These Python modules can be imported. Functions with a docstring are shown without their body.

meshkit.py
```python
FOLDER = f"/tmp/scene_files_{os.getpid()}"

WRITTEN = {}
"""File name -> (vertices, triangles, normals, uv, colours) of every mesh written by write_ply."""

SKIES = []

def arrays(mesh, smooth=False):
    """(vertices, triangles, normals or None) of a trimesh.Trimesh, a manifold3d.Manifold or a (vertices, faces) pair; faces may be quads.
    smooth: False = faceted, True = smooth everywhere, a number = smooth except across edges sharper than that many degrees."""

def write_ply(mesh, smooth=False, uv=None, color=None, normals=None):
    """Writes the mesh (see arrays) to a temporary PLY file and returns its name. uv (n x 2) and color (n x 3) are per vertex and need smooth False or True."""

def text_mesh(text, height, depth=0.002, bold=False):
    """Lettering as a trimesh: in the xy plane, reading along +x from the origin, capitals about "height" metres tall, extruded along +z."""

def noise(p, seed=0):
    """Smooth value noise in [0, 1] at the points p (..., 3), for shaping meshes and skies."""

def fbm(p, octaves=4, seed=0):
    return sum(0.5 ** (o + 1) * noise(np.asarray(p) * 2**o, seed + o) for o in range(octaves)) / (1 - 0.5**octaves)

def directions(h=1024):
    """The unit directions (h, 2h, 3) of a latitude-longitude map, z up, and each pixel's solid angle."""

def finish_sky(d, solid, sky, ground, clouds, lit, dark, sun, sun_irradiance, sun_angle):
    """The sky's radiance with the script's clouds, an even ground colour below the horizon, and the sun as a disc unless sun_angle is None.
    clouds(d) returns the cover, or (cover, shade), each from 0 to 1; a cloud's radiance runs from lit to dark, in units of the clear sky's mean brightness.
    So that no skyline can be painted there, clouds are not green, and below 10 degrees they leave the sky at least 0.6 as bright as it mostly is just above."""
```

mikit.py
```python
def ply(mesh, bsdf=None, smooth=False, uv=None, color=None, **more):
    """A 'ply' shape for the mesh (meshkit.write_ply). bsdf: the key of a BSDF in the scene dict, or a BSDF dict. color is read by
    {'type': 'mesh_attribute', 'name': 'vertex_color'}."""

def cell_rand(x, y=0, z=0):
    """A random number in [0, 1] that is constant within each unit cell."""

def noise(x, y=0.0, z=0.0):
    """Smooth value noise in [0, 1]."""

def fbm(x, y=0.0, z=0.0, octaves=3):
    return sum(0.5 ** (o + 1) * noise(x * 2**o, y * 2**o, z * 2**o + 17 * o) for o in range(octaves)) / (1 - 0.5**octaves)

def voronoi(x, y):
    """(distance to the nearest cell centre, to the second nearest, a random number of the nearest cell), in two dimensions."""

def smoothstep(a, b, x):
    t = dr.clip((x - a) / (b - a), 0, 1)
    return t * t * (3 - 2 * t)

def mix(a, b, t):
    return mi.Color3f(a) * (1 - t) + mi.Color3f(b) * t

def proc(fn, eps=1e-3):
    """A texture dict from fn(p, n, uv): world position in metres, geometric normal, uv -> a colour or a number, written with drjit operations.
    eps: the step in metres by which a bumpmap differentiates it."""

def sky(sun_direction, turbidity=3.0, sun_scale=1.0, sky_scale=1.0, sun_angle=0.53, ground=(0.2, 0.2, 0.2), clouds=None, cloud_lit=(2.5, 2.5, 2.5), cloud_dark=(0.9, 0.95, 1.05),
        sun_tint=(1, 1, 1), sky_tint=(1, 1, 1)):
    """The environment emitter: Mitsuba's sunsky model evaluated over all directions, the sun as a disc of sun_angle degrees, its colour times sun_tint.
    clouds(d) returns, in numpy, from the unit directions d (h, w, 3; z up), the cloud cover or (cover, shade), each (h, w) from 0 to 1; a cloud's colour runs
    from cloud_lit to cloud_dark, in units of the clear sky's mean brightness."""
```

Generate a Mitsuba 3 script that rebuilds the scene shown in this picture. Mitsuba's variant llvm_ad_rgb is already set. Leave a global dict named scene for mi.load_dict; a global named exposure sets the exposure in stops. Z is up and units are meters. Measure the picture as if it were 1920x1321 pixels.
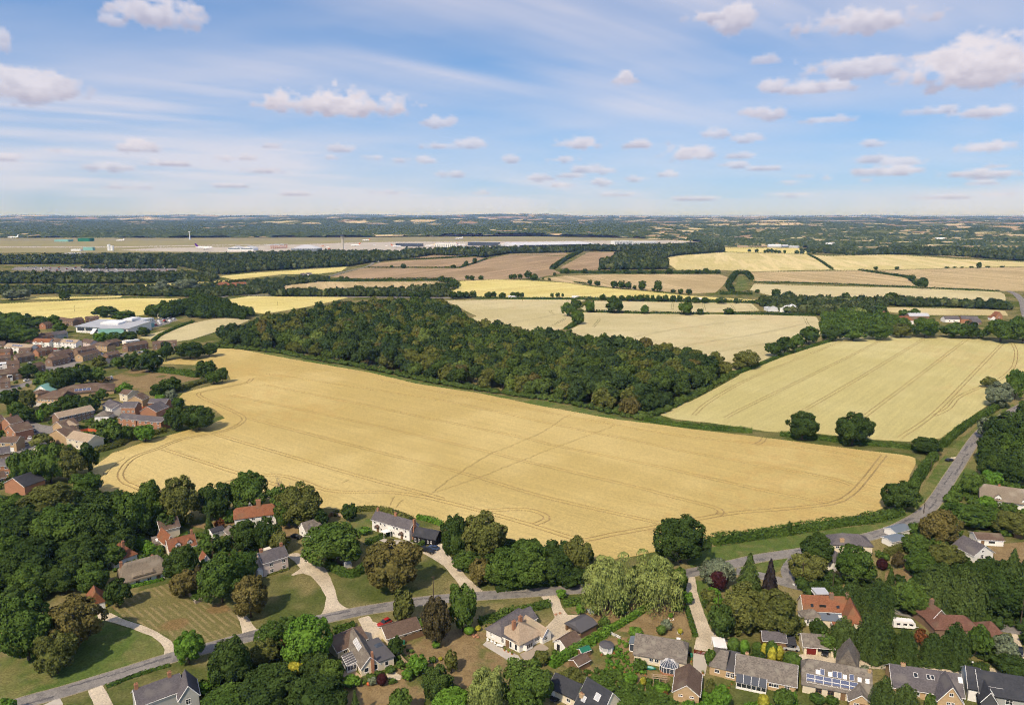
import math, random, numpy as np, trimesh, shapely, mitsuba as mi, mikit, meshkit
from shapely.geometry import Polygon, LineString, MultiPolygon
from shapely.ops import unary_union
from scipy.spatial import cKDTree
from mikit import noise, cell_rand, mix, smoothstep, voronoi
import drjit as dr

# ---------------------------------------------------------------- camera, sky, light, exposure
T = mi.ScalarTransform4f
FOCAL, HORIZON, HEIGHT = 1371.0, 403.8, 120.0          # in pixels of the 1920 wide photograph; metres above the fields
PITCH = math.atan((660.5 - HORIZON) / FOCAL)
CT, ST = math.cos(PITCH), math.sin(PITCH)
scene, labels = {}, {}
scene['camera'] = {'type': 'perspective', 'fov': math.degrees(2 * math.atan(960 / FOCAL)), 'fov_axis': 'x', 'near_clip': 1.0, 'far_clip': 90000.0,
                   'to_world': T().look_at(origin=[0, 0, HEIGHT], target=[0, CT, HEIGHT - ST], up=[0, 0, 1])}
exposure = 1.65
SUN = (-0.47, -0.88, 1.02)

CUMULUS = [(300,30,125,46),(212,42,34,16),(3,80,30,44),(40,165,150,56),(625,196,240,52),(830,231,56,24),(880,271,54,18),(825,275,64,12),(252,277,80,22),(512,275,38,14),(633,280,64,16),(622,296,32,14),(465,297,38,13),(425,298,44,11),(318,307,82,14),(8,297,44,14),(705,296,48,10),(748,300,48,12),(805,302,46,15),(840,327,62,14),(500,320,70,12),(205,315,90,14),(120,284,60,10),(958,300,28,15),
           (1095,271,96,24),(1195,271,76,24),(1050,300,66,15),(1095,318,60,20),(1130,321,50,14),(1010,334,46,14),(1070,330,60,12),(1130,342,46,14),(1200,336,46,12),(1255,328,44,12),(1060,349,50,10),(1375,38,72,52),(1320,34,66,24),(1625,44,195,42),(1838,126,236,88),(1175,150,62,34),(1610,130,160,40),(1440,165,56,28),(1525,167,104,28),(1440,114,52,20),(1437,214,78,26),(1545,227,78,15),(1340,252,52,18),(1410,261,64,18),(1300,290,100,30),(1385,293,62,14),(1380,310,48,12),(1430,316,60,8),(1635,270,48,14),(1850,212,96,20),(1760,208,80,16),(1830,279,92,18),(1625,300,60,16),(1690,306,80,14),(1655,322,132,18),(1850,327,122,16),(1870,312,40,10),(1490,343,64,9),(1512,331,42,9),(1552,335,28,10),(1840,344,50,8),(1622,339,24,8),(1310,372,90,7),(1150,366,60,7),(1500,366,120,7),(1740,370,140,8),(1880,366,70,7),(420,348,60,9),(560,364,60,7),(730,362,60,7),(905,362,30,8),(250,352,70,8)]

def clouds(d):
    x, y, z = d[..., 0], d[..., 1], d[..., 2]
    el, az = np.arcsin(np.clip(z, -1, 1)), np.arctan2(x, y)
    lift = np.maximum(z, 0.02)
    plane = np.stack([x / (lift + .12), y / (lift + .12), 0 * x], -1)               # a layer high above, seen in perspective
    streak = np.stack([(plane[..., 0] * .8 + plane[..., 1] * .6) * .55, (plane[..., 1] * .8 - plane[..., 0] * .6) * 1.9, 0 * x], -1)
    cirrus = meshkit.fbm(streak + 3.1, 5, 7)
    veil = meshkit.fbm(plane * .45 + 11.0, 4, 3)
    thread = meshkit.fbm(streak * [1.3, 4.2, 1] + 9.7, 4, 15)
    high = np.clip((cirrus - .40) * 3.2, 0, 1) * np.clip((veil - .34) * 3.6, 0, 1) * (.30 + .62 * np.clip((thread - .36) * 3.4, 0, 1)) * .74
    high = 1 - (1 - high) * (1 - .30 * np.clip((meshkit.fbm(plane * [.9, 1.5, 1] + 4.2, 5, 44) - .34) * 3.0, 0, 1))
    high = high + .44 * np.exp(-np.maximum(el, 0) / .11)
    puff, base = np.zeros_like(x), np.zeros_like(x)
    pf = np.stack([az * 34, el * 52, 0 * x], -1)
    n1, n2 = meshkit.fbm(pf, 5, 21), meshkit.fbm(pf * 2.6, 4, 33)
    cells = CUMULUS + [(random.Random(i).uniform(-2600, 4500), random.Random(i + 900).uniform(60, 330), random.Random(i + 90).uniform(30, 150), random.Random(i + 77).uniform(10, 44)) for i in range(150)]
    for k, (u, v, w, h) in enumerate(cells):
        if k >= len(CUMULUS) and -140 < u < 2060:
            continue
        vec = np.array([u - 960, FOCAL * CT + (660.5 - v) * ST, -FOCAL * ST + (660.5 - v) * CT])
        vec /= np.linalg.norm(vec)
        a0, e0 = math.atan2(vec[0], vec[1]), math.asin(vec[2])
        rw, rh = w / FOCAL / 2 / math.cos(e0) * 1.05, h / FOCAL / 2 * 1.1
        near = (np.abs(az - a0) < rw * 1.7) & (np.abs(el - e0) < rh * 2.0)
        if not near.any():
            continue
        da, de = (az[near] - a0) / rw, (el[near] - e0) / rh
        de = np.where(de < -.1, de * 1.5, de)                                                # flat undersides
        f = 1 - np.sqrt(da ** 2 + de ** 2) + (n1[near] - .5) * 1.4 + (n2[near] - .5) * 1.0
        strength = .94 if w * h > 12000 else .80 if w * h > 1500 else .64
        c = np.clip(f * 2.6 + .02, 0, 1) ** .8 * strength
        puff[near] = np.maximum(puff[near], c)
        s = np.clip((.30 if w * h > 12000 else .42) - de * .70 + (n2[near] - .5) * 1.1, 0, 1)
        base[near] = np.where(c >= puff[near] - 1e-6, s, base[near])
    cover = 1 - (1 - np.clip(high, 0, .75)) * (1 - puff)
    shade = np.where(puff > .02, base * np.clip(puff * 1.6, 0, 1), 0.0)
    return cover, shade

scene['sky'] = mikit.sky(SUN, turbidity=3.0, clouds=clouds, cloud_lit=(2.95, 2.74, 2.90), cloud_dark=(1.85, 1.74, 2.08), ground=(0.16, 0.15, 0.08), sky_tint=(.66, .97, 1.28))

HAZE = {'type': 'rgb', 'value': [1.1e-5, 1.9e-5, 4.2e-5]}
scene['air'] = {'type': 'homogeneous', 'albedo': {'type': 'rgb', 'value': [.93, .96, .98]}, 'sigma_t': HAZE}
scene['haze'] = {'type': 'cube', 'to_world': T().translate([0, 22700, 129.5]).scale([46000, 23300, 130.5]), 'bsdf': {'type': 'null'}, 'interior': {'type': 'ref', 'id': 'air'}}
labels['haze'] = {'kind': 'stuff', 'label': 'thin blue summer haze over the distant country', 'category': 'haze'}
scene['camera']['medium'] = {'type': 'ref', 'id': 'air'}

# ---------------------------------------------------------------- helpers
R = random.Random(5)
NP = np.random.default_rng(11)

def P(u, v, z=0.0):
    """The point at height z that stands at pixel (u, v) of the photograph."""
    b = 660.5 - v
    k = (HEIGHT - z) / (FOCAL * ST - b * CT)
    return np.array([(u - 960) * k, (FOCAL * CT + b * ST) * k, z])

def XY(pts, z=0.0):
    return [tuple(P(u, v, z)[:2]) for u, v in pts]

def scale_at(p):
    return FOCAL / (p[1] * CT + (HEIGHT - p[2]) * ST)      # pixels of the photograph per metre

used = {}
def numbered(name):
    n = used.get(name, 0)
    used[name] = n + 1
    return name if n == 0 else f'{name}_{n:03d}'

def tag(key, label=None, cat=None, group=None, kind=None):
    d = labels.setdefault(key, {})
    for k, x in (('label', label), ('category', cat), ('group', group), ('kind', kind)):
        if x: d[k] = x

def thing(name, label, cat, group=None):
    key = numbered(name)
    tag(key, label, cat, group)
    return key

def part(parent, name, mesh, bsdf, smooth=False, **kw):
    key = numbered(f'{parent}__{name}')
    scene[key] = mikit.ply(mesh, bsdf, smooth=smooth, **kw)
    return key

def placed(parent, name, shape, m):
    key = numbered(f'{parent}__{name}')
    scene[key] = {**shape, 'to_world': T(m)}
    return key

def single(name, mesh, bsdf, label, cat, group=None, kind=None, smooth=False):
    key = numbered(name)
    scene[key] = mikit.ply(mesh, bsdf, smooth=smooth)
    tag(key, label, cat, group, kind)
    return key

def join(ms):
    vs, fs, at = [], [], 0
    for v, f in ms:
        v, f = np.asarray(v, float), np.asarray(f, int)
        if f.shape[1] == 4: f = np.vstack([f[:, [0, 1, 2]], f[:, [0, 2, 3]]])
        vs.append(v); fs.append(f + at); at += len(v)
    return np.vstack(vs), np.vstack(fs)

BOXF = np.array([[0, 2, 3, 1], [4, 5, 7, 6], [0, 1, 5, 4], [2, 6, 7, 3], [0, 4, 6, 2], [1, 3, 7, 5]])
def box(x0, x1, y0, y1, z0, z1):
    v = np.array([[x, y, z] for x in (x0, x1) for y in (y0, y1) for z in (z0, z1)], float)
    return v, np.vstack([BOXF[:, [0, 2, 1]], BOXF[:, [0, 3, 2]]])

def hull(pts):
    m = trimesh.convex.convex_hull(np.asarray(pts, float))
    return np.array(m.vertices), np.array(m.faces)

def slab(quad, t):
    """A plate on the quad (counter-clockwise seen from above) of thickness t downwards."""
    q = np.asarray(quad, float)
    n = np.cross(q[1] - q[0], q[2] - q[0]); n /= np.linalg.norm(n)
    return hull(np.vstack([q, q - n * t]))

def frame(a, b):
    """Matrix of the frame with its origin at a, x towards b, y away to the left of that, z up."""
    a, b = np.array(a, float), np.array(b, float)
    ex = (b - a)[:2]; L = np.linalg.norm(ex); ex = ex / L
    m = np.eye(4); m[:2, 0] = ex; m[:2, 1] = (-ex[1], ex[0]); m[:2, 3] = a[:2]
    return m, L

def tf(m, mesh):
    return np.asarray(mesh[0]) @ m[:3, :3].T + m[:3, 3], mesh[1]

def shift(x, y, z=0):
    m = np.eye(4); m[:3, 3] = (x, y, z); return m

def cyl(p0, p1, r0, r1, n=8):
    p0, p1 = np.array(p0, float), np.array(p1, float)
    z = (p1 - p0) / np.linalg.norm(p1 - p0)
    a = np.cross(z, [1, 0, 0] if abs(z[2]) > .7 else [0, 0, 1]); a /= np.linalg.norm(a); b = np.cross(z, a)
    t = np.arange(n) * 2 * np.pi / n
    ring = np.cos(t)[:, None] * a + np.sin(t)[:, None] * b
    v = np.vstack([p0 + ring * r0, p1 + ring * r1, [p0], [p1]])
    i = np.arange(n); j = (i + 1) % n
    f = np.vstack([np.stack([i, j, j + n], 1), np.stack([i, j + n, i + n], 1), np.stack([j, i, i * 0 + 2 * n], 1), np.stack([i + n, j + n, i * 0 + 2 * n + 1], 1)])
    return v, f

def flat(poly, z, clip=None):
    """A sheet, as (vertices, faces), over a shapely polygon."""
    geoms = [g for g in getattr(poly, 'geoms', [poly]) if g.area > .05]
    out = []
    for g in geoms:
        v, f = trimesh.creation.triangulate_polygon(g, engine='earcut')
        a, b, c = v[f[:, 0]], v[f[:, 1]], v[f[:, 2]]
        s = (b - a)[:, 0] * (c - a)[:, 1] - (b - a)[:, 1] * (c - a)[:, 0]
        f = np.where((s > 0)[:, None], f, f[:, ::-1])
        out.append((np.column_stack([v, np.full(len(v), z)]), f))
    return join(out)

def raised(poly, z0, z1):
    """The sheet at z1 with walls down to z0: a standing crop."""
    out = [flat(poly, z1)]
    for g in getattr(poly, 'geoms', [poly]):
        for ring in [g.exterior, *g.interiors]:
            c = np.array(ring.coords)[:, :2]; n = len(c) - 1
            v = np.vstack([np.column_stack([c, np.full(n + 1, z0)]), np.column_stack([c, np.full(n + 1, z1)])])
            i = np.arange(n)
            out.append((v, np.stack([i, i + 1, i + n + 2, i + n + 1], 1)))
    return join(out)

def smooth_line(pts, z=0.0, step=3.0):
    """Pixels -> a smooth world polyline (Catmull-Rom)."""
    p = np.array(XY(pts, z))
    if len(p) < 3: return LineString(p)
    q = np.vstack([2 * p[0] - p[1], p, 2 * p[-1] - p[-2]])
    out = []
    for i in range(1, len(q) - 2):
        n = max(2, int(np.linalg.norm(q[i + 1] - q[i]) / step))
        t = np.linspace(0, 1, n, endpoint=False)[:, None]
        a, b, c, d = q[i - 1], q[i], q[i + 1], q[i + 2]
        out.append(.5 * (2 * b + (c - a) * t + (2 * a - 5 * b + 4 * c - d) * t ** 2 + (3 * b - a - 3 * c + d) * t ** 3))
    return LineString(np.vstack([*out, p[-1:]]))

def smooth_poly(pts, z=0.0, step=2.0, wobble=0.0, seed=1):
    pg = Polygon(XY(pts, z)).buffer(0)
    r = min(4.0 if pg.area > 20000 else .7, math.sqrt(pg.area) * .04)
    pg = pg.buffer(-r).buffer(2 * r).buffer(-r)
    if wobble:
        g = max(getattr(pg, 'geoms', [pg]), key=lambda x: x.area)
        c = np.array(g.segmentize(step).exterior.coords)
        off = (meshkit.fbm(np.column_stack([c * .35, np.full(len(c), seed)]), 3)[:, None] - .5) * 2 * wobble
        cen = np.roll(c, -1, 0) - np.roll(c, 1, 0)
        nrm = np.column_stack([cen[:, 1], -cen[:, 0]]) / (np.linalg.norm(cen, axis=1, keepdims=True) + 1e-9)
        pg = Polygon(c + nrm * off).buffer(0)
    return pg

def structure(name, mesh, bsdf, label=None, cat=None):
    key = numbered(name)
    scene[key] = mikit.ply(mesh, bsdf)
    tag(key, label, cat, kind='structure')
    return key

# ---------------------------------------------------------------- materials
def C(*c): return mi.Color3f(*c)
def rgb(*c): return {'type': 'rgb', 'value': list(c)}
def matte(key, col): scene[key] = {'type': 'twosided', 'bsdf': {'type': 'diffuse', 'reflectance': col if isinstance(col, dict) else rgb(*col)}}
def gloss(key, col, rough=.3, metallic=0.0, spec=.5): scene[key] = {'type': 'twosided', 'bsdf': {'type': 'principled', 'base_color': col if isinstance(col, dict) else rgb(*col), 'roughness': rough, 'metallic': metallic, 'specular': spec}}

def leaf(key, c1, c2, s=.11, grain=1.7):
    def fn(p, n, uv):
        a = noise(p.x * s, p.y * s, p.z * s)
        b = cell_rand(p.x * grain, p.y * grain, p.z * grain)
        return mix(c1, c2, a) * (.62 + .76 * b)
    matte(key, mikit.proc(fn))
leaf('leaf_dark', (.027, .051, .015), (.061, .098, .024))
leaf('leaf_green', (.041, .081, .017), (.095, .149, .032))
leaf('leaf_bright', (.063, .146, .020), (.128, .232, .034))
leaf('leaf_olive', (.073, .090, .024), (.140, .152, .044))
leaf('leaf_chestnut', (.084, .084, .026), (.158, .134, .046))
leaf('leaf_purple', (.030, .012, .014), (.058, .020, .022), .3)
leaf('leaf_bronze', (.055, .050, .024), (.095, .080, .038), .2)
leaf('leaf_black', (.020, .018, .018), (.042, .034, .034), .3)
leaf('leaf_silver', (.104, .134, .085), (.183, .220, .140))
leaf('leaf_willow', (.165, .215, .060), (.265, .310, .098), .11, 2.6)
leaf('leaf_yellow', (.240, .240, .030), (.400, .380, .055), .4)
leaf('leaf_conifer', (.032, .061, .017), (.076, .112, .032))
leaf('leaf_rust', (.110, .045, .020), (.190, .080, .034))
leaf('wood_dark', (.028, .052, .020), (.054, .086, .028), .09, 1.2)
leaf('wood_green', (.046, .078, .020), (.082, .120, .030), .09, 1.2)
leaf('wood_olive', (.082, .100, .026), (.128, .138, .036), .09, 1.2)
leaf('wood_bright', (.090, .130, .032), (.130, .170, .044), .09, 1.2)
leaf('wood_bronze', (.088, .084, .028), (.125, .110, .036), .09, 1.2)
def leaf_far(p, n, uv):
    w = noise(p.x * .07, p.y * .07)
    b = cell_rand(p.x * .35, p.y * .35, p.z * .35)
    k = cell_rand(p.x * .11, p.y * .11)
    c = mix(mix((.022, .042, .019), (.066, .088, .030), w), (.105, .125, .052), smoothstep(.78, .9, k))
    return c * (.6 + .8 * b)
matte('leaf_far', mikit.proc(leaf_far))
matte('bark', (.085, .068, .050))
matte('dead_wood', (.26, .23, .19))

def roof_tiles(key, c1, c2, c3, row=3.2, patch=.35):
    def fn(p, n, uv):
        b = cell_rand(p.x * 2.6, p.y * 2.6, p.z * row)
        a = noise(p.x * patch, p.y * patch, p.z * patch * 1.5)
        c = mix(c1, c2, b * .7 + a * .3)
        return mix(c, c3, smoothstep(.58, .85, a) * .7)
    matte(key, mikit.proc(fn))
roof_tiles('tile_red', (.190, .080, .046), (.290, .135, .078), (.20, .12, .07))
roof_tiles('tile_dark_red', (.125, .066, .050), (.190, .105, .080), (.17, .12, .09))
roof_tiles('tile_brown', (.105, .074, .058), (.165, .120, .095), (.19, .16, .12))
roof_tiles('tile_grey', (.120, .108, .096), (.235, .210, .182), (.25, .235, .20), patch=.8)
roof_tiles('tile_tan', (.300, .235, .170), (.430, .345, .255), (.30, .27, .20))
roof_tiles('slate', (.088, .084, .094), (.150, .140, .150), (.17, .16, .155))
roof_tiles('slate_dark', (.040, .044, .054), (.062, .066, .078), (.07, .072, .08))
roof_tiles('thatch', (.180, .150, .115), (.270, .232, .185), (.30, .265, .215), row=6.0)
matte('asphalt_dark', mikit.proc(lambda p, n, uv: mix((.10, .10, .105), (.17, .165, .165), noise(p.x * .8, p.y * .8))))
gloss('roof_grey', (.33, .35, .38), .5)
matte('flat_roof', (.105, .105, .115))
def grainy(key, c1, c2, s=1.2):
    def fn(p, n, uv):
        return mix(c1, c2, noise(p.x * s, p.y * s, p.z * s * 2) * .6 + cell_rand(p.x * 3.1, p.y * 3.1, p.z * 6.0) * .4)
    matte(key, mikit.proc(fn))
grainy('wall_white', (.72, .72, .70), (.82, .82, .80), .5)
grainy('wall_cream', (.62, .56, .43), (.72, .66, .53), .5)
grainy('brick_orange', (.30, .150, .092), (.42, .225, .140))
grainy('brick_brown', (.185, .125, .092), (.275, .195, .145))
grainy('brick_tan', (.40, .285, .165), (.52, .385, .235))
matte('wall_pink', (.64, .54, .50))
matte('wall_grey', (.36, .37, .36))
matte('wall_slate', (.075, .08, .09))
matte('terracotta', (.42, .16, .08))
matte('wall_black', (.018, .018, .020))
matte('timber', (.20, .130, .080))
matte('timber_pale', (.42, .33, .22))
matte('stone', (.36, .31, .25))
matte('white_paint', (.80, .80, .80))
matte('black_paint', (.03, .03, .03))
matte('red_brown_paint', (.16, .026, .022))
matte('green_paint', (.03, .17, .11))
matte('orange_paint', (.55, .14, .06))
matte('teal_sheet', (.22, .44, .42))
gloss('glass', (.020, .026, .034), .12)
gloss('blue_glass', (.050, .065, .090), .15)
gloss('glass_roof', (.085, .095, .112), .3)
gloss('solar', (.060, .085, .170), .25)
gloss('metal_sheet', (.52, .54, .57), .45, .2)
gloss('metal_blue', (.15, .185, .225), .5, .1)
gloss('metal_pale', (.70, .72, .74), .45, .1)
for k, c in dict(car_black=(.012, .013, .016), car_blue=(.05, .08, .16), car_silver=(.42, .44, .46), car_white=(.78, .78, .78), car_red=(.34, .03, .025), car_grey=(.12, .13, .14)).items():
    gloss(k, c, .22)
gloss('plane_white', (.80, .80, .82), .3)
matte('purple_paint', (.10, .03, .22))
gloss('yellow_paint', (.62, .38, .03), .35)
matte('rubber', (.022, .022, .022))
matte('concrete', mikit.proc(lambda p, n, uv: mix((.40, .37, .32), (.52, .49, .43), noise(p.x * .05, p.y * .05) * .6 + cell_rand(p.x * .8, p.y * .8) * .4)))

def ground(p, n, uv):
    a = noise(p.x * .045, p.y * .045); b = noise(p.x * .21, p.y * .21); g = cell_rand(p.x * 2.2, p.y * 2.2)
    c = mix((.085, .108, .030), (.215, .186, .084), smoothstep(.25, .75, a * .6 + b * .4))
    return c * (.78 + .44 * g)
matte('grass_dry', mikit.proc(ground))
def green_grass(p, n, uv):
    a = noise(p.x * .07, p.y * .07); b = noise(p.x * .4, p.y * .4); g = cell_rand(p.x * 2.4, p.y * 2.4)
    c = mix((.090, .135, .034), (.175, .172, .066), smoothstep(.30, .80, a * .55 + b * .45))
    return c * (.80 + .4 * g)
matte('grass_green', mikit.proc(green_grass))
def brown_lawn(p, n, uv):
    a = noise(p.x * .12, p.y * .12); b = noise(p.x * .6, p.y * .6); g = cell_rand(p.x * 2.6, p.y * 2.6)
    c = mix((.205, .150, .075), (.275, .205, .110), b)
    c = mix(c, (.130, .135, .046), smoothstep(.60, .80, a * .8 + b * .2))
    return c * (.82 + .36 * g)
matte('lawn_brown', mikit.proc(brown_lawn))
def gravel(p, n, uv):
    a = noise(p.x * .3, p.y * .3); g = cell_rand(p.x * 3.2, p.y * 3.2)
    return mix((.44, .38, .28), (.60, .53, .41), a) * (.84 + .32 * g)
matte('gravel', mikit.proc(gravel))
def asphalt(p, n, uv):
    a = noise(p.x * .16, p.y * .16); b = noise(p.x * .9, p.y * .9); g = cell_rand(p.x * 3.0, p.y * 3.0)
    c = mix((.190, .182, .172), (.275, .262, .245), a * .5 + b * .5)
    c = mix(c, (.085, .085, .095), smoothstep(.66, .80, noise(p.x * .55 + 7, p.y * .55)) * .35)
    return c * (.85 + .3 * g)
matte('asphalt', mikit.proc(asphalt))
matte('soil', mikit.proc(lambda p, n, uv: mix((.24, .165, .085), (.36, .255, .135), noise(p.x * .5, p.y * .5)) * (.75 + .5 * cell_rand(p.x * 2, p.y * 2))))

def crop(key, c1, c2, c3, ang, rows=.9, stripe=None, patch=.012):
    """A crop: drill rows along the angle ang (degrees), broad patches, grain; stripe = (metres, amount) adds the swaths of the combine."""
    ca, sa = math.cos(math.radians(ang)), math.sin(math.radians(ang))
    def fn(p, n, uv):
        a, l = p.x * -sa + p.y * ca, p.x * ca + p.y * sa
        r = noise(a * rows, l * .035)
        q = noise(p.x * patch, p.y * patch) * .6 + noise(p.x * patch * 5, p.y * patch * 5) * .4
        g = cell_rand(p.x * 1.6, p.y * 1.6)
        c = mix(c1, c2, smoothstep(.2, .8, q))
        if stripe is None:
            c = mix(c, c3, smoothstep(.66, .80, noise(p.x * .016 + 3, p.y * .016) * .62 + noise(p.x * .22, p.y * .22) * .38) * .22)
        else:
            k = noise(a / stripe[0], l * .0035) * .6 + noise(a / stripe[0] * 3.3, l * .01) * .4
            c = mix(c, c3, smoothstep(.45, .72, k) * stripe[1])
        return c * (.84 + .12 * r + .20 * g)
    matte(key, mikit.proc(fn))

# ---------------------------------------------------------------- foliage
def quads(p, n, size, rng, stretch=1.0, along=None):
    """Leaf clumps: one small quad at each point p facing n; along: the direction of the long side."""
    k = len(p)
    n = n / (np.linalg.norm(n, axis=1, keepdims=True) + 1e-9)
    a = rng.normal(size=(k, 3)) if along is None else along + rng.normal(size=(k, 3)) * .25
    a = a - n * (a * n).sum(1, keepdims=True); a /= np.linalg.norm(a, axis=1, keepdims=True) + 1e-9
    b = np.cross(n, a)
    s = size * rng.uniform(.55, 1.3, (k, 1))
    a, b = a * s * stretch, b * s * rng.uniform(.6, 1.0, (k, 1))
    tip = n * s * rng.uniform(-.35, .35, (k, 1))
    v = np.stack([p - a, p - b * .9 + tip, p + a, p + b * .9 - tip], 1).reshape(-1, 3)
    i = np.arange(k)[:, None] * 4
    return v, np.vstack([i + [0, 1, 2], i + [0, 2, 3]])

def lump_core(r, seed, sub=2, squash=1.0):
    m = trimesh.creation.icosphere(subdivisions=sub)
    v = np.array(m.vertices)
    v = v * (r * (.86 + .34 * (meshkit.fbm(v * 2.3 + seed * 3.7, 3, seed)[:, None])))
    v[:, 2] *= squash
    return v, np.array(m.faces)

def unit_dirs(k, rng, zmin=-1.0):
    i = np.arange(k) + .5
    z = 1 - (1 - zmin) * i / k
    t = i * 2.39996 + rng.uniform(0, 6.28)
    r = np.sqrt(np.maximum(0, 1 - z * z))
    return np.column_stack([r * np.cos(t), r * np.sin(t), z])

def crown_round(seed, n, size, k=26, open_=0.0):
    """Broadleaf crown: uneven limbs, each a dome of leaf clumps, with dents and gaps between them."""
    rng = np.random.default_rng(seed)
    d = unit_dirs(k, rng, -.75) + rng.normal(size=(k, 3)) * .20
    d /= np.linalg.norm(d, axis=1, keepdims=True)
    bulge = .74 + .46 * meshkit.fbm(d * 1.1 + seed * 5.3, 2, seed)                 # the outline leans and dents
    rad = rng.uniform(.20, .40, k) * (28 / max(k, 28)) ** .45
    c = d * ((1.0 - rad) * bulge + rng.uniform(-.10, .08, k))[:, None]
    c[:, 2] = np.where(c[:, 2] < -.2, c[:, 2] * .8 - .06, c[:, 2])
    extra = rng.integers(0, k, k)                                                  # smaller sprays that break the outline
    e2 = d[extra] + rng.normal(size=(k, 3)) * .6
    c2 = c[extra] + e2 / np.linalg.norm(e2, axis=1, keepdims=True) * (rad[extra] * .82)[:, None]
    c, d, rad = np.vstack([c, c2]), np.vstack([d, d[extra]]), np.concatenate([rad, rad[extra] * rng.uniform(.35, .6, k)])
    K = len(c)
    w = rng.choice(K, int(n * 2.4), p=rad ** 2 / (rad ** 2).sum())
    u = rng.normal(size=(len(w), 3)); u /= np.linalg.norm(u, axis=1, keepdims=True)
    u = np.where(((u * d[w]).sum(1) < -.25)[:, None], -u, u)
    p = c[w] + u * (rad[w] * rng.uniform(.70, 1.12, len(w)))[:, None]
    inside = np.zeros(len(p), bool)
    for j in range(K):
        inside |= (np.linalg.norm(p - c[j], axis=1) < rad[j] * .72) & (w != j)
    keep = np.flatnonzero(~inside & (np.linalg.norm(p, axis=1) > .42))[:n]
    nn = u[keep] * .85 + d[w[keep]] * .2 + rng.normal(size=(len(keep), 3)) * .40 + [0, 0, .12]
    core = lump_core(.62 if n > 600 else .70, seed, 1 if n < 120 else 2, .92)
    return join([quads(p[keep], nn, size, rng), core])

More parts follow.
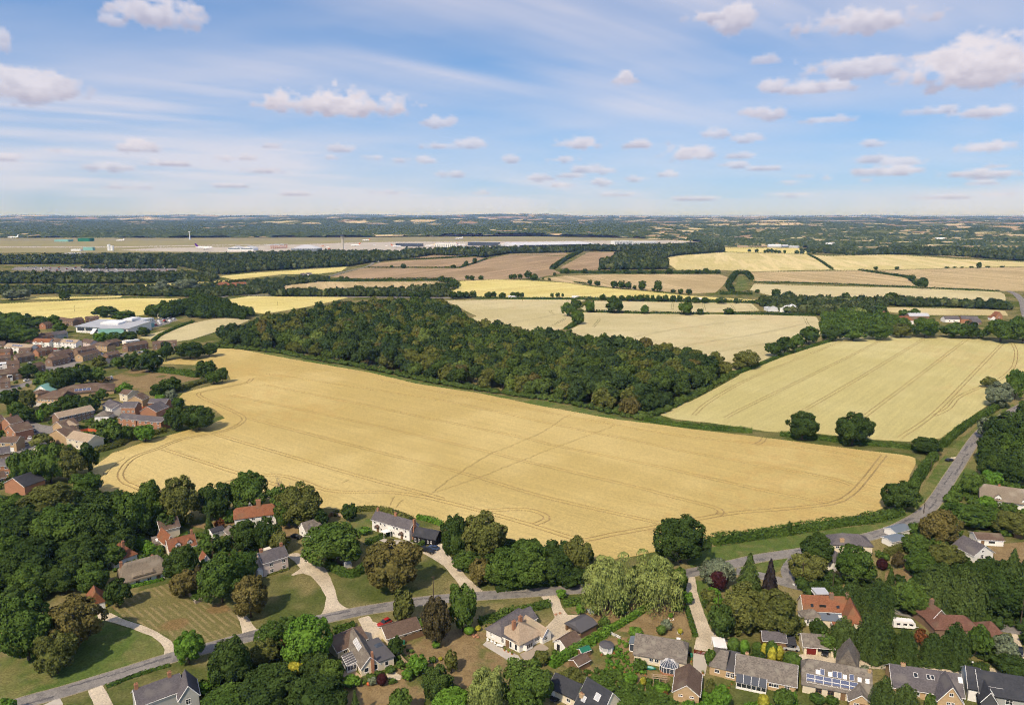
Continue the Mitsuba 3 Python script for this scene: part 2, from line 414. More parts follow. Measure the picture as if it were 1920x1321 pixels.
def crown_cone(seed, n, size, tip=.06, layers=9, power=1.0):
    """Conifer: tiers of boughs that droop outwards."""
    rng = np.random.default_rng(seed)
    t = 1 - np.sqrt(rng.uniform(0, 1, n))                                    # more at the base
    lay = (t * layers) % 1
    ang = rng.uniform(0, 2 * np.pi, n)
    spoke = .82 + .2 * np.cos(ang * rng.integers(5, 8) + np.floor(t * layers) * 2.1) + rng.normal(size=n) * .07
    r = ((1 - t) ** power * .93 + tip) * spoke * (1.0 - .34 * lay)
    p = np.column_stack([r * np.cos(ang), r * np.sin(ang), -1 + 2 * t + rng.normal(size=n) * .02])
    out = np.column_stack([np.cos(ang), np.sin(ang), 0 * ang])
    nn = out * .7 + [0, 0, .65] + rng.normal(size=(n, 3)) * .3
    core = cyl((0, 0, -1), (0, 0, .92), .62 if power > .8 else .66, .03, 10)
    return join([quads(p, nn, size, rng, 1.6, out + [0, 0, -.45]), core])

def crown_plume(seed, n, size):
    """A dense cypress screen tree: many upright feathery plumes grown into one mass."""
    rng = np.random.default_rng(seed)
    k = 12
    a = np.arange(k) * 2.4 + rng.uniform(0, 6)
    rr = np.sqrt((np.arange(k) + .3) / k) * .62
    ox = np.column_stack([np.cos(a) * rr, np.sin(a) * rr])
    hh = 2.0 - rr * 1.1 + rng.uniform(-.16, .10, k)
    w = rng.integers(0, k, n)
    t = rng.uniform(0, 1, n) ** .9
    ang = rng.uniform(0, 2 * np.pi, n)
    r = .40 * np.sqrt(np.maximum(1 - t ** 2.6, 0)) * (.82 + .26 * np.cos(ang * 5 + t * 11 + w)) + .03
    p = np.column_stack([ox[w, 0] + r * np.cos(ang), ox[w, 1] + r * np.sin(ang), -1 + t * hh[w] + rng.normal(size=n) * .02])
    out = np.column_stack([np.cos(ang), np.sin(ang), 0 * ang])
    nn = out * .75 + [0, 0, .5] + rng.normal(size=(n, 3)) * .35
    cores = [cyl((ox[j, 0], ox[j, 1], -1), (ox[j, 0], ox[j, 1], -1 + hh[j] * .9), .33, .12, 8) for j in range(k)]
    return join([quads(p, nn, size, rng, 1.7, out + [0, 0, .35]), *cores])

def crown_willow(seed, n, size):
    """Weeping crown: rounded domes from which fine strands hang."""
    rng = np.random.default_rng(seed)
    k = 44
    d = unit_dirs(k, rng, -.35) + rng.normal(size=(k, 3)) * .16
    c = d * rng.uniform(.52, .78, (k, 1)); c[:, 2] = c[:, 2] * .9 + .12
    w = rng.integers(0, k, n)
    ang = rng.uniform(0, 2 * np.pi, n); q = rng.uniform(0, 1, n)
    R0 = rng.uniform(.15, .27, k)[w]
    fall = np.maximum(q - .42, 0) / .58                                            # below the dome the strands hang straight
    th = np.minimum(q / .42, 1) * np.pi / 2
    rr = R0 * np.sin(th) * (1 + .05 * rng.normal(size=n))
    x, y = c[w, 0] + rr * np.cos(ang), c[w, 1] + rr * np.sin(ang)
    reach = np.clip((np.hypot(x, y) - .25) / .5, .15, 1)
    z = c[w, 2] + R0 * np.cos(th) * .85 - fall * reach * (.75 + .5 * ((w * 7) % 5) / 5)
    z = np.maximum(z, -1 + rng.uniform(0, .2, n))
    p = np.column_stack([x, y, z])
    local = np.column_stack([np.cos(ang) * np.sin(th), np.sin(ang) * np.sin(th), np.cos(th)])
    nn = local + rng.normal(size=(n, 3)) * .33
    tang = np.column_stack([np.cos(ang) * np.cos(th), np.sin(ang) * np.cos(th), -np.sin(th) - .25])
    return join([quads(p, nn, size, rng, 2.1, tang), lump_core(.60, seed, 2, .95)])

def crown_bare(seed, n):
    rng = np.random.default_rng(seed)
    ms = []
    for i in range(n):
        a, e = rng.uniform(0, 6.28), rng.uniform(.25, 1.3)
        p0 = np.array([0, 0, -1 + rng.uniform(.2, .9)])
        p1 = p0 + np.array([math.cos(a) * math.cos(e), math.sin(a) * math.cos(e), math.sin(e) * 1.3]) * rng.uniform(.5, 1.0)
        ms.append(cyl(p0, p1, .030, .012, 5))
        for _ in range(4):
            q = p0 + (p1 - p0) * rng.uniform(.4, 1)
            ms.append(cyl(q, q + rng.normal(size=3) * .17 + [0, 0, .13], .013, .005, 4))
    return join(ms)

def trunk_mesh(seed):
    rng = np.random.default_rng(seed)
    ms = [cyl((0, 0, -.03), (.02, 0, .55), .065, .045, 8)]
    for i in range(5):
        a = i * 1.3 + rng.uniform(0, 1)
        ms.append(cyl((.02, 0, rng.uniform(.38, .55)), (math.cos(a) * .28, math.sin(a) * .28, rng.uniform(.8, 1.05)), .034, .012, 6))
    return join(ms)

LOD = {'h': (6000, .056), 'm': (1250, .118), 'l': (300, .23), 't': (70, .42)}
meshes, groups = {}, {}
def crown_ply(kind, lod, i):
    key = (kind, lod, i)
    if key not in meshes:
        n, s = LOD[lod]
        seed = 17 * i + 3 * len(kind) + ord(lod)
        if kind == 'cone': m = crown_cone(seed, int(n * 1.0), s * .9)
        elif kind == 'plume': m = crown_plume(seed, int(n * 1.5), s * .62)
        elif kind == 'willow': m = crown_willow(seed, int(n * 2.4), s * .46)
        elif kind == 'bare': m = crown_bare(seed, 14)
        elif kind == 'ball': m = join([quads(*(lambda d: (d * NP.uniform(.88, 1.0, (len(d), 1)), d + NP.normal(size=d.shape) * .3))(unit_dirs(int(n * .4), NP)), s * .9, NP), lump_core(.86, seed, 2)])
        else: m = crown_round(seed, n, s, (44, 34, 38, 48, 30)[i] if lod == 'h' else 24)
        meshes[key] = m
    return meshes[key]

def group_of(kind, lod, i, bsdf):
    g = f'group_{kind}_{lod}_{i}_{bsdf}'
    if g not in groups:
        groups[g] = 1
        if kind == 'trunk':
            m = trunk_mesh(i)
        else:
            m = crown_ply(kind, lod, i)
        scene[g] = {'type': 'shapegroup', 'leaves': mikit.ply(m, bsdf)}
    return g

def copy_of(key, g, m):
    scene[key] = {'type': 'instance', 'to_world': T(m), 'group': {'type': 'ref', 'id': g}}

def stand(key, x, y, zc, a, c, kind, bsdf, lod, bark='bark', ground_z=0.0):
    """A tree: crown of half width a and half height c about the height zc, trunk below it."""
    i = R.randrange(5 if kind == 'round' else 3)
    ang = R.uniform(0, 6.283)
    ca, sa = math.cos(ang), math.sin(ang)
    w = R.uniform(.92, 1.08)
    m = np.array([[a * ca * w, -a * sa / w, 0, x], [a * sa * w, a * ca / w, 0, y], [0, 0, c, zc], [0, 0, 0, 1.0]])
    copy_of(f'{key}__crown', group_of(kind, lod, i, bsdf), m)
    h = max(zc - ground_z, .5); r = max(a, .35 * h)
    copy_of(f'{key}__trunk', group_of('trunk', 't', i, bark), np.array([[r * ca, -r * sa, 0, x], [r * sa, r * ca, 0, y], [0, 0, h, ground_z], [0, 0, 0, 1.0]]))

def solve(u, vt, vb, w, clear=.06):
    """Half width, half height and place of a crown that covers w x (vt..vb) pixels about column u."""
    vc, E, z = (vt + vb) / 2, (vb - vt) / 2, 5.0
    for _ in range(8):
        p = P(u, vc, z); s = scale_at(p)
        a = w / 2 / s
        dep = math.atan2(HEIGHT - z, math.hypot(p[0], p[1]))
        c = math.sqrt(max((E / s) ** 2 - (a * math.sin(dep)) ** 2, (.42 * a) ** 2)) / math.cos(dep)
        c = min(c, 2.6 * a)
        z = c * (1 + clear) + .1
    return p[0], p[1], z, a, c

SPECIES = {'o': ('oak_tree', 'round', 'leaf_dark'), 'g': ('broadleaf_tree', 'round', 'leaf_green'), 'b': ('broadleaf_tree', 'round', 'leaf_bright'), 'v': ('broadleaf_tree', 'round', 'leaf_olive'),
           'c': ('chestnut_tree', 'round', 'leaf_chestnut'), 'p': ('bronze_tree', 'round', 'leaf_bronze'), 's': ('silver_tree', 'round', 'leaf_silver'), 'w': ('willow_tree', 'willow', 'leaf_willow'),
           'y': ('golden_shrub', 'ball', 'leaf_yellow'), 'k': ('conifer_tree', 'cone', 'leaf_conifer'), 'q': ('cypress_tree', 'plume', 'leaf_conifer'), 'r': ('rust_shrub', 'round', 'leaf_rust'),
           'm': ('maroon_shrub', 'ball', 'leaf_purple'), 'n': ('garden_shrub', 'round', 'leaf_green'), 'd': ('garden_shrub', 'round', 'leaf_dark'), 'l': ('garden_shrub', 'round', 'leaf_bright'), 'a': ('pale_shrub', 'round', 'leaf_silver'),
           't': ('clipped_shrub', 'ball', 'leaf_bright'), 'e': ('clipped_shrub', 'ball', 'leaf_green'), 'x': ('bare_tree', 'bare', 'dead_wood'), 'u': ('wood_tree', 'round', 'leaf_wood'), 'z': ('dark_conifer', 'cone', 'leaf_black')}
SHRUBS = set('yrmndlatei')
def tree(sp, u, vt, vb, w, label, group=None):
    name, kind, bsdf = SPECIES[sp]
    x, y, z, a, c = solve(u, vt, vb, w)
    key = thing(name, label, 'shrub' if sp in SHRUBS else 'tree', group)
    lod = 'h' if w > 46 else 'm' if w > 19 else 'l' if w > 8 else 't'
    stand(key, x, y, z, a, c, kind, bsdf, lod, 'dead_wood' if sp == 'x' else 'bark')
    return key

def hedge(name, pts, h, w, bsdf, label, group=None, size=.34, density=9.0, neat=False, cat='hedge', seed=3):
    """A hedge along pixels on the ground: leaf clumps over a rounded bank."""
    line = smooth_line(pts, step=1.5)
    rng = np.random.default_rng(seed + len(labels))
    L = line.length
    n = int(L * (2 * h + w) * density / (size / .34) ** 2)
    t = rng.uniform(0, L, n)
    c = np.array(line.segmentize(1.5).coords)
    acc = np.concatenate([[0], np.cumsum(np.linalg.norm(np.diff(c, axis=0), axis=1))])
    x, y = np.interp(t, acc, c[:, 0]), np.interp(t, acc, c[:, 1])
    i = np.clip(np.searchsorted(acc, t) - 1, 0, len(c) - 2)
    d = c[i + 1] - c[i]; d /= np.linalg.norm(d, axis=1, keepdims=True)
    side = np.column_stack([-d[:, 1], d[:, 0]])
    ang = rng.uniform(-.15, math.pi + .15, n)
    var = 1.0 if neat else .70 + .55 * meshkit.fbm(np.column_stack([x * .22, y * .22, 0 * x]), 3, 5)
    pw = 5 if neat else 2.6
    co, si = np.cos(ang), np.sin(ang)
    rr = (np.abs(co) ** pw + np.abs(si) ** pw) ** (-1 / pw)
    jit = 1 + rng.normal(size=n) * (.02 if neat else .08)
    off = co * rr * w / 2 * var * jit
    z = np.maximum(si * rr * h * var * jit, .05)
    p = np.column_stack([x + side[:, 0] * off, y + side[:, 1] * off, z])
    nn = np.column_stack([side * co[:, None], si * .9 + .15]) + rng.normal(size=(n, 3)) * (.22 if neat else .4)
    core = raised(line.buffer(w * .36, cap_style=2), 0.02, h * (.84 if neat else .58))
    return single(name, join([quads(p, nn, size * (.7 if neat else 1), rng), core]), bsdf, label, cat, group)

def tiny_tree(seed):
    rng = np.random.default_rng(seed)
    d = unit_dirs(34, rng, -.5)
    return join([quads(d * rng.uniform(.8, 1.05, (34, 1)), d + rng.normal(size=d.shape) * .4 + [0, 0, .2], .40, rng), lump_core(.86, seed, 1)])

def scatter(pts, r0, r1, h=1.0, protos=None, seed=1):
    """Many small trees as one mesh."""
    rng = np.random.default_rng(seed)
    protos = protos or [tiny_tree(s) for s in range(4)]
    out = []
    which = rng.integers(0, len(protos), len(pts))
    for k, (v, f) in enumerate(protos):
        q = pts[which == k]
        if not len(q): continue
        a = rng.uniform(r0, r1, len(q)); b = a * rng.uniform(.8, 1.3, len(q)) * h
        t = rng.uniform(0, 6.28, len(q)); ct, st = np.cos(t), np.sin(t)
        x = (v[None, :, 0] * ct[:, None] - v[None, :, 1] * st[:, None]) * a[:, None] + q[:, :1]
        y = (v[None, :, 0] * st[:, None] + v[None, :, 1] * ct[:, None]) * a[:, None] + q[:, 1:2]
        z = v[None, :, 2] * b[:, None] + b[:, None] * .92
        vv = np.stack([x, y, z], -1).reshape(-1, 3)
        out.append((vv, (f[None] + (np.arange(len(q)) * len(v))[:, None, None]).reshape(-1, 3)))
    return join(out)

def fill(poly, step, seed=1, jit=.42):
    rng = np.random.default_rng(seed)
    x0, y0, x1, y1 = poly.bounds
    gx, gy = np.meshgrid(np.arange(x0, x1, step), np.arange(y0, y1, step * .9))
    gx = gx + (np.arange(gx.shape[0]) % 2)[:, None] * step / 2
    p = np.column_stack([gx.ravel(), gy.ravel()]) + rng.uniform(-jit, jit, (gx.size, 2)) * step
    return p[shapely.contains_xy(poly, p[:, 0], p[:, 1])]

# ---------------------------------------------------------------- the land: ground, fields, roads
def heading(a, b):
    d = P(*b) - P(*a)
    return math.degrees(math.atan2(d[1], d[0]))
crop('wheat_gold', (.465, .366, .142), (.555, .449, .196), (.45, .29, .10), heading((660, 788), (1240, 925)), 1.1)
crop('wheat_pale', (.465, .420, .185), (.540, .495, .245), (.5, .36, .16), heading((1400, 762), (1667, 631)), 1.0)
crop('wheat_cream', (.465, .415, .225), (.540, .485, .285), (.5, .37, .2), heading((1200, 650), (1500, 600)), .9)
crop('barley_yellow', (.580, .510, .190), (.650, .580, .250), (.50, .40, .15), heading((60, 585), (330, 565)), .5, (9.0, .5))
crop('barley_striped', (.510, .445, .200), (.575, .510, .255), (.66, .56, .30), heading((1420, 478), (1470, 508)), .5, (22.0, .8))
crop('stubble_tan', (.385, .305, .165), (.450, .365, .205), (.56, .45, .26), heading((1420, 512), (1560, 530)), .5, (12.0, .8))
crop('tilled_brown', (.280, .210, .130), (.335, .255, .160), (.42, .31, .20), heading((680, 520), (1000, 482)), .4, (14.0, .7))
crop('field_pale', (.47, .40, .21), (.56, .49, .27), (.4, .3, .15), 20, .3, (30.0, .4))
grainy('grass_pale', (.25, .22, .13), (.33, .29, .19), .4)
grainy('grass_airfield', (.245, .230, .125), (.315, .290, .160), .01)

structure('ground', flat(Polygon([(-45000, -400), (45000, -400), (45000, 45000), (-45000, 45000)]), 0.0), 'grass_dry', 'dry grass ground under the village, woods and fields', 'ground')

matte('field_earth', mikit.proc(lambda p, n, uv: mix((.28, .205, .092), (.37, .275, .128), noise(p.x * .15, p.y * .15)) * (.8 + .4 * cell_rand(p.x * 2, p.y * 2))))
F1 = [(409,653),(441,653),(554,674),(694,698),(781,719),(902,737),(1022,762),(1158,786),(1234,795),(1297,804),(1413,817),(1559,836),(1632,845),(1693,852),(1717,857),(1714,871),(1702,903),(1668,944),(1640,958),(1559,976),(1509,985),(1400,1000),(1330,1012),(1215,1036),(1150,1048),(1090,1046),(1000,1022),(900,992),(827,978),(780,970),(748,957),(706,948),(684,947),(631,954),(604,951),(540,940),(500,934),(400,930),(330,937),(250,932),(185,921),(171,887),(177,873),(211,849),(278,826),(340,809),(399,793),(422,783),(400,765),(350,759),(336,746),(343,737),(362,731),(407,720),(432,711),(425,692),(371,684),(300,681),(334,672),(385,661)]
F2 = [(1235,777),(1290,752),(1340,725),(1384,701),(1416,687),(1481,662),(1536,645),(1560,637),(1599,627),(1679,628),(1778,633),(1916,638),(1990,642),(1990,690),(1915,720),(1904,728),(1847,762),(1766,820),(1725,828),(1687,826),(1633,823),(1535,812),(1438,808),(1413,804),(1326,791),(1267,785)]
PAIRS1 = [[(700,708),(800,730),(962,760),(1065,780),(1240,811),(1326,822),(1442,833),(1560,846),(1617,855)], [(500,700),(660,724),(841,752),(1038,795),(1240,836),(1297,848),(1442,874),(1559,896),(1597,909)], [(492,720),(660,754),(962,816),(1047,836),(1240,875),(1326,895),(1472,927),(1553,941)], [(433,740),(660,788),(902,843),(980,863),(1180,909),(1267,932),(1335,949),(1351,957),(1346,965),(1308,972)],
          [(464,783),(660,834),(871,887),(1022,931),(1234,979)], [(405,814),(660,888),(802,926),(830,935)], [(306,841),(455,889),(540,914)],
          [(330,960),(261,915),(236,905),(226,893),(229,880),(244,862),(267,850),(298,840),(340,823),(399,812),(436,802),(455,790),(456,781),(430,767),(402,755),(379,745),(372,738),(385,733),(441,722),(465,716),(472,709)],
          [(380,925),(441,899),(500,890),(540,893),(582,907),(612,918),(660,922),(720,921),(796,931),(902,957),(992,982),(1068,1006),(1100,1011),(1143,1002),(1228,987),(1308,972),(1384,960),(1472,953),(1559,943),(1594,927),(1623,897),(1658,852)],
          [(902,957),(940,955),(986,954),(1017,962),(1025,973),(1000,983)], [(1437,806),(1430,826),(1415,833)]]
PAIRS2 = [[(1300,778),(1330,752),(1400,712),(1477,680),(1540,655),(1572,642),(1612,631)], [(1360,783),(1400,762),(1527,700),(1667,631)], [(1480,782),(1508,768),(1625,700),(1732,635)], [(1612,786),(1625,777),(1728,700),(1812,636)], [(1687,820),(1752,774),(1825,700),(1881,642)], [(1750,779),(1779,765),(1801,742),(1861,716),(1877,709),(1900,687),(1905,659),(1897,641)]]
TRACKS = [[(811,923),(859,888),(917,852),(962,834),(1022,807),(1056,783),(1078,774)], [(817,922),(902,893),(983,861),(1047,836),(1143,801),(1150,798)], [(222,868),(196,884),(184,902)], [(235,857),(212,873),(198,890)], [(740,930),(732,946)], [(755,936),(742,950)], [(640,905),(655,899)]]

def cropfield(name, pts, bsdf, label, h=.55, pairs=(), tracks=(), wobble=.0, gap=.80, half=1.2):
    pg = smooth_poly(pts, h, 6.0 if wobble else 20.0, wobble)
    rng = np.random.default_rng(4)
    cut = []
    for q in pairs:
        ln = smooth_line(q, h, 6.0)
        for s in (half, -half):
            try: o = ln.offset_curve(s)
            except Exception: continue
            cut.append(o.buffer(gap / 2, cap_style=2, join_style=1, quad_segs=2))
    for q in tracks:
        c = np.array(smooth_line(q, h, 4.0).segmentize(3.0).coords)
        c = c + rng.normal(size=c.shape) * .25
        cut.append(LineString(c).buffer(.24, quad_segs=1))
    if cut: pg = pg.difference(unary_union(cut).simplify(.05))
    structure(name, raised(pg, 0.0, h), bsdf, label, 'field')
    return pg
# trampled and bare earth that shows along the wheelings and headlands
structure('field_soil', flat(unary_union([smooth_poly(F1).buffer(-1.0), smooth_poly(F2).buffer(-1)]), .02), 'field_earth', 'bare earth in the wheel tracks between the standing wheat', 'soil')
cropfield('wheat_field', F1, 'wheat_gold', 'large golden wheat field with curving tractor wheelings in front of the wood', .17, PAIRS1, TRACKS, .7)
cropfield('wheat_field', F2, 'wheat_pale', 'pale golden wheat field with straight wheelings beyond two lone oaks', .17, PAIRS2, [[(1862,683),(1855,691)]], .7, gap=.62)
P3 = [[(1240,655),(1331,640),(1440,622),(1530,602)], [(1150,640),(1260,618),(1440,594)], [(1260,672),(1400,650),(1500,633)], [(1112,613),(1123,600),(1122,596)], [(1509,596),(1516,610)]]
P4 = [[(860,588),(960,577),(1050,566)], [(920,610),(1010,596),(1062,585)], [(1036,610),(1054,600),(1060,596)], [(1036,588),(1031,582)]]
cropfield('wheat_field', [(1093,585),(1200,588),(1331,589),(1434,590),(1530,593),(1543,615),(1549,624),(1500,648),(1459,667),(1400,690),(1330,700),(1240,690),(1150,670),(1060,640),(1045,628),(1075,615),(1095,603),(1096,595)], 'wheat_cream', 'cream wheat field between the wood and the white farm barn', .2, P3, gap=.6)
cropfield('wheat_field', [(833,563),(960,561),(1100,562),(1080,568),(1057,577),(1063,589),(1076,599),(1058,615),(1030,626),(960,630),(880,620),(866,604),(894,592),(880,586),(860,575)], 'wheat_cream', 'cream wheat field behind the notch in the wood', .2, P4, gap=.6)
cropfield('wheat_field', [(1112,564),(1240,566),(1408,568),(1418,576),(1424,582),(1361,585),(1240,585),(1098,583),(1089,577)], 'wheat_cream', 'narrow cream wheat field beside the main road hedge', .2, [[(1262,567),(1260,581)], [(1318,567),(1321,581)], [(1370,568),(1378,582)], [(1400,569),(1415,581)]], gap=.5)
for pts, b, lab in [
    ([(862,527),(930,524),(977,525),(1061,530),(1117,538),(1211,546),(1290,554),(1420,562),(1400,564),(1200,558),(930,557),(832,553),(850,545),(866,535)], 'barley_yellow', 'bright yellow barley field behind the row of round roadside trees'),
    ([(1012,522),(1061,517),(1136,514),(1286,514),(1350,514),(1367,521),(1355,536),(1342,548),(1299,550),(1230,545),(1144,538),(1099,533),(1040,527)], 'stubble_tan', 'tan stubble field left of the small green meadow'),
    ([(621,519),(675,504),(690,502),(862,503),(913,486),(949,478),(1065,480),(1050,491),(1035,504),(1052,512),(1010,520),(952,523),(862,525),(754,524),(656,521)], 'tilled_brown', 'broad brown striped field below the airport terminal'),
    ([(692,500),(711,492),(769,488),(889,482),(908,484),(862,500.5)], 'tilled_brown', 'brown striped field with lone trees along its lower hedge'),
    ([(759,485),(816,477),(834,474),(904,473),(895,479),(820,483)], 'tilled_brown', 'narrow brown field below the white airport block'),
    ([(1050,502),(1104,472),(1179,473),(1170,479),(1142,486),(1129,496),(1127,505),(1086,507)], 'tilled_brown', 'brown striped field left of the far copse'),
    ([(955,476),(1060,474),(1066,478),(953,477.5)], 'tilled_brown', 'thin dark brown field in front of the terminal trees'),
    ([(1243,484),(1275,479),(1357,473),(1515,476),(1560,505),(1399,509),(1357,506),(1269,506),(1249,491)], 'barley_striped', 'pale yellow field with light stripes beyond the green meadow'),
    ([(1357,464),(1496,465),(1517,469),(1511,475),(1361,472)], 'barley_yellow', 'thin yellow field with a row of small trees'),
    ([(1524,478),(1560,480),(1665,477),(1732,481),(1804,486),(1916,491),(1990,494),(1990,499),(1916,499),(1747,503),(1640,506),(1566,506)], 'barley_striped', 'pale striped field right of the diagonal hedge'),
    ([(1404,510),(1610,507),(1700,521),(1719,537),(1640,535),(1560,531),(1414,527),(1406,518)], 'stubble_tan', 'tan stubble field above the long straight hedge'),
    ([(1635,508),(1747,504),(1916,500),(1990,500),(1990,548),(1916,545),(1875,545),(1738,539),(1734,528),(1708,516)], 'stubble_tan', 'wide tan field right of the two hedge oaks'),
    ([(1414,532),(1586,537),(1719,540),(1875,547),(1884,552),(1886,561),(1884,570),(1804,572),(1691,570),(1560,570),(1483,562),(1430,550),(1406,543)], 'wheat_cream', 'long straw coloured field below the straight hedge'),
    ([(1661,576),(1797,578),(1884,582),(1890,591),(1817,590),(1724,590),(1667,584)], 'field_pale', 'small straw field behind the red roofed farm'),
    ([(530,535),(544,528),(600,528),(825,528),(816,533),(797,538),(759,544),(694,547),(622,546),(534,542)], 'stubble_tan', 'tan field right of the road bridge'),
    ([(395,566),(467,555),(654,557),(619,566),(570,576),(497,588),(460,582),(424,577)], 'barley_yellow', 'yellow barley field behind the left end of the wood'),
    ([(-60,571),(0,569),(164,562),(245,559),(380,560),(313,574),(270,590),(200,600),(109,600),(54,594),(-60,584)], 'barley_yellow', 'yellow striped barley field behind the housing estate'),
    ([(262,632),(300,621),(360,606),(409,595),(469,599),(447,609),(403,622),(360,636),(321,641),(290,637)], 'wheat_cream', 'cream field between the grey leisure centre and the wood'),
    ([(412,518),(469,512),(560,506),(652,500),(640,508),(600,513),(530,514),(440,524)], 'barley_yellow', 'thin yellow field between belts of trees'),
    ([(103,541),(220,536),(327,531),(430,525.5),(431,531),(327,536),(223,540.5),(120,543)], 'barley_yellow', 'narrow yellow strip left of the red roofed sheds'),
    ([(0,561),(71,557),(180,556),(230,554),(226,557),(120,560)], 'barley_yellow', 'short yellow strip by the grey willows')]:
    structure('crop_field', raised(smooth_poly(pts, .4, 30), 0, .4), b, lab, 'field')
structure('meadow', flat(smooth_poly([(1384,518),(1393,517),(1400,530),(1404,540),(1390,546),(1372,545),(1380,536)]), .30), 'grass_green', 'small bright green meadow enclosed by trees', 'meadow')
structure('meadow', flat(smooth_poly([(98,531),(177,531),(180,535),(100,538)]), .1), 'grass_green', 'thin green meadow strip below the car park trees', 'meadow')
structure('school_field', flat(smooth_poly([(172,722),(208,706),(249,691.6),(283,693),(337,698),(378,709),(337,718),(283,732),(253,738),(214,732),(176,728)]), .02), 'lawn_brown', 'dry brown playing field behind the school', 'field')
structure('grass_margin', flat(smooth_poly([(403,651),(517,662),(578,674),(648,686),(730,702),(823,722),(934,740),(1022,751),(1113,769),(1173,785),(1204,788),(1240,776),(1240,795),(1158,787),(1022,763),(902,738),(781,720),(694,699),(554,675),(441,654),(409,654)]), .03), 'grass_green', 'olive grass margin between the wood and the wheat', 'grass')

# airfield
structure('airfield', flat(Polygon(XY([(-700,446),(0,446.5),(1000,443.5),(1180,447),(1260,451),(1270,458),(1000,466),(640,471.5),(330,473),(-700,474)])), .06), 'grass_airfield', 'dry grass airfield with runway and taxiways', 'airfield')
structure('apron', flat(Polygon(XY([(222,469),(300,464.5),(420,463),(540,459),(640,455.5),(740,453.5),(960,452.5),(1230,450.5),(1250,456),(1120,462),(980,467),(840,468),(745,470.5),(600,472.5),(430,473),(300,471)])), .18), 'concrete', 'pale concrete airport apron', 'apron')
structure('runway', flat(Polygon(XY([(-700,463.0),(220,462.4),(520,457.5),(520,458.4),(222,464.0),(-700,464.6)])), .24), 'concrete', 'pale taxiway strip across the airfield grass', 'runway')
structure('runway', flat(Polygon(XY([(-700,449.2),(80,448.6),(1100,448.2),(1100,448.8),(80,449.6),(-700,450.4)])), .24), 'asphalt', 'thin dark runway strip in the airfield grass', 'runway')
structure('meadow', flat(Polygon(XY([(0,485.5),(115,482.5),(116,486),(0,488)])), .1), 'grass_dry', 'pale meadow strip left of the banded office block', 'meadow')

def road(name, pts, w, bsdf, label, z=.03, cat='road'):
    ln = smooth_line(pts, 0, 2.0)
    return structure(name, flat(ln.buffer(w / 2, cap_style=2), z), bsdf, label, cat)
LANE = [(-40,1344),(40,1317),(110,1298),(192,1273),(318,1233),(400,1211),(465,1193),(535,1175),(604,1160),(670,1146),(732,1136),(800,1125),(890,1117),(1000,1110),(1094,1103),(1190,1091),(1300,1072),(1377,1056),(1427,1045),(1506,1033),(1560,1022),(1612,1010),(1665,995),(1700,980),(1737,957),(1760,929),(1778,900),(1800,866),(1822,832),(1840,810),(1865,791),(1898,770),(1925,757),(1990,730)]
road('lane_edge', LANE, 6.0, 'grass_pale', 'dusty edge of the lane', .016, 'verge')
road('lane', LANE, 5.4, 'asphalt', 'grey tarmac lane winding through the village past the wheat fields', .032)
ln = smooth_line(LANE, 0, 2.0); pr = np.random.default_rng(3)
worn = []
for s in np.arange(10, ln.length - 20, 9.0):
    if pr.random() < .72:
        l0, off = pr.uniform(3, 13), pr.choice([-1.1, -.3, .5, 1.2])
        q = np.array([[*ln.interpolate(s + x).coords[0]] for x in np.linspace(0, l0, 8)])
        dq = np.gradient(q, axis=0); dq /= np.linalg.norm(dq, axis=1, keepdims=True)
        worn.append(LineString(q + np.column_stack([-dq[:, 1], dq[:, 0]]) * (off + pr.uniform(-.2, .2, (8, 1)))).buffer(pr.uniform(.18, .55)))
structure('road_patch', flat(unary_union(worn), .044), 'asphalt_dark', 'dark patched and worn strips along the grey lane', 'road')
road('side_road', [(1498,1040),(1486,1056),(1478,1070),(1482,1084),(1492,1098)], 5.0, 'asphalt', 'short grey link road with give way markings', .040)
road('side_road', [(1380,1070),(1440,1082),(1490,1097),(1540,1108),(1590,1120),(1700,1148),(1800,1165),(1880,1176),(1990,1195)], 5.2, 'asphalt', 'narrow grey lane hidden by the conifers', .036)
for cx, cy, dx, dy, n in [(1484, 1044.5, 3.2, -.7, 5), (1486, 1093.5, 5.2, 1.9, 5)]:
    ms = []
    for row in (0, 1):
        for i in range(n):
            a = (cx + i * dx * 1.25 + row * .5, cy + i * dy * 1.25 + row * 1.7)
            b = (a[0] + dx * .8, a[1] + dy * .8)
            ms.append(flat(LineString(XY([a, b])).buffer(.20, cap_style=2), .046))
    structure('road_marking', join(ms), 'white_paint', 'white dashed give way lines across the road mouth', 'marking')
road('main_road', [(-60,545),(0,543),(51,544.5),(120,547),(179,549),(330,552),(520,554),(700,557),(860,558.5),(960,559),(1080,559),(1200,561),(1300,563.5),(1450,568),(1560,572)], 12, 'asphalt', 'dual carriageway crossing behind the wood', .20)
road('bridge_road', [(330,566),(405,559),(440,551),(459,547),(489,544.5),(504,538),(521,531),(560,524),(617,517.5),(645,510),(690,499),(700,492)], 8, 'asphalt', 'grey road climbing to the bridge', .25)
road('far_road', [(1890,545),(1905,552),(1917,566),(1922,585),(1930,610)], 9, 'asphalt', 'grey road bend at the right edge of the fields', .3)
br = thing('road_bridge', 'concrete road bridge carrying the grey road over the carriageway', 'bridge')
m, L = frame(P(455, 549.5), P(508, 541))
part(br, 'deck', tf(m, box(0, L, -4, 5, 3.2, 4.2)), 'concrete'); 
for s in (-4, 4.7): part(br, 'parapet', tf(m, box(0, L, s, s + .3, 4.2, 5.4)), 'concrete')
for x in (.25, .7): part(br, 'pier', tf(m, box(L * x, L * x + 1.5, -3, 4, 0, 3.2)), 'concrete')

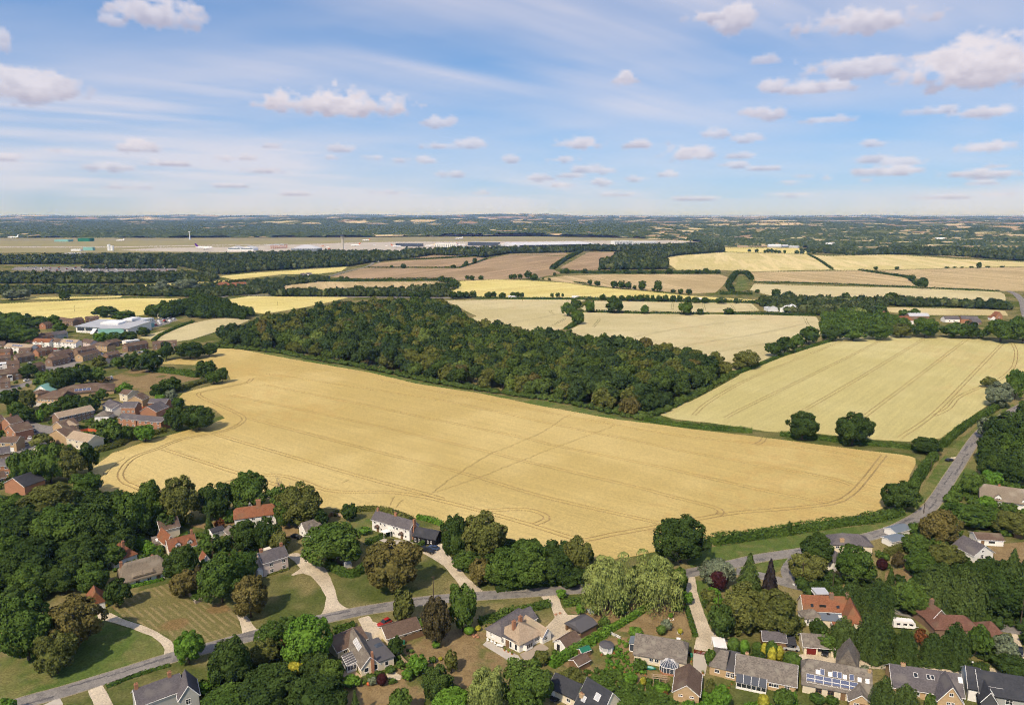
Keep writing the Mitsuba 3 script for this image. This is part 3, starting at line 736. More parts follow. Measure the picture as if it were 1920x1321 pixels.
KEEP = []
def patch(name, pts, bsdf, label, z=.012, cat='drive', wob=.35):
    if bsdf in ('gravel', 'asphalt', 'concrete') or 'lawn with straw' in label or 'chestnut' in label: KEEP.append(XY(pts))
    return structure(name, flat(smooth_poly(pts, 0, 1.5, wob, len(labels)), z + .0009 * (len(labels) % 5)), bsdf, label, cat)
# grass and lawns
patch('verge', [(1330,1026),(1442,1008),(1507,999),(1559,992),(1647,981),(1690,968),(1712,948),(1724,950),(1706,966),(1680,982),(1620,1003),(1557,1017),(1506,1026),(1430,1041),(1375,1049),(1300,1068),(1286,1052)], 'grass_green', 'bright green verge between the roadside hedge and the lane', .008, 'verge')
patch('verge', [(1714,944),(1722,925),(1745,890),(1763,862),(1790,832),(1825,803),(1852,785),(1885,763),(1902,756),(1900,770),(1850,802),(1828,824),(1795,856),(1763,903),(1733,941),(1722,952)], 'grass_green', 'bright green verge climbing beside the lane to the pale field corner', .008, 'verge')
patch('verge', [(1800,890),(1822,862),(1835,840),(1850,842),(1830,880),(1800,925),(1770,960),(1722,990),(1760,945)], 'grass_green', 'grass strip on the outside of the lane', .008, 'verge')
patch('verge', [(1378,1064),(1430,1052),(1480,1044),(1483,1052),(1466,1068),(1440,1078),(1390,1070)], 'grass_green', 'green triangle of grass by the road fork', .010, 'verge')
patch('verge', [(1086,1106),(1000,1113),(930,1118),(990,1098),(1090,1090)], 'grass_green', 'rough green verge below the tree belt', .008, 'verge', .5)
patch('lawn', [(-40,1240),(40,1225),(100,1200),(190,1165),(246,1178),(284,1192),(304,1207),(309,1217),(306,1227),(190,1264),(107,1289),(33,1312),(-40,1330)], 'grass_green', 'rough green with two chestnut trees beside the curved drive', .008, 'lawn')
patch('lawn', [(640,1133),(634,1126),(628,1103),(620,1082),(655,1080),(700,1072),(766,1042),(795,1036),(811,1047),(831,1059),(850,1081),(862,1097),(850,1110),(732,1128),(667,1139)], 'grass_dry', 'wide lawn round the big chestnut tree', .008, 'lawn')
patch('lawn', [(500,1092),(530,1085),(567,1074),(583,1079),(600,1098),(612,1120),(606,1142),(560,1152),(500,1166),(478,1172),(466,1156),(480,1120)], 'grass_dry', 'dry lawn in front of the pale pink house', .008, 'lawn')
sa, sb = P(300, 1120), P(372, 1180)
sd = (sb - sa)[:2] / np.linalg.norm((sb - sa)[:2])
def hay(p, n, uv):
    a = p.x * -float(sd[1]) + p.y * float(sd[0]); l = p.x * float(sd[0]) + p.y * float(sd[1])
    k = .5 + .5 * dr.sin(a * 2 * math.pi / 1.9 + noise(l * .12, a * .12) * 1.2)
    g = cell_rand(p.x * 2.6, p.y * 2.6); q = noise(p.x * .12, p.y * .12)
    c = mix((.165, .155, .062), (.28, .225, .115), smoothstep(.35, .95, k) * .65 * smoothstep(.15, .55, noise(p.x * .35, p.y * .35)))
    c = mix(c, (.21, .125, .06), smoothstep(.62, .8, q) * .6)
    return c * (.80 + .4 * g)
matte('hay_rows', mikit.proc(hay))
patch('lawn', [(209,1135),(240,1116),(275,1103),(320,1092),(345,1102),(372,1128),(420,1130),(440,1146),(452,1180),(392,1200),(335,1210),(318,1193),(290,1180),(230,1157)], 'hay_rows', 'mown lawn with straw coloured rows in front of the thatched cottage', .010, 'lawn')
patch('lawn', [(200,1286),(320,1249),(400,1226),(400,1262),(330,1270),(258,1310),(240,1345),(214,1330)], 'grass_dry', 'dry lawn in front of the grey gabled house', .008, 'lawn')
patch('lawn', [(115,1309),(164,1296),(178,1325),(120,1335)], 'grass_dry', 'small patch of grass between two drives', .008, 'lawn')
patch('lawn', [(640,1275),(660,1262),(690,1276),(740,1260),(752,1248),(775,1262),(800,1300),(790,1345),(640,1345)], 'lawn_brown', 'scorched brown lawn of the beige bungalow', .008, 'lawn')
patch('lawn', [(752,1215),(800,1184),(870,1178),(912,1186),(975,1230),(985,1250),(950,1275),(870,1290),(820,1262),(770,1240)], 'lawn_brown', 'scorched brown lawn of the white bungalow', .008, 'lawn')
patch('lawn', [(895,1126),(1010,1118),(1030,1132),(962,1150),(900,1165)], 'grass_dry', 'dry roadside lawn behind the white bungalow', .008, 'lawn')
patch('lawn', [(1150,1182),(1210,1140),(1262,1128),(1286,1135),(1300,1180),(1294,1200),(1196,1186)], 'lawn_brown', 'brown garden with young shrubs behind the cream bungalow', .008, 'lawn')
patch('lawn', [(1064,1148),(1120,1135),(1205,1130),(1200,1146),(1145,1178),(1118,1168),(1100,1154)], 'lawn_brown', 'brown garden behind the willow trees', .008, 'lawn')
patch('lawn', [(1045,1240),(1090,1215),(1130,1196),(1180,1194),(1190,1238),(1260,1270),(1230,1300),(1150,1300),(1090,1265)], 'lawn_brown', 'flower garden with paths beside the cream bungalow', .008, 'lawn')
patch('lawn', [(1304,1086),(1330,1090),(1350,1120),(1345,1150),(1335,1180),(1322,1155),(1314,1133),(1306,1106)], 'grass_green', 'green strip of garden right of the gravel drive', .008, 'lawn')
patch('lawn', [(1660,1070),(1700,1066),(1740,1070),(1700,1100),(1660,1090)], 'lawn_brown', 'brown garden round the small gazebo', .008, 'lawn')
patch('lawn', [(1850,1020),(1930,1015),(1930,1060),(1870,1056)], 'lawn_brown', 'brown yard beside the low white building', .008, 'lawn')
patch('lawn', [(425,975),(470,960),(500,985),(560,985),(560,1010),(520,1018),(440,1010),(380,990),(350,985)], 'lawn_brown', 'dry lawn round the red roofed farmhouse', .008, 'lawn')
patch('lawn', [(630,975),(700,972),(700,1010),(640,1010)], 'grass_green', 'green back garden left of the white terrace', .008, 'lawn')
# gravel
patch('gravel_drive', [(193,1143),(209,1149),(234,1161),(276,1175),(301,1187),(322,1201),(332,1216),(337,1224),(306,1232),(309,1217),(304,1207),(284,1192),(246,1177),(214,1167),(186,1160),(180,1146)], 'gravel', 'pale curved gravel drive to the red tiled garage', .020, 'drive', .2)
patch('gravel_drive', [(164,1294),(192,1283),(216,1325),(220,1340),(185,1340)], 'gravel', 'tan gravel drive beside the grey gabled house', .020, 'drive', .2)
patch('gravel_drive', [(60,1330),(112,1306),(118,1318),(118,1340),(50,1345)], 'concrete', 'pale concrete drive in the corner', .020, 'drive', .2)
patch('gravel_drive', [(440,1146),(450,1165),(454,1187),(482,1181),(466,1158),(452,1145)], 'gravel', 'short worn track below the rust coloured tree', .020, 'drive', .2)
patch('gravel_drive', [(536,1040),(556,1035),(571,1042),(589,1056),(609,1064),(620,1082),(628,1103),(634,1126),(641,1134),(657,1142),(600,1156),(608,1140),(612,1120),(600,1098),(583,1079),(567,1074),(540,1081),(563,1065),(552,1051)], 'gravel', 'forked gravel drive beside the pale pink house', .020, 'drive', .2)
patch('gravel_drive', [(792,1036),(811,1047),(831,1059),(850,1081),(862,1097),(866,1112),(925,1106),(903,1105),(878,1084),(853,1053),(836,1032),(831,1019),(815,1017),(800,1026)], 'gravel', 'pale gravel drive from the black barn to the lane', .020, 'drive', .2)
patch('gravel_drive', [(671,1159),(692,1153),(699,1164),(714,1169),(745,1168),(750,1182),(700,1204),(684,1192),(679,1175)], 'gravel', 'gravel forecourt of the beige bungalow', .020, 'drive', .2)
patch('gravel_drive', [(1014,1118),(1037,1112),(1047,1118),(1054,1138),(1064,1152),(1097,1151),(1114,1160),(1108,1182),(1080,1192),(1046,1204),(1010,1190),(1040,1157),(1034,1138)], 'gravel', 'gravel courtyard behind the white bungalow', .020, 'drive', .2)
patch('gravel_drive', [(1288,1080),(1303,1080),(1307,1107),(1317,1138),(1324,1158),(1333,1181),(1350,1196),(1368,1199),(1366,1208),(1338,1210),(1334,1222),(1301,1216),(1306,1194),(1299,1174),(1294,1150),(1287,1130),(1282,1107)], 'gravel', 'long pale gravel drive down to the dark red gate', .020, 'drive', .2)
patch('paving', [(1300,1222),(1334,1222),(1325,1251),(1321,1268),(1299,1250)], 'concrete', 'concrete yard below the dark red gate', .024, 'paving', .1)
patch('gravel_drive', [(1494,1227),(1520,1224),(1567,1226),(1572,1222),(1590,1230),(1660,1234),(1690,1239),(1757,1246),(1849,1249),(1891,1260),(1990,1275),(1990,1290),(1880,1268),(1800,1262),(1700,1256),(1622,1252),(1567,1251),(1534,1247),(1500,1243)], 'gravel', 'sandy track behind the row of bungalows', .020, 'drive', .3)
patch('paving', [(913,1200),(972,1228),(978,1238),(960,1242),(905,1208)], 'concrete', 'paved terrace of the white bungalow', .022, 'paving', .05)
patch('paving', [(974,1226),(1016,1204),(1030,1215),(985,1240)], 'stone', 'stone terrace beside the bay window', .026, 'paving', .05)
patch('paving', [(636,1262),(660,1252),(680,1268),(650,1275)], 'timber_pale', 'timber deck of the beige bungalow', .022, 'paving', .05)
patch('paving', [(724,1262),(740,1259),(754,1266),(750,1274),(730,1274)], 'gravel', 'round gravel bed by the beige bungalow', .022, 'paving', .1)
patch('gravel_drive', [(1785,1025),(1806,1010),(1840,1020),(1845,1030),(1800,1030)], 'gravel', 'pale drive by the white gabled house', .02, 'drive', .2)
patch('gravel_drive', [(1895,1180),(1905,1182),(1925,1235),(1908,1232)], 'gravel', 'pale drive right of the red hipped garage', .022, 'drive', .2)
patch('paving', [(700,1008),(768,1014),(790,1024),(780,1028),(730,1020)], 'concrete', 'paved path along the white terrace', .022, 'paving', .05)
patch('path', [(1784,857),(1800,855),(1798,860),(1775,860)], 'gravel', 'short gravel layby beside the lane', .022, 'path', .05)
# estate streets
patch('street', [(-40,690),(60,686),(120,676),(170,660),(220,664),(240,660),(230,668),(160,676),(130,690),(70,698),(-40,712)], 'asphalt', 'street between the estate houses', .012, 'street', .2)
patch('street', [(48,786),(80,796),(112,800),(120,812),(90,822),(60,850),(30,860),(20,850),(40,815)], 'asphalt', 'estate turning place with parked cars', .012, 'street', .2)
patch('street', [(94,654),(145,655),(200,662),(190,668),(130,662),(96,660)], 'asphalt', 'estate road in front of the white terrace', .012, 'street', .2)
patch('street', [(-40,725),(30,722),(60,712),(60,718),(30,732),(-40,740)], 'asphalt', 'estate side road', .014, 'street', .2)
patch('car_park', [(262,612),(292,598),(326,594),(334,600),(300,612),(270,618)], 'asphalt', 'car park beside the leisure centre', .05, 'car park', .2)
patch('paving', [(56,752),(110,754),(100,762),(50,760)], 'concrete', 'school playground', .012, 'paving', .1)
patch('paving', [(-30,790),(50,786),(40,800),(-30,812)], 'concrete', 'pale pavement by the brick houses', .011, 'paving', .1)
structure('car_park', flat(Polygon(XY([(170,479.5),(440,481),(442,485),(176,483.5)])), .2), 'asphalt', 'large airport car park behind the banded office', 'car park')
structure('car_park', flat(Polygon(XY([(30,500.5),(330,500),(332,510),(150,511),(20,506)])), .2), 'asphalt', 'car park among the trees', 'car park')
structure('car_park', flat(Polygon(XY([(330,492),(440,489),(444,492),(335,496)])), .2), 'asphalt', 'smaller car park among the trees', 'car park')
structure('car_park', flat(Polygon(XY([(1228,451),(1300,448),(1345,449),(1340,453),(1232,457)])), .2), 'concrete', 'pale car park right of the terminal', 'car park')

# ---------------------------------------------------------------- the far country: parcels, woods and hedgerows out to the horizon
FARLINE = [(-900,446),(0,446),(330,446.5),(640,445.5),(1000,443),(1180,446.5),(1262,451),(1330,456),(1360,462),(1500,463.5),(1530,470),(1600,476),(1660,475),(1740,479),(1920,489),(2800,494)]
fl = np.array(XY(FARLINE))
rng = np.random.default_rng(42)
NS = 9000
rr = np.exp(rng.uniform(math.log(1900), math.log(42000), NS)); aa = rng.uniform(-.78, .78, NS)
sites = np.column_stack([rr * np.sin(aa), rr * np.cos(aa)])
sites = sites[np.argsort(rng.random(len(sites)))]
tree_s = cKDTree(sites)
kindr = rng.random(NS); shader = rng.random(NS); hedger = rng.random(NS)
def hills(x, y):
    d = np.hypot(x, y); q = np.column_stack([x.ravel(), y.ravel(), 0 * x.ravel()])
    n = meshkit.fbm(q / [5200, 3000, 1], 3, 8).reshape(x.shape)
    s = meshkit.fbm(q / [2600, 1150, 1] + 5, 2, 18).reshape(x.shape)
    return np.clip((d - 3900) / 1800, 0, 1) * np.clip((x / np.maximum(y, 1) + 1.2) , .5, 1) * np.maximum(s - .36, 0) * 105 + np.clip((d - 5500) / 9000, 0, 1) ** 1.2 * np.maximum(n - .42, 0) * 190 + np.clip((d - 15000) / 9000, 0, 1) * 45 * n
def beyond(x, y):
    az = x / np.maximum(y, 1)
    lim = np.interp(az, fl[:, 0] / fl[:, 1], np.hypot(fl[:, 0], fl[:, 1]))
    return np.hypot(x, y) > lim
COL = np.array([(.50, .40, .23), (.56, .46, .27), (.40, .30, .18), (.105, .125, .045), (.30, .21, .13), (.14, .15, .06)])
farms, woods = [], []
for (d0, d1, dx) in [(1950, 4200, 9.0), (4200, 8000, 17.0), (8000, 16000, 36.0), (16000, 42000, 110.0)]:
    xs = np.arange(-d1 * .80, d1 * .80, dx); ys = np.arange(d0 * .76, d1, dx)
    gx, gy = np.meshgrid(xs, ys)
    gx = gx + rng.uniform(-.3, .3, gx.shape) * dx; gy = gy + rng.uniform(-.3, .3, gy.shape) * dx
    d = np.hypot(gx, gy)
    ok = (d >= d0 - dx * 2) & (d < d1 + dx) & beyond(gx, gy) & (np.abs(gx) < gy * .80)
    wob = meshkit.fbm(np.column_stack([gx.ravel() / 300, gy.ravel() / 300, 0 * gx.ravel()]), 2, 3).reshape(gx.shape)
    q = np.column_stack([gx.ravel() + (wob.ravel() - .5) * 60, gy.ravel() + (wob.ravel() - .5) * 90])
    dd, ii = tree_s.query(q, k=2)
    site = ii[:, 0].reshape(gx.shape); edge = ((dd[:, 1] - dd[:, 0]) / 2).reshape(gx.shape)
    left = gx / np.maximum(gy, 1)
    pw = np.where(d > 9000, .18, np.where(left < .18, .38, .10))               # the left and middle distance is thickly wooded
    wood = kindr[site] < pw
    gap = meshkit.noise(np.column_stack([gx.ravel() / 45, gy.ravel() / 45, 0 * gx.ravel()]), 9).reshape(gx.shape)
    hedge_ = (edge < np.maximum(9, dx * .62)) & (hedger[site] < np.where(left > .18, .52, .78)) & (gap > .42)
    z0 = hills(gx, gy) + .35
    ny, nx = gx.shape
    idx = np.arange(nx * ny).reshape(ny, nx)
    cell = ok[:-1, :-1] & ok[1:, :-1] & ok[:-1, 1:] & ok[1:, 1:]
    f = np.stack([idx[:-1, :-1], idx[:-1, 1:], idx[1:, 1:], idx[1:, :-1]], -1)
    iswood = (wood | hedge_)
    col = COL[np.minimum((shader[site] * 6).astype(int), 5)]
    def collect(cells, z, store, colour=None):
        fc = f[cells]
        if not len(fc): return
        u, inv = np.unique(fc, return_inverse=True)
        inv = inv.reshape(fc.shape)
        v = np.column_stack([gx.ravel()[u], gy.ravel()[u], z.ravel()[u]])
        store.append((v, np.vstack([inv[:, [0, 1, 2]], inv[:, [0, 2, 3]]]), None if colour is None else colour.reshape(-1, 3)[u]))
    collect(cell, z0, farms, col)
    top = np.where(iswood, np.where(wood, 9.0, 4.5) + rng.uniform(-3.0, 5.0, gx.shape) * (1 if dx < 40 else 1.4), -.5)
    anyw = iswood[:-1, :-1] | iswood[1:, :-1] | iswood[:-1, 1:] | iswood[1:, 1:]
    collect(cell & anyw, z0 + top, woods)
v, fc = join([(a, b) for a, b, _ in farms])
scene['farmland'] = mikit.ply((v, fc), {'type': 'twosided', 'bsdf': {'type': 'diffuse', 'reflectance': {'type': 'mesh_attribute', 'name': 'vertex_color'}}}, smooth=True, color=np.vstack([c for _, _, c in farms]))
tag('farmland', 'patchwork of distant pale and green fields out to the horizon', 'farmland', kind='structure')
scene['distant_woodland'] = mikit.ply(join([(a, b) for a, b, _ in woods]), 'leaf_far')
tag('distant_woodland', 'distant dark woods and hedgerows between the far fields', 'woodland', kind='stuff')

# ---------------------------------------------------------------- woods, belts, hedges
def px_poly(pts): return Polygon(XY(pts)).buffer(0)
WOOD = px_poly([(403,650),(517,661),(578,673),(648,684),(730,700),(823,720),(934,738),(1022,749),(1113,767),(1173,782),(1206,786),(1240,774),(1290,750),(1376,703),(1366,700),(1290,683),(1200,668),(1100,652),(1000,640),(900,628),(872,612),(866,596),(830,582),(760,580),(680,586),(600,598),(520,614),(450,634),(405,648)])
wp = fill(WOOD.buffer(-2.5), 9.6, 3)
order = np.argsort(np.hypot(wp[:, 0] * .8, wp[:, 1]) - 260 * np.exp(-shapely.distance(WOOD.exterior, shapely.points(wp)) / 9))
wr = np.random.default_rng(8)
tone = meshkit.noise(np.column_stack([wp / 70, 0 * wp[:, 0]]), 6)
pick = wr.random(len(wp))
WOODS = ['wood_dark', 'wood_green', 'wood_olive', 'wood_bright', 'wood_bronze']
kind_ = np.select([pick < .36 + .2 * (tone < .45), pick < .70, pick < .92, pick < .975], [0, 1, 2, 3], 4)
WORDS = ['dark green', 'mid green', 'olive', 'light green', 'bronze tinged']
for q in order[:300]:
    x, y = wp[q]
    a = wr.uniform(4.4, 7.2); c = a * wr.uniform(.85, 1.2)
    edge = WOOD.exterior.distance(shapely.Point(x, y)) < 9
    if edge: zc = c * 1.0 + .2; c *= wr.uniform(.8, 1.15)
    else: zc = c + wr.uniform(1.5, 6.5)
    w = WORDS[kind_[q]]
    k = thing('wood_tree', f'{w} broadleaf tree of the big wood between the wheat fields', 'tree', f'{w} trees of the big wood')
    stand(k, x, y, zc, a, c, 'round', WOODS[kind_[q]], 'm')
mid = [crown_round(70 + s, 520, .155, 20) for s in range(4)]
def tall(pts, r0, r1, z0, z1, protos, seed, h=1.0):
    v, f = scatter(pts, r0, r1, h, protos, seed)
    dz = meshkit.noise(np.column_stack([v[:, 0] / 9, v[:, 1] / 9, 0 * v[:, 0]]), 4) * (z1 - z0) + z0
    return np.column_stack([v[:, :2], v[:, 2] + dz]), f
tag('wood_canopy', 'massed olive and dark green crowns of the big wood', 'wood', kind='stuff')
for i, b in enumerate(WOODS):
    q = order[300:][kind_[order[300:]] == i]
    scene[f'wood_canopy__{i + 1:03d}'] = mikit.ply(tall(wp[q], 4.8, 7.4, .5, 7.0, mid, 5 + i), b)
# undergrowth that closes the edge of the wood
ug = WOOD.buffer(1.5).difference(WOOD.buffer(-3))
single('undergrowth', scatter(fill(ug, 2.6, 9), 1.3, 2.6, .8, [tiny_tree(s + 20) for s in range(3)], 7), 'wood_green', 'low undergrowth along the edge of the big wood', 'undergrowth', kind='stuff')

BELTS = [
    ('woodland', [(-300,486),(0,487),(120,486),(220,485),(440,484.5),(470,480),(640,477),(745,478),(835,475),(770,484),(690,493),(660,499),(560,504),(480,509),(410,515),(330,498),(180,495),(-300,497)], 8.5, 3.6, 7.5, 1.1, 'leaf_far', 'belts of trees between the airport and the fields'),
    ('woodland', [(-300,517),(100,519),(230,519),(332,516),(410,521),(395,529),(330,530),(220,531),(100,532),(-300,533)], 8, 3.2, 6.2, 1.0, 'leaf_far', 'belt of trees below the airport car parks'),
    ('woodland', [(150,502.5),(330,502),(330,504),(150,504)], 10, 3, 5, 1.0, 'leaf_far', 'row of trees dividing the airport car park'),
    ('scrub', [(-300,546),(60,541),(330,541),(440,532),(520,527),(600,521),(620,526),(535,536),(522,546),(480,552),(390,558),(300,556),(120,551),(-300,557)], 6, 2.2, 4.6, .9, 'leaf_far', 'scrubby young trees along the main road cutting'),
    ('scrub', [(505,552),(620,550),(760,547),(830,541),(846,552),(840,557),(760,557),(655,556),(510,556)], 6, 2.4, 5.0, 1.1, 'leaf_far', 'scrubby young trees behind the yellow field'),
    ('woodland', [(745,477),(850,474),(900,473.5),(1000,472.5),(1060,471.5),(1110,468.5),(1250,466.5),(1345,463),(1358,472),(1275,478),(1243,484),(1236,474),(1180,472),(1100,470.5),(1060,473.5),(955,475),(905,483),(880,480)], 9, 5.0, 8.5, 1.2, 'leaf_far', 'dark trees in front of the airport terminal'),
    ('copse', [(1129,497),(1170,481),(1235,476),(1249,490),(1250,505),(1128,506)], 9, 5.5, 8.0, 1.15, 'leaf_far', 'dark copse between the brown field and the yellow field'),
    ('woodland', [(1640,478),(1700,477),(1800,481),(1910,489),(2400,496),(2400,488),(1900,480),(1800,471),(1700,470),(1650,471)], 9, 5.0, 8.0, 1.1, 'leaf_far', 'dark tree belt above the striped field on the right'),
    ('woodland', [(1500,470),(1560,468),(1640,474),(1640,478),(1600,478),(1530,474)], 13, 4, 6, 1.0, 'leaf_far', 'open clump of trees behind the striped fields'),
    ('scrub', [(1420,569),(1470,563),(1560,567),(1690,567),(1804,572),(1884,572),(1895,582),(1800,577),(1660,574),(1645,590),(1560,594),(1510,590),(1440,582)], 6.5, 3.0, 5.4, 1.0, 'leaf_far', 'young trees between the straw field and the farm'),
    ('woodland', [(1540,606),(1580,596),(1660,600),(1670,612),(1700,616),(1640,622),(1560,632),(1548,632)], 9, 5, 7, 1.0, 'leaf_green', 'trees round the farm behind the pale wheat field'),
    ('woodland', [(-200,600),(-10,602),(55,604),(56,616),(30,640),(-20,648),(-200,660)], 9, 4.5, 6.5, 1.0, 'leaf_green', 'trees behind the estate at the left edge'),
    ('woodland', [(270,590),(330,575),(380,566),(420,574),(440,584),(480,590),(455,600),(409,597),(380,600),(340,592),(300,600)], 9, 4.5, 6.5, 1.0, 'leaf_dark', 'belt of trees behind the leisure centre'),
    ('woodland', [(1862,832),(1888,812),(1925,792),(1990,775),(1990,900),(1930,905),(1858,905),(1850,870)], 8, 4.0, 6.0, 1.1, 'leaf_dark', 'dense trees right of the lane at the right edge'),
    ('undergrowth', [(-40,1000),(60,960),(180,940),(262,945),(300,985),(250,1030),(160,1060),(100,1120),(-40,1200)], 6, 3.0, 4.6, .8, 'leaf_dark', 'undergrowth of the copse at the left edge'),
]
for i, (name, pts, step, r0, r1, h, b, lab) in enumerate(BELTS):
    near = P(*pts[0])[1] < 900 or 'right edge' in lab or name == 'undergrowth'
    pr = [crown_round(90 + s, 420, .17, 18) for s in range(3)] if near else None
    single(name, scatter(fill(px_poly(pts), step, i + 30), r0, r1, h, pr, i), b, lab, name, kind='stuff')

HEDGES = [
    ([(1335,1019),(1400,1010),(1450,1003),(1507,994),(1559,986),(1647,975),(1690,962)], 3.4, 4.4, 'leaf_green', 'thick roadside hedge along the near edge of the golden wheat field'),
    ([(1706,940),(1713,912),(1726,890),(1742,868),(1752,856)], 3.2, 4.6, 'leaf_green', 'hedge climbing beside the lane at the corner of the golden wheat field'),
    ([(1764,838),(1790,815),(1817,795),(1850,776),(1880,758)], 3.0, 4.4, 'leaf_green', 'trimmed hedge between the lane and the pale wheat field'),
    ([(1210,788),(1260,797),(1330,804),(1410,811)], 3.0, 3.6, 'leaf_green', 'hedge from the corner of the wood between the two wheat fields'),
    ([(1462,816),(1530,823),(1600,831),(1690,839),(1748,848)], 2.6, 3.4, 'leaf_green', 'hedge under the two lone oaks between the wheat fields'),
    ([(1290,753),(1340,727),(1384,703)], 1.0, 2.0, 'leaf_olive', 'thin hedge at the end of the big wood'),
    ([(1376,703),(1416,688),(1450,674),(1481,663),(1536,646),(1560,639)], 2.4, 3.4, 'leaf_green', 'hedge under the row of oaks above the pale wheat field'),
    ([(1098,584),(1200,587),(1300,589),(1330,589)], 2.6, 3.4, 'leaf_dark', 'field hedge below the narrow cream field, left part'),
    ([(1358,589),(1434,590),(1530,592)], 3.4, 4.0, 'leaf_dark', 'field hedge below the white farm barn'),
    ([(846,558),(960,560),(1080,561)], 2.4, 4.0, 'leaf_dark', 'low hedge along the main road behind the notch field'),
    ([(1080,561),(1200,564),(1300,566),(1440,569)], 4.0, 5.0, 'leaf_dark', 'dark hedge along the main road right of the field track'),
    ([(1414,529.5),(1500,531),(1586,534),(1660,537),(1719,539)], 2.6, 4.0, 'leaf_dark', 'long straight dark hedge between tan and straw fields'),
    ([(1738,541),(1800,543),(1875,547)], 2.6, 4.0, 'leaf_dark', 'straight dark hedge right of the two hedge oaks'),
    ([(1515,477.5),(1535,488),(1560,505)], 4.0, 5.5, 'leaf_dark', 'diagonal dark hedge between the two striped fields'),
    ([(1610,507),(1660,514),(1700,521),(1720,536)], 4.0, 5.5, 'leaf_dark', 'slanting hedge leading to the two hedge oaks'),
    ([(690,502),(780,502),(862,502)], 2.5, 3.5, 'leaf_dark', 'thin dark hedge between the brown fields'),
    ([(862,502),(890,494),(913,486)], 3.0, 4.0, 'leaf_dark', 'rising dark hedge at the end of the brown field'),
    ([(757,487),(816,485),(890,480.5)], 4.0, 6.0, 'leaf_dark', 'dark hedge below the narrow brown field'),
    ([(600,527),(680,527),(760,526),(850,525.5)], 5.0, 7.0, 'leaf_dark', 'thick dark hedge below the broad brown field'),
    ([(1035,505),(1050,494),(1066,484),(1090,472)], 8.0, 11.0, 'leaf_dark', 'line of dense trees between two brown fields'),
    ([(1050,512),(1120,512),(1230,513),(1350,512)], 6.0, 9.0, 'leaf_dark', 'dark tree hedge above the tan stubble field'),
    ([(1077,530),(1100,533)], 2.6, 4.0, 'leaf_dark', 'short low hedge beside the yellow field'),
    ([(1372,547),(1366,535),(1374,522),(1382,514),(1400,515),(1410,525)], 8.0, 9.0, 'leaf_dark', 'curving belt of trees round the small meadow'),
    ([(1350,552),(1380,552),(1410,552)], 5.0, 8.0, 'leaf_dark', 'dark bushes at the foot of the small meadow'),
    ([(1089,577),(1094,570),(1105,563)], 2.0, 4.0, 'leaf_olive', 'scrubby strip between two cream fields'),
    ([(1060,618),(1075,610),(1086,602)], 3.0, 5.0, 'leaf_green', 'bushes at the tip of the tree clump between two cream fields'),
    ([(1545,606),(1552,622),(1560,634)], 4.0, 6.0, 'leaf_olive', 'hedge at the end of the cream wheat field'),
    ([(288,640),(300,630),(330,616),(362,604)], 2.6, 4.0, 'leaf_green', 'hedge between the car park and the cream field'),
    ([(286,694),(310,698),(345,702),(372,707)], 4.2, 6.0, 'leaf_green', 'bushy hedge above the school field'),
    ([(180,847),(215,838),(240,826),(285,815),(310,808)], 2.4, 4.5, 'leaf_olive', 'scrubby hedge at the estate edge of the golden field'),
    ([(335,733),(365,722),(385,716)], 3.0, 6.0, 'leaf_olive', 'scrubby bushes below the school field'),
    ([(625,966),(680,956),(720,958),(770,975)], 1.8, 3.5, 'leaf_olive', 'wild hedge between the white terrace and the golden field'),
    ([(783,971),(810,977),(828,985)], 2.0, 2.6, 'leaf_bright', 'short green hedge behind the black barn'),
]
for pts, h, w, b, lab in HEDGES:
    d = np.hypot(*P(*pts[0])[:2])
    s = .42 if d < 500 else .6 if d < 900 else 1.0 if d < 1500 else 1.5
    hedge('field_hedge', pts, h, w, b, lab, size=s, density=6.0)
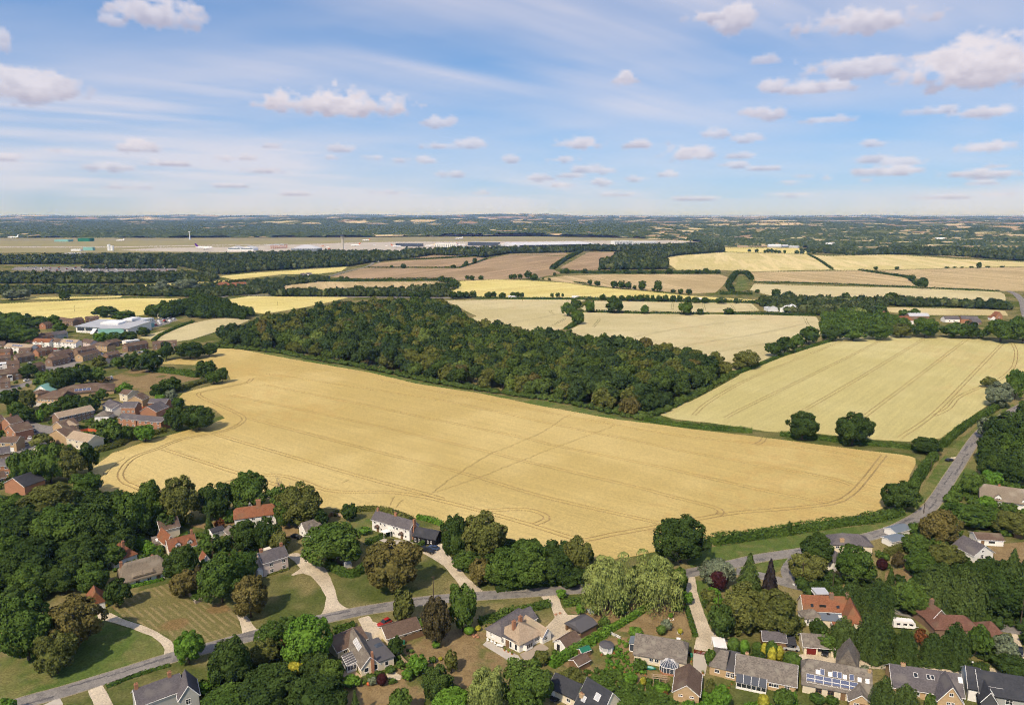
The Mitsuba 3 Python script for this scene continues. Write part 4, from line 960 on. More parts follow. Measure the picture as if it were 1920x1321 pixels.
for pts, h, w, b, neat, lab in [
    ([(1143,1184),(1170,1169),(1200,1150),(1222,1136)], 2.0, 1.7, 'leaf_bright', True, 'clipped bright green hedge running up to the right willow'),
    ([(1033,1250),(1056,1236),(1080,1222),(1108,1206),(1141,1186)], 2.4, 2.4, 'leaf_bright', False, 'green hedge beside the brown roofed garage and flower garden'),
    ([(1287,1138),(1293,1158),(1299,1178),(1304,1194)], 1.0, 1.6, 'leaf_green', True, 'low curved hedge along the long gravel drive'),
    ([(765,1041),(780,1031),(794,1022)], 2.0, 1.8, 'leaf_green', True, 'clipped dark hedge in front of the black barn'),
    ([(615,1058),(630,1070),(655,1080),(672,1076),(684,1066)], 2.4, 3.0, 'leaf_green', False, 'curved hedge round the shed and greenhouse'),
    ([(686,1021),(704,1013),(720,1006)], 2.0, 2.2, 'leaf_green', False, 'garden hedge leading to the white canopy'),
    ([(898,1168),(925,1162),(964,1149),(1000,1142),(1030,1134)], 2.0, 2.4, 'leaf_green', False, 'hedge behind the white bungalow'),
    ([(626,1187),(645,1179),(664,1173)], 1.9, 2.2, 'leaf_green', False, 'short hedge behind the beige bungalow'),
    ([(238,1022),(255,1022),(272,1029),(290,1040)], 3.2, 4.4, 'leaf_bright', False, 'curved bright green hedge behind the thatched cottage'),
    ([(1660,1041),(1680,1034),(1698,1028)], 2.6, 2.6, 'leaf_olive', True, 'golden brown clipped hedge near the gazebo'),
    ([(1056,1134),(1085,1131),(1112,1128)], 1.8, 2.6, 'leaf_green', False, 'rough hedge by the courtyard entrance'),
    ([(930,1107),(990,1099),(1060,1092),(1090,1088)], 2.2, 3.0, 'leaf_dark', False, 'dark hedge below the middle tree belt'),
    ([(200,1288),(250,1268),(318,1247)], .7, 1.4, 'leaf_green', False, 'low ragged hedge bank along the lane'),
    ([(1365,1238),(1380,1246),(1400,1252)], 1.2, 1.6, 'leaf_green', False, 'low garden hedge behind the long bungalow'),
    ([(1622,1236),(1700,1243),(1790,1249),(1850,1251)], 1.4, 3.0, 'leaf_dark', False, 'dark bushes along the sandy track'),
    ([(495,1079),(515,1075),(541,1067)], .7, 1.0, 'leaf_olive', False, 'low border along the pale pink house'),
    ([(245,1101),(280,1093),(308,1086)], .9, 1.2, 'leaf_bright', False, 'flower border along the thatched cottage'),
]:
    hedge('garden_hedge', pts, h, w, b, lab, size=.36, density=9, neat=neat)

# ---------------------------------------------------------------- trees and shrubs one by one: species, column, top, bottom, width in pixels, label
TREES = """
c 136 1112 1216 104|huge rust tinged chestnut tree on the green below the red tiled garage
v 104 1182 1262 78|smaller olive tree in front of the huge rust tinged chestnut
c 736 1009 1108 102|big olive brown chestnut alone on the lawn below the white terrace
c 468 1077 1156 66|rust coloured chestnut beside the worn track
o 1277 961 1054 106|large dark oak where the golden field meets the lane
o 1506 769 823 56|left one of the two lone oaks between the wheat fields
o 1600 771 834 68|larger right one of the two lone oaks between the wheat fields
o 1738 818 850 56|low broad tree at the corner between the two wheat fields
o 1688 899 956 70|dark round tree at the right corner of the golden field
w 1140 1042 1144 104|left one of two pale weeping willows by the lane
w 1230 1040 1138 104|right one of two pale weeping willows by the lane
o 1192 1062 1118 40|dark tree between the two weeping willows
o 1163 1118 1154 34|dark round bush under the left weeping willow
g 1274 1062 1112 34|green tree at the right flank of the weeping willows
s 1346 1046 1100 62|silvery tree beside the lane above the long gravel drive
m 1346 1066 1107 34|dark purple tree in front of the silvery tree
k 1405 1035 1122 66|tall dark conifer by the road fork
z 1444 1046 1120 42|tall blackish purple conifer by the road fork
v 1392 1094 1184 88|broad olive tree right of the long gravel drive
v 1452 1104 1192 88|broad olive tree above the brown shed
d 1353 1130 1200 46|dark shrubby tree at the bend of the long gravel drive
b 1338 1100 1122 26|bright shrub between the gravel drive and the purple tree
d 1325 1123 1138 18|small round bush on the green garden strip
l 1347 1117 1134 20|yellowish shrub right of the green garden strip
o 1532 996 1062 58|dark green tree at the road mouth left of the house on the bend
v 1514 1034 1092 64|yellow green tree at the corner of the link road
b 1554 1030 1058 26|bright green young tree by the house on the bend
g 1603 1022 1092 82|large green tree hiding the house on the bend
m 1654 1046 1067 22|maroon ball shaped shrub near the gazebo
p 1684 1033 1064 22|small purple tree beside the gazebo
k 1671 1062 1092 18|slim conifer below the maroon ball shrub
q 1600 1084 1150 62|feathery conifer behind the red roofed old house
q 1648 1078 1160 70|feathery conifer right of the red roofed old house
g 1706 1086 1150 66|green tree below the gazebo
c 1762 955 1020 68|mustard tinged tree beside the lane bend
g 1718 998 1040 50|green tree behind the blue grey sheds
g 1728 1032 1080 50|green tree right of the gazebo
v 1772 1016 1062 60|olive tree left of the white gabled house
g 1812 940 988 78|green tree above the low white building
g 1856 950 992 64|green tree in front of the long thatched house
v 1896 956 1004 60|olive tree below the long thatched house
b 1851 928 956 30|vivid green tree in front of the long thatched house
g 1828 884 930 48|green tree across the lane from the hedge
b 1858 880 920 42|light green tree beside the lane
o 1862 846 898 58|dark tree right of the lane near the layby
o 1890 856 908 64|dark tree behind the long thatched house
q 1762 1046 1150 84|tall feathery cypress, left end of the big cypress screen
q 1815 1048 1154 86|tall feathery cypress in the middle of the big cypress screen
o 1872 1062 1156 92|dark dense tree at the right end of the cypress screen
k 1900 1026 1090 48|brownish conifer beyond the white gabled house
q 1582 1150 1222 60|dark cypress right of the red roofed old house
q 1640 1142 1232 74|tall dark cypress above the sandy track
q 1697 1172 1238 50|dark conifer left of the rust coloured shrub
r 1727 1178 1210 26|rust coloured shrub among dark conifers
q 1790 1162 1244 64|tall dark conifer in front of the long red roof
q 1752 1182 1242 54|dark conifer right of the rust coloured shrub
g 1838 1172 1232 46|green tree left of the red hipped garage yard
a 1884 1188 1236 44|greyish pale bush below the red hipped garage
d 1902 1230 1266 66|dark bushes at the right end of the sandy track
q 1658 1262 1345 54|pair of bright conifers at the bottom, left one
q 1698 1274 1350 56|pair of bright conifers at the bottom, right one
g 1553 1186 1222 40|green tree right of the double garage
d 1535 1160 1192 34|bush in front of the red roofed old house
e 1376 1194 1223 26|round clipped shrub at the left end of the topiary row
t 1396 1198 1226 20|bright clipped shrub, second in the topiary row
e 1420 1202 1226 22|clipped green shrub in the middle of the topiary row
y 1433 1204 1231 14|slim golden shrub in the topiary row
d 1421 1218 1243 28|dark low bush below the topiary row
y 1448 1212 1242 18|second golden shrub in the topiary row
e 1447 1200 1236 24|tall green shrub behind the golden shrubs
y 1461 1210 1238 18|broad golden shrub at the right of the topiary row
e 1486 1220 1257 36|large rounded green shrub ending the topiary row
n 1333 1216 1250 24|spiky palm like shrub beside the concrete yard
v 1331 1272 1303 20|narrow yellowish cypress between garage and long bungalow
l 1352 1284 1330 36|bright bush in front of the white conservatory
y 1432 1300 1330 22|yellow green shrub below the long bungalow
g 1470 1290 1330 40|bushes at the right end of the long bungalow
l 1488 1292 1328 14|slim light green shrub left of the solar roofed house
n 1532 1300 1316 30|garden bushes under the solar panels
n 1560 1303 1322 24|flowering bushes beside the porch of the solar roofed house
g 1745 1300 1330 22|bush below the roof light bungalow
a 1622 1246 1262 20|small green bush right of the tall hipped roof
l 1290 1108 1132 22|bright shrub at the foot of the right willow
n 1270 1126 1145 24|shrub beside the top of the curved low hedge
e 1240 1171 1189 19|bluish round bush in the brown garden, lower one
a 1250 1160 1180 22|greyish bush in the brown garden, upper one
l 1258 1148 1158 9|little shrub in a white ringed bed
y 1275 1177 1188 10|yellow shrub near the cream bungalow roof
l 1192 1176 1192 30|light shrubs left of the cream bungalow roof
g 1133 1155 1176 22|round green bush on the gravel courtyard corner
b 1088 1132 1150 18|bright bush by the courtyard entrance
l 1052 1103 1121 20|bright roadside bush opposite the white bungalow
g 1118 1134 1150 16|green bush at the brown garden edge
l 1182 1262 1278 30|light green planting in the flower garden
y 1206 1268 1284 12|yellow shrub in the flower garden
n 1150 1254 1272 26|leafy planting beside the brown shed
k 1138 1254 1266 10|tiny dark conifer in the flower garden
n 1200 1238 1252 30|shrubs in front of the cream bungalow
l 1240 1284 1296 30|pale green climber on the garden pergola
r 1247 1294 1305 12|rust coloured bush by the pergola
g 1240 1298 1345 60|dark bushes left of the tan brick garage
g 1180 1284 1340 74|bushes at the bottom below the flower garden
g 1126 1268 1330 76|hedge like bushes right of the slate roofed house
v 1072 1258 1292 66|olive bushes behind the slate roofed house
g 988 1234 1330 104|large dark green tree at the bottom in front of the white bungalow
v 1014 1217 1246 32|pale olive shrub at the corner of the white bungalow terrace
w 914 1250 1345 78|pale weeping tree at the bottom edge
b 850 1288 1345 72|yellow green tree at the bottom edge
o 820 1246 1312 60|dark dense tree beside the scorched lawns
b 783 1226 1262 40|bright bush between the two scorched lawns
v 846 1218 1258 26|thin fruit tree on the white bungalow lawn
n 812 1230 1242 14|small bush on the white bungalow lawn
y 826 1230 1237 9|yellow bush on the white bungalow lawn
t 879 1172 1189 22|round bright bush near the white bungalow
y 896 1171 1182 12|small yellow tree near the white bungalow
l 818 1200 1214 16|bright bush under the brown purple tree
v 757 1104 1168 44|grey green tree beside the lane opposite the big chestnut
p 818 1117 1206 56|tall brown purple tree by the lane
g 867 1092 1180 54|tall green tree beside the brown purple one
g 790 1156 1182 32|green shrub behind the beige bungalow garage
o 742 1192 1230 30|dark shrub in front of the beige garage
k 666 1292 1345 28|bright young conifer at the bottom
m 716 1261 1284 20|maroon ball shaped shrub in front of the beige bungalow
a 699 1268 1283 16|silvery round shrub beside the maroon one
n 731 1247 1262 20|small shrub under the beige gable
n 698 1262 1272 16|low shrub at the beige bungalow terrace
n 735 1270 1280 14|low brownish shrub by the gravel bed
l 660 1270 1282 34|light green border below the timber deck
g 620 1235 1286 48|green bushes left of the timber deck
o 612 1272 1345 76|dark trees at the bottom left of the conifer
n 750 1236 1252 16|small shrub at the garden fence
l 764 1252 1275 22|white flowered bush at the garden fence
n 750 1290 1345 44|bushes at the bottom below the scorched lawn
b 575 1151 1246 92|big bright green tree beside the beige bungalow
g 508 1166 1222 60|green tree next to the lane left of the bright tree
v 496 1196 1246 58|olive tree between the yew and the bright tree
g 541 1152 1204 52|tree against the lane behind the bright tree
r 529 1198 1224 18|red leaved shrub in front of the bright tree
y 554 1236 1268 30|yellow shrub below the bright tree
o 590 1216 1272 58|dark tree below the bright tree
o 432 1196 1286 78|dark yew shaped tree beside the lane
b 404 1246 1288 28|light green shrub at the foot of the yew
a 370 1282 1296 16|whitish shrub right of the grey gabled house
l 384 1278 1300 26|green shrubs right of the grey gabled house
o 505 1246 1330 110|big dark tree mass at the bottom, left one
o 590 1262 1345 100|big dark tree mass at the bottom, right one
g 430 1284 1345 100|leafy trees at the bottom beside the grey gabled house
b 352 1181 1242 54|round green tree beside the curved gravel drive entrance
b 14 1308 1345 36|light green bush in the bottom left corner
g 46 1112 1236 104|large bushy green tree at the left edge above the green
o 118 1054 1112 62|tree left of the red tiled garage
g 172 1052 1110 60|tree above the red tiled garage
g 54 1056 1118 70|tree at the left edge behind the large bushy one
o 220 1084 1138 46|dark tree between the red tiled garage and the thatched cottage
y 199 1130 1137 7|tiny yellow bush at the garage corner
o 342 1022 1090 62|dark pine in front of the dormered red cottage
c 346 1066 1116 56|mixed green and bronze tree right of the thatched cottage
p 377 1058 1112 28|thin dark purple tree beside the bronze tree
g 414 1040 1128 78|big green tree left of the pale pink house
g 452 1034 1092 62|green tree touching the pale pink house
n 368 1112 1126 20|shrubs inside the low garden wall
k 391 958 1000 22|conifer left of the red roofed farmhouse
r 411 972 992 20|purplish bush beside that conifer
t 431 953 970 18|round bright bush above the red roofed farmhouse
g 394 1000 1042 42|garden trees right of the dormered red cottage
o 458 974 1030 62|dark tree in front of the red roofed farmhouse
o 500 968 1030 48|dark conifer like tree in front of the farmhouse wall
v 524 992 1036 40|brownish tree left of the small white gabled cottage
g 622 976 1062 112|large spreading green tree beside the forked gravel drive
g 300 936 985 30|light green shrub behind the dormered red cottage
g 281 900 974 48|green tree on the field edge, left one of the row
v 337 890 984 72|tall olive tree on the field edge
o 402 902 972 62|dark round tree on the field edge
g 468 884 958 74|tall green tree behind the farmhouse chimney
x 524 884 938 26|bare dead tree on the field edge
g 524 908 966 40|bushy tree under the bare dead tree
v 560 902 986 88|light olive tree right of the farmhouse
g 540 930 985 56|tree against the farmhouse right end
o 596 952 992 36|dark bush left of the white terrace gardens
o 654 942 976 30|spiky tree behind the white terrace
l 683 986 1002 24|bright garden bush left of the white terrace
n 730 990 1002 14|climber over the terrace porch
o 852 962 1052 50|dark conical tree right of the black barn
v 906 957 1052 86|tall yellow green tree in the middle belt
g 985 1012 1098 92|broad green tree in the middle belt
c 900 1046 1096 44|brownish bush at the left foot of the middle belt
g 940 1028 1096 70|green tree low in the middle belt
o 1040 1026 1094 62|dark tree in the middle belt
v 1085 1004 1078 56|yellow green round tree at the right of the middle belt
o 1066 1056 1100 64|dark bushes at the right foot of the middle belt
g 872 1030 1070 50|bush filling the left of the middle belt
g 960 1062 1102 64|bushes along the lane under the middle belt
o 1480 968 1010 10|young slim hedge tree in the roadside verge
s 1874 714 762 50|silver tree beside the lane at the pale field corner
g 1906 690 748 34|green tree at the right end of the pale field
v 1856 706 726 30|light olive tree behind the silver tree
s 1856 782 822 42|pale grey green tree right of the lane bend
o 1892 770 832 74|dark tree in the right edge belt
o 1862 816 862 54|dark tree overhanging the lane
g 1890 812 868 66|green tree at the right edge belt
k 1806 886 908 13|small blue conifer beside the lane
v 1400 655 689 52|flat topped olive tree in the field hedge
o 1452 640 668 36|dark oak, lower one of the hedge row
o 1472 630 662 34|dark oak, second of the hedge row
g 1494 626 654 28|green oak, third of the hedge row
o 1518 611 645 38|largest dark oak at the top of the hedge row
v 1386 676 692 30|low green tree under the flat topped one
g 1064 566 592 24|green tree at the top of the clump between cream fields
o 1079 560 583 21|dark tree at the top of the clump between cream fields
g 1083 581 607 24|green tree in the middle of the clump between cream fields
g 1106 563 585 18|thin tree right of the clump between cream fields
o 1152 559 586 36|broad dark tree in the hedge below the narrow field
g 1209 571 588 16|small round tree in the hedge below the narrow field
g 1286 565 590 28|leaning green tree in the hedge below the narrow field
o 1313 578 590 14|low dark bush in the hedge below the narrow field
o 1366 577 589 18|dark bush left of the white farm barn
o 386 674 708 42|dark tree at the field corner, upper one
g 400 694 720 30|green tree at the field corner, lower one
o 416 688 717 22|dark tree at the field corner, right one
o 328 760 806 40|dark tree left of the pair in the field notch
o 372 759 806 58|large dark tree in the field notch
g 205 783 828 46|round green tree among the estate houses
g 237 796 826 24|green tree below the estate terrace
b 272 795 828 38|bright green tree below the estate terrace
o 279 656 696 46|dark tree above the school field
o 311 640 674 26|upright dark tree by the estate end block
o 356 640 672 52|dark tree at the far corner of the golden field
o 391 642 668 32|dark tree at the left end of the big wood
o 320 706 735 42|dark tree below the school field
o 298 718 748 34|dark tree behind the red brick estate houses
s 320 729 756 24|pale willowish tree at the field edge
g 334 744 766 22|green tree at the field bulge
b 300 738 762 24|bright bush behind the red brick estate houses
b 234 717 738 28|bright green trees behind the school roof
g 178 688 718 38|green tree left of the yellow digger
o 150 682 722 46|dark tree in the estate belt, right part
o 116 690 732 48|dark tree in the estate belt, middle part
g 85 694 732 44|green tree in the estate belt, left part
o 52 682 708 34|dark round tree among the grey estate roofs
v 186 666 690 26|light tree in the estate gardens
o 246 660 694 28|brownish tree beside the estate gardens
g 222 668 690 24|green tree in the estate court
o 135 688 712 50|dark tree filling the estate belt
o 20 728 762 42|tree left of the school
v 50 730 768 30|olive tree in front of the school
o 45 762 792 42|dark tree below the school playground
g 30 752 780 30|green tree left of the school playground
g 95 753 782 34|green tree between school and terrace
o 130 738 778 46|dark tree in front of the school roof
o 166 740 776 42|dark tree right of the school roof
g 190 728 750 22|green tree right of the long school roof
b 75 766 790 16|bright slim tree by the estate turning place
v 77 812 840 38|round olive tree in the estate turning place
g 42 842 908 50|tall green tree in front of the pink brick houses
g 92 830 905 66|broad green tree at the estate corner
v 126 836 900 58|olive tree at the estate corner by the field
o 164 828 884 36|dark tree below the tan gable house
g 160 884 930 62|green tree at the left tip of the golden field
v 92 906 966 94|olive tree right of the dark brick house
g 20 924 972 60|green tree below the dark brick house
o 40 950 1026 90|copse tree, top left of the dense left copse
g 116 946 1034 96|copse tree in the middle of the dense left copse
o 186 938 1030 86|dark copse tree near the field tip
g 244 920 1012 74|tall copse tree at the right of the dense left copse
o 150 1000 1072 92|copse tree low in the dense left copse
o 60 1008 1086 96|dark copse tree at the lower left
g 8 990 1066 62|copse tree at the left edge
o 226 990 1042 60|dark copse tree by the bright curved hedge
g 205 1018 1062 50|copse tree left of the bright curved hedge
o 310 955 1000 44|dark tree behind the dormered red cottage
o 198 573 594 44|dark conifers behind the leisure centre
g 232 582 600 44|light green tree behind the leisure centre
g 298 570 592 36|green tree by the old white houses
b 188 622 642 28|tree in front of the leisure centre, left one
g 214 622 642 30|tree in front of the leisure centre, middle one
o 240 620 640 36|tree in front of the leisure centre, right one
o 268 612 630 26|dark tree at the leisure centre entrance
g 100 590 612 26|green tree behind the orange gabled house
o 72 592 614 40|dark trees behind the estate back row
g 20 588 614 40|trees at the upper left of the estate
g 45 608 642 48|green tree above the long brick terrace
o 15 612 642 36|dark tree at the left edge above the terrace
g 112 604 624 26|tree beside the orange gabled house
s 292 535 548 26|grey willow beside the main road, right one
s 22 543 562 34|large grey willow at the left edge
s 44 541 560 28|grey willow right of the large one
s 304 524 545 24|pale grey poplar above the main road
s 350 522 546 52|wide pale grey willow row above the main road
o 122 546 562 22|dark round tree by the yellow strip
o 358 542 556 22|dark round tree by the main road
g 1600 608 638 46|green farmyard tree behind the pale wheat, left one
w 1610 576 600 32|pale round willow by the farm
o 1650 568 590 24|dark tree left of the straw field
o 1560 612 638 40|dark tree at the farm end of the hedge row
g 1646 600 636 50|tall green tree beside the red farm roof
v 1690 606 632 40|olive bronze tree below the red farm roof
g 1735 594 632 50|broad green tree in front of the farm
g 1790 604 633 44|green tree below the slate farm shed
o 1818 602 634 34|dark tree right of the slate farm shed
g 1836 616 634 26|low tree at the end of the farm row
g 1878 598 640 62|large green tree at the right end of the pale field
g 1920 592 642 60|tree at the right frame edge beyond the pale field
o 1586 548 562 16|lone tree on the straw field, left one
o 1672 547 566 26|lone broad oak on the straw field, right one
o 1730 519 541 20|larger oak in the slanting hedge
o 1710 515 527 14|smaller oak in the slanting hedge
o 1642 499 506 8|small round tree on the striped field edge
o 1682 499 506 8|second small round tree on the striped field edge
o 1836 491 503 9|lone tree on the far hedge line
g 1694 580 592 18|dark tree beside the farm yard
g 1714 578 592 22|tree behind the slate farm shed
"""
for row in TREES.strip().split('\n'):
    a, lab = row.split('|')
    sp, u, vt, vb, w = a.split()
    tree(sp, float(u), float(vt), float(vb), float(w), lab)
def v_low(vb, u): return 1 if vb < 507 and u < 900 else 0
# rows of look-alikes far off
for grp, lab, cat_sp, spots in [
    ('round trees along the main road', 'small round roadside tree in the row along the main road', 'o', [(773,548,557,12),(786,546,557,12),(800,545,557,14),(850,546,560,16),(862,545,560,14),(874,546,559,12),(887,545,558,14),(916,547,558,14),(926,546,557,10),(942,548,559,14),(962,547,557,12),(970,547,557,10),(978,548,557,10),(1035,549,557,7),(1046,548,557,8),(1055,550,557,5),(1130,551,562,12),(1150,553,563,12),(1166,553,563,12),(1180,553,564,12),(1191,553,564,8),(1202,552,564,14),(1214,552,564,10),(1224,553,564,8),(1236,553,565,12),(1248,552,565,10),(1262,553,565,12),(1274,553,565,10),(1290,555,567,12),(1305,556,568,14),(1322,557,568,14),(1352,557,569,20),(1380,557,569,8)]),
    ('hedgerow trees of the middle fields', 'dark round hedgerow tree among the middle distance fields', 'o', [(734,496.5,502,6),(756,494,503,10),(850,496,503,11),(874,488.5,498,9),(890,483,494,10),(869,494,500,6),(640,517,526,10),(650,518,526,8),(732,519,526,8),(828,517,528,14),(838,520,531,10),(853,523,541,15),(848,522,540,12),(826,530,542,14),(838,530,542,14),(808,534,546,10),(797,536,546,6),(885,516,525,10),(876,516,524,8),(902,516,525,10),(958,514,523,9),(965,513,523,9),(975,513,522,10),(990,507,522,14),(1001,513,525,16),(1018,520,524,4),(1030,521,526,6),(1040,511,517,7),(1062,502,513,10),(1097,503,512,9),(1124,500,508,6),(1106,524,534,10),(1120,526,535,12),(1152,526,540,14),(1165,526,541,14),(1178,528,541,14),(1190,535,542,8),(1204,525,544,15),(1234,525,546,15),(1226,539,545,8),(1262,542,548,10),(1276,541,551,10),(1292,541,552,12),(1150,503,512,12),(1175,505,513,12),(1200,503,513,10),(1225,504,513,10),(1255,503,513,14),(1290,505,513,9),(1308,505,513,12),(1324,502,513,12),(1345,505,513,12),(1455,541,556,18),(1478,545,558,18),(1420,542,549,10),(1405,468,472,6),(1419,467,473,6)]),
    ('small trees along the thin yellow field', 'small dark tree in the open row along the thin yellow field', 'o', [(1405,467,471.5,6),(1419,466.5,473,7),(1434,468,474,5),(1440,466.5,474,8),(1447,466,474,8),(1455,468,474,7),(1461,468.5,474.5,7),(1471,468,475,5),(1494,469,476,8),(1504,469.5,476,9),(1517,468,474,8),(1526,470,476,7),(1587,472,479,5),(1600,472.5,479,7),(1622,469,478,7),(1633,470,478,7)]),
    ('trees along the hedge of the striped field', 'tiny bush on the far edge of the striped field', 'd', [(1775,499.5,502.5,8),(1790,499.5,502,6),(1804,499.5,502,6),(1822,499,502,8),(1852,498.5,501.5,8),(1880,498.5,501,8)])]:
    for u, vt, vb, w in spots:
        if grp.startswith('hedgerow'):
            where = ('along the hedges of the brown fields' if v_low(vb, u) == 1 else 'in the thick hedge below the broad brown field' if u < 870 else 'left of the tan stubble field' if u < 1080 else
                     'between the bright yellow field and the tan stubble field' if vb > 520 and u < 1300 else 'in the dark tree hedge above the tan stubble field' if vb < 516 else 'near the small green meadow')
            tree(cat_sp, u, vt, vb, w, 'dark round hedgerow tree ' + where, 'hedgerow trees ' + where); continue
        tree(cat_sp, u, vt, vb, w, lab, grp)

# ---------------------------------------------------------------- buildings
winply = {}
def window_shapes(w, h, fr, mull):
    k = (round(w, 2), round(h, 2), fr, mull)
    if k not in winply:
        b = .09 if w > .6 else .06
        ms = [box(0, b, -.06, .02, 0, h), box(w - b, w, -.06, .02, 0, h), box(b, w - b, -.06, .02, 0, b), box(b, w - b, -.06, .02, h - b, h), box(-.06, w + .06, -.12, .02, -.08, -.005)]
        for i in range(1, mull): ms.append(box(w * i / mull - .035, w * i / mull + .035, -.05, .02, b, h - b))
        if h > 1.0 and mull > 1: ms.append(box(b, w - b, -.045, .02, h * .6 - .03, h * .6 + .03))
        winply[k] = (mikit.ply(join(ms), fr), mikit.ply(box(.04, w - .04, -.03, .015, .04, h - .04), 'glass'))
    return winply[k]

FOOT = []
class House:
    def __init__(self, name, label, cat='house', group=None):
        self.key = thing(name, label, cat, group)
    def wing(self, A, B, depth, eave, rise, roof='gable', ridge='x', wall='wall_white', tiles='tile_red', over=.3, zref=0.0, extra=0.0, base=0.0, thick=.18, inset=.25):
        """A block whose wall nearest the camera runs from pixel A to pixel B (on the ground, or at height zref); depth metres go away from it."""
        m, L = frame(P(*A, zref), P(*B, zref))
        L += extra
        FOOT.append(Polygon([tuple((m @ np.array([x, y, 0, 1.0]))[:2]) for x, y in ((-1, -1), (L + 1, -1), (L + 1, depth + 1), (-1, depth + 1))]))
        self.m, self.L, self.D, self.eave, self.rise, self.ridge = m, L, depth, eave, rise, ridge
        D, e, r = depth, eave, rise
        if ridge == 'y': across, along = L, D
        else: across, along = D, L
        def loc(al, ac, z): return (al, ac, z) if ridge == 'x' else (ac, al, z)
        if roof == 'flat':
            self.wall_(box(0, L, 0, D, base, e), wall)
            part(self.key, 'roof', tf(m, box(-over, L + over, -over, D + over, e, e + .22)), tiles)
        elif roof == 'mono':
            self.wall_(hull([(x, y, z) for x in (0, L) for y, z in ((0, base), (D, base), (0, e), (D, e + r))]), wall)
            s = r / D
            part(self.key, 'roof', tf(m, slab([(-over, -over, e - s * over + .05), (L + over, -over, e - s * over + .05), (L + over, D + .05, e + r + .05), (-over, D + .05, e + r + .05)], .14)), tiles)
        elif roof in ('hip', 'half', 'hipl', 'hipr', 'halfl', 'halfr'):
            hl = roof in ('hip', 'hipl', 'half', 'halfl'); hr = roof in ('hip', 'hipr', 'half', 'halfr')
            full = roof.startswith('hip')
            k = 0.0 if full else .55
            wpts = [loc(al, ac, z) for al in (0, along) for ac in (0, across) for z in (base, e)]
            for al, hp in ((0, hl), (along, hr)):
                if hp and not full: wpts += [loc(al, across * .5 + s * across * .5 * (1 - k), e + r * k - .1) for s in (-1, 1)]
                if not hp: wpts.append(loc(al, across / 2, e + r - .1))
            self.wall_(hull(wpts), wall)
            o = over; s = r / (across / 2)
            pts = [loc(al, ac, z) for al in (-o, along + o) for ac in (-o, across + o) for z in (e - s * o * .6, e - s * o * .6 + thick)]
            ins = across / 2 * (1 - k) * (1.0 if full else .62)
            for al, hp, sg in ((0, hl, 1), (along, hr, -1)):
                if hp:
                    pts.append(loc(al + sg * min(ins, along / 2 - .01), across / 2, e + r + thick))
                    if not full: pts += [loc(al - sg * o, across * .5 + q * across * .5 * (1 - k), e + r * k + thick * .5) for q in (-1, 1)]
                else: pts += [loc(al - sg * o, across / 2, e + r + thick)]
            part(self.key, 'roof', tf(m, hull(pts)), tiles)
        else:
            self.wall_(hull([loc(al, ac, z) for al in (0, along) for ac, z in ((0, base), (across, base), (0, e), (across, e), (across / 2, e + r - .06))]), wall)
            s = r / (across / 2); o = over
            q1 = [loc(-o, -o, e - s * o + thick), loc(along + o, -o, e - s * o + thick), loc(along + o, across / 2, e + r + thick), loc(-o, across / 2, e + r + thick)]
            q2 = [loc(-o, across / 2, e + r + thick), loc(along + o, across / 2, e + r + thick), loc(along + o, across + o, e - s * o + thick), loc(-o, across + o, e - s * o + thick)]
            if ridge == 'y': q1, q2 = q1[::-1], q2[::-1]
            part(self.key, 'roof', tf(m, join([slab(q1, thick), slab(q2, thick)])), tiles)
            if P(*A)[1] < 480:                                   # gutters along both eaves, boards up the near gables
                zg = e - s * o + thick - .12
                g = [((-o, -o - .07, zg), (along + o, -o - .07, zg)), ((-o, across + o + .07, zg), (along + o, across + o + .07, zg))]
                part(self.key, 'gutter', tf(m, join([cyl(loc(*p), loc(*q), .075, .075, 6) for p, q in g])), 'black_paint' if 'dark' in tiles or wall == 'wall_black' else 'white_paint')
                part(self.key, 'bargeboard', tf(m, join([cyl(loc(al, y0, e - s * o + thick - .16), loc(al, across / 2, e + r + thick - .16), .09, .09, 4) for al in (-o - .02, along + o + .02) for y0 in (-o, across + o)])), 'black_paint' if wall == 'wall_black' else 'white_paint')
        return self
    def wall_(self, mesh, mat):
        self.last = part(self.key, 'wall', tf(self.m, mesh), mat), mesh, mat
    def wm(self, face, t, z):
        """Matrix of a spot on a wall: face f (front), l, r; t metres (or a fraction below 1) along it, seen from outside left to right."""
        if face == 'f': o, x, y = (t * self.L if 0 < t < 1 else t, 0, z), (1, 0), (0, 1)
        elif face == 'r': o, x, y = (self.L, t * self.D if 0 < t < 1 else t, z), (0, 1), (-1, 0)
        elif face == 'l': o, x, y = (0, self.D - (t * self.D if 0 < t < 1 else t), z), (0, -1), (1, 0)
        q = np.eye(4); q[:2, 0] = x; q[:2, 1] = y; q[:3, 3] = o
        return self.m @ q
    def win(self, face, ts, z, w=1.1, h=1.1, fr='white_paint', mull=2):
        a, b = window_shapes(w, h, fr, mull)
        for t in (ts if isinstance(ts, (list, tuple)) else [ts]):
            q = self.wm(face, t, z) @ shift(-w / 2, 0)
            k = placed(self.key, 'window', a, q)
            placed(k, 'pane', b, q)
        return self
    def door(self, face, t, w=1.0, h=2.1, col='timber', z=0.0):
        q = self.wm(face, t, z) @ shift(-w / 2, 0)
        part(self.key, 'door', tf(q, join([box(0, w, -.07, .02, 0, h), box(-.09, -.005, -.05, .02, 0, h + .09), box(w + .005, w + .09, -.05, .02, 0, h + .09)])), col)
        return self
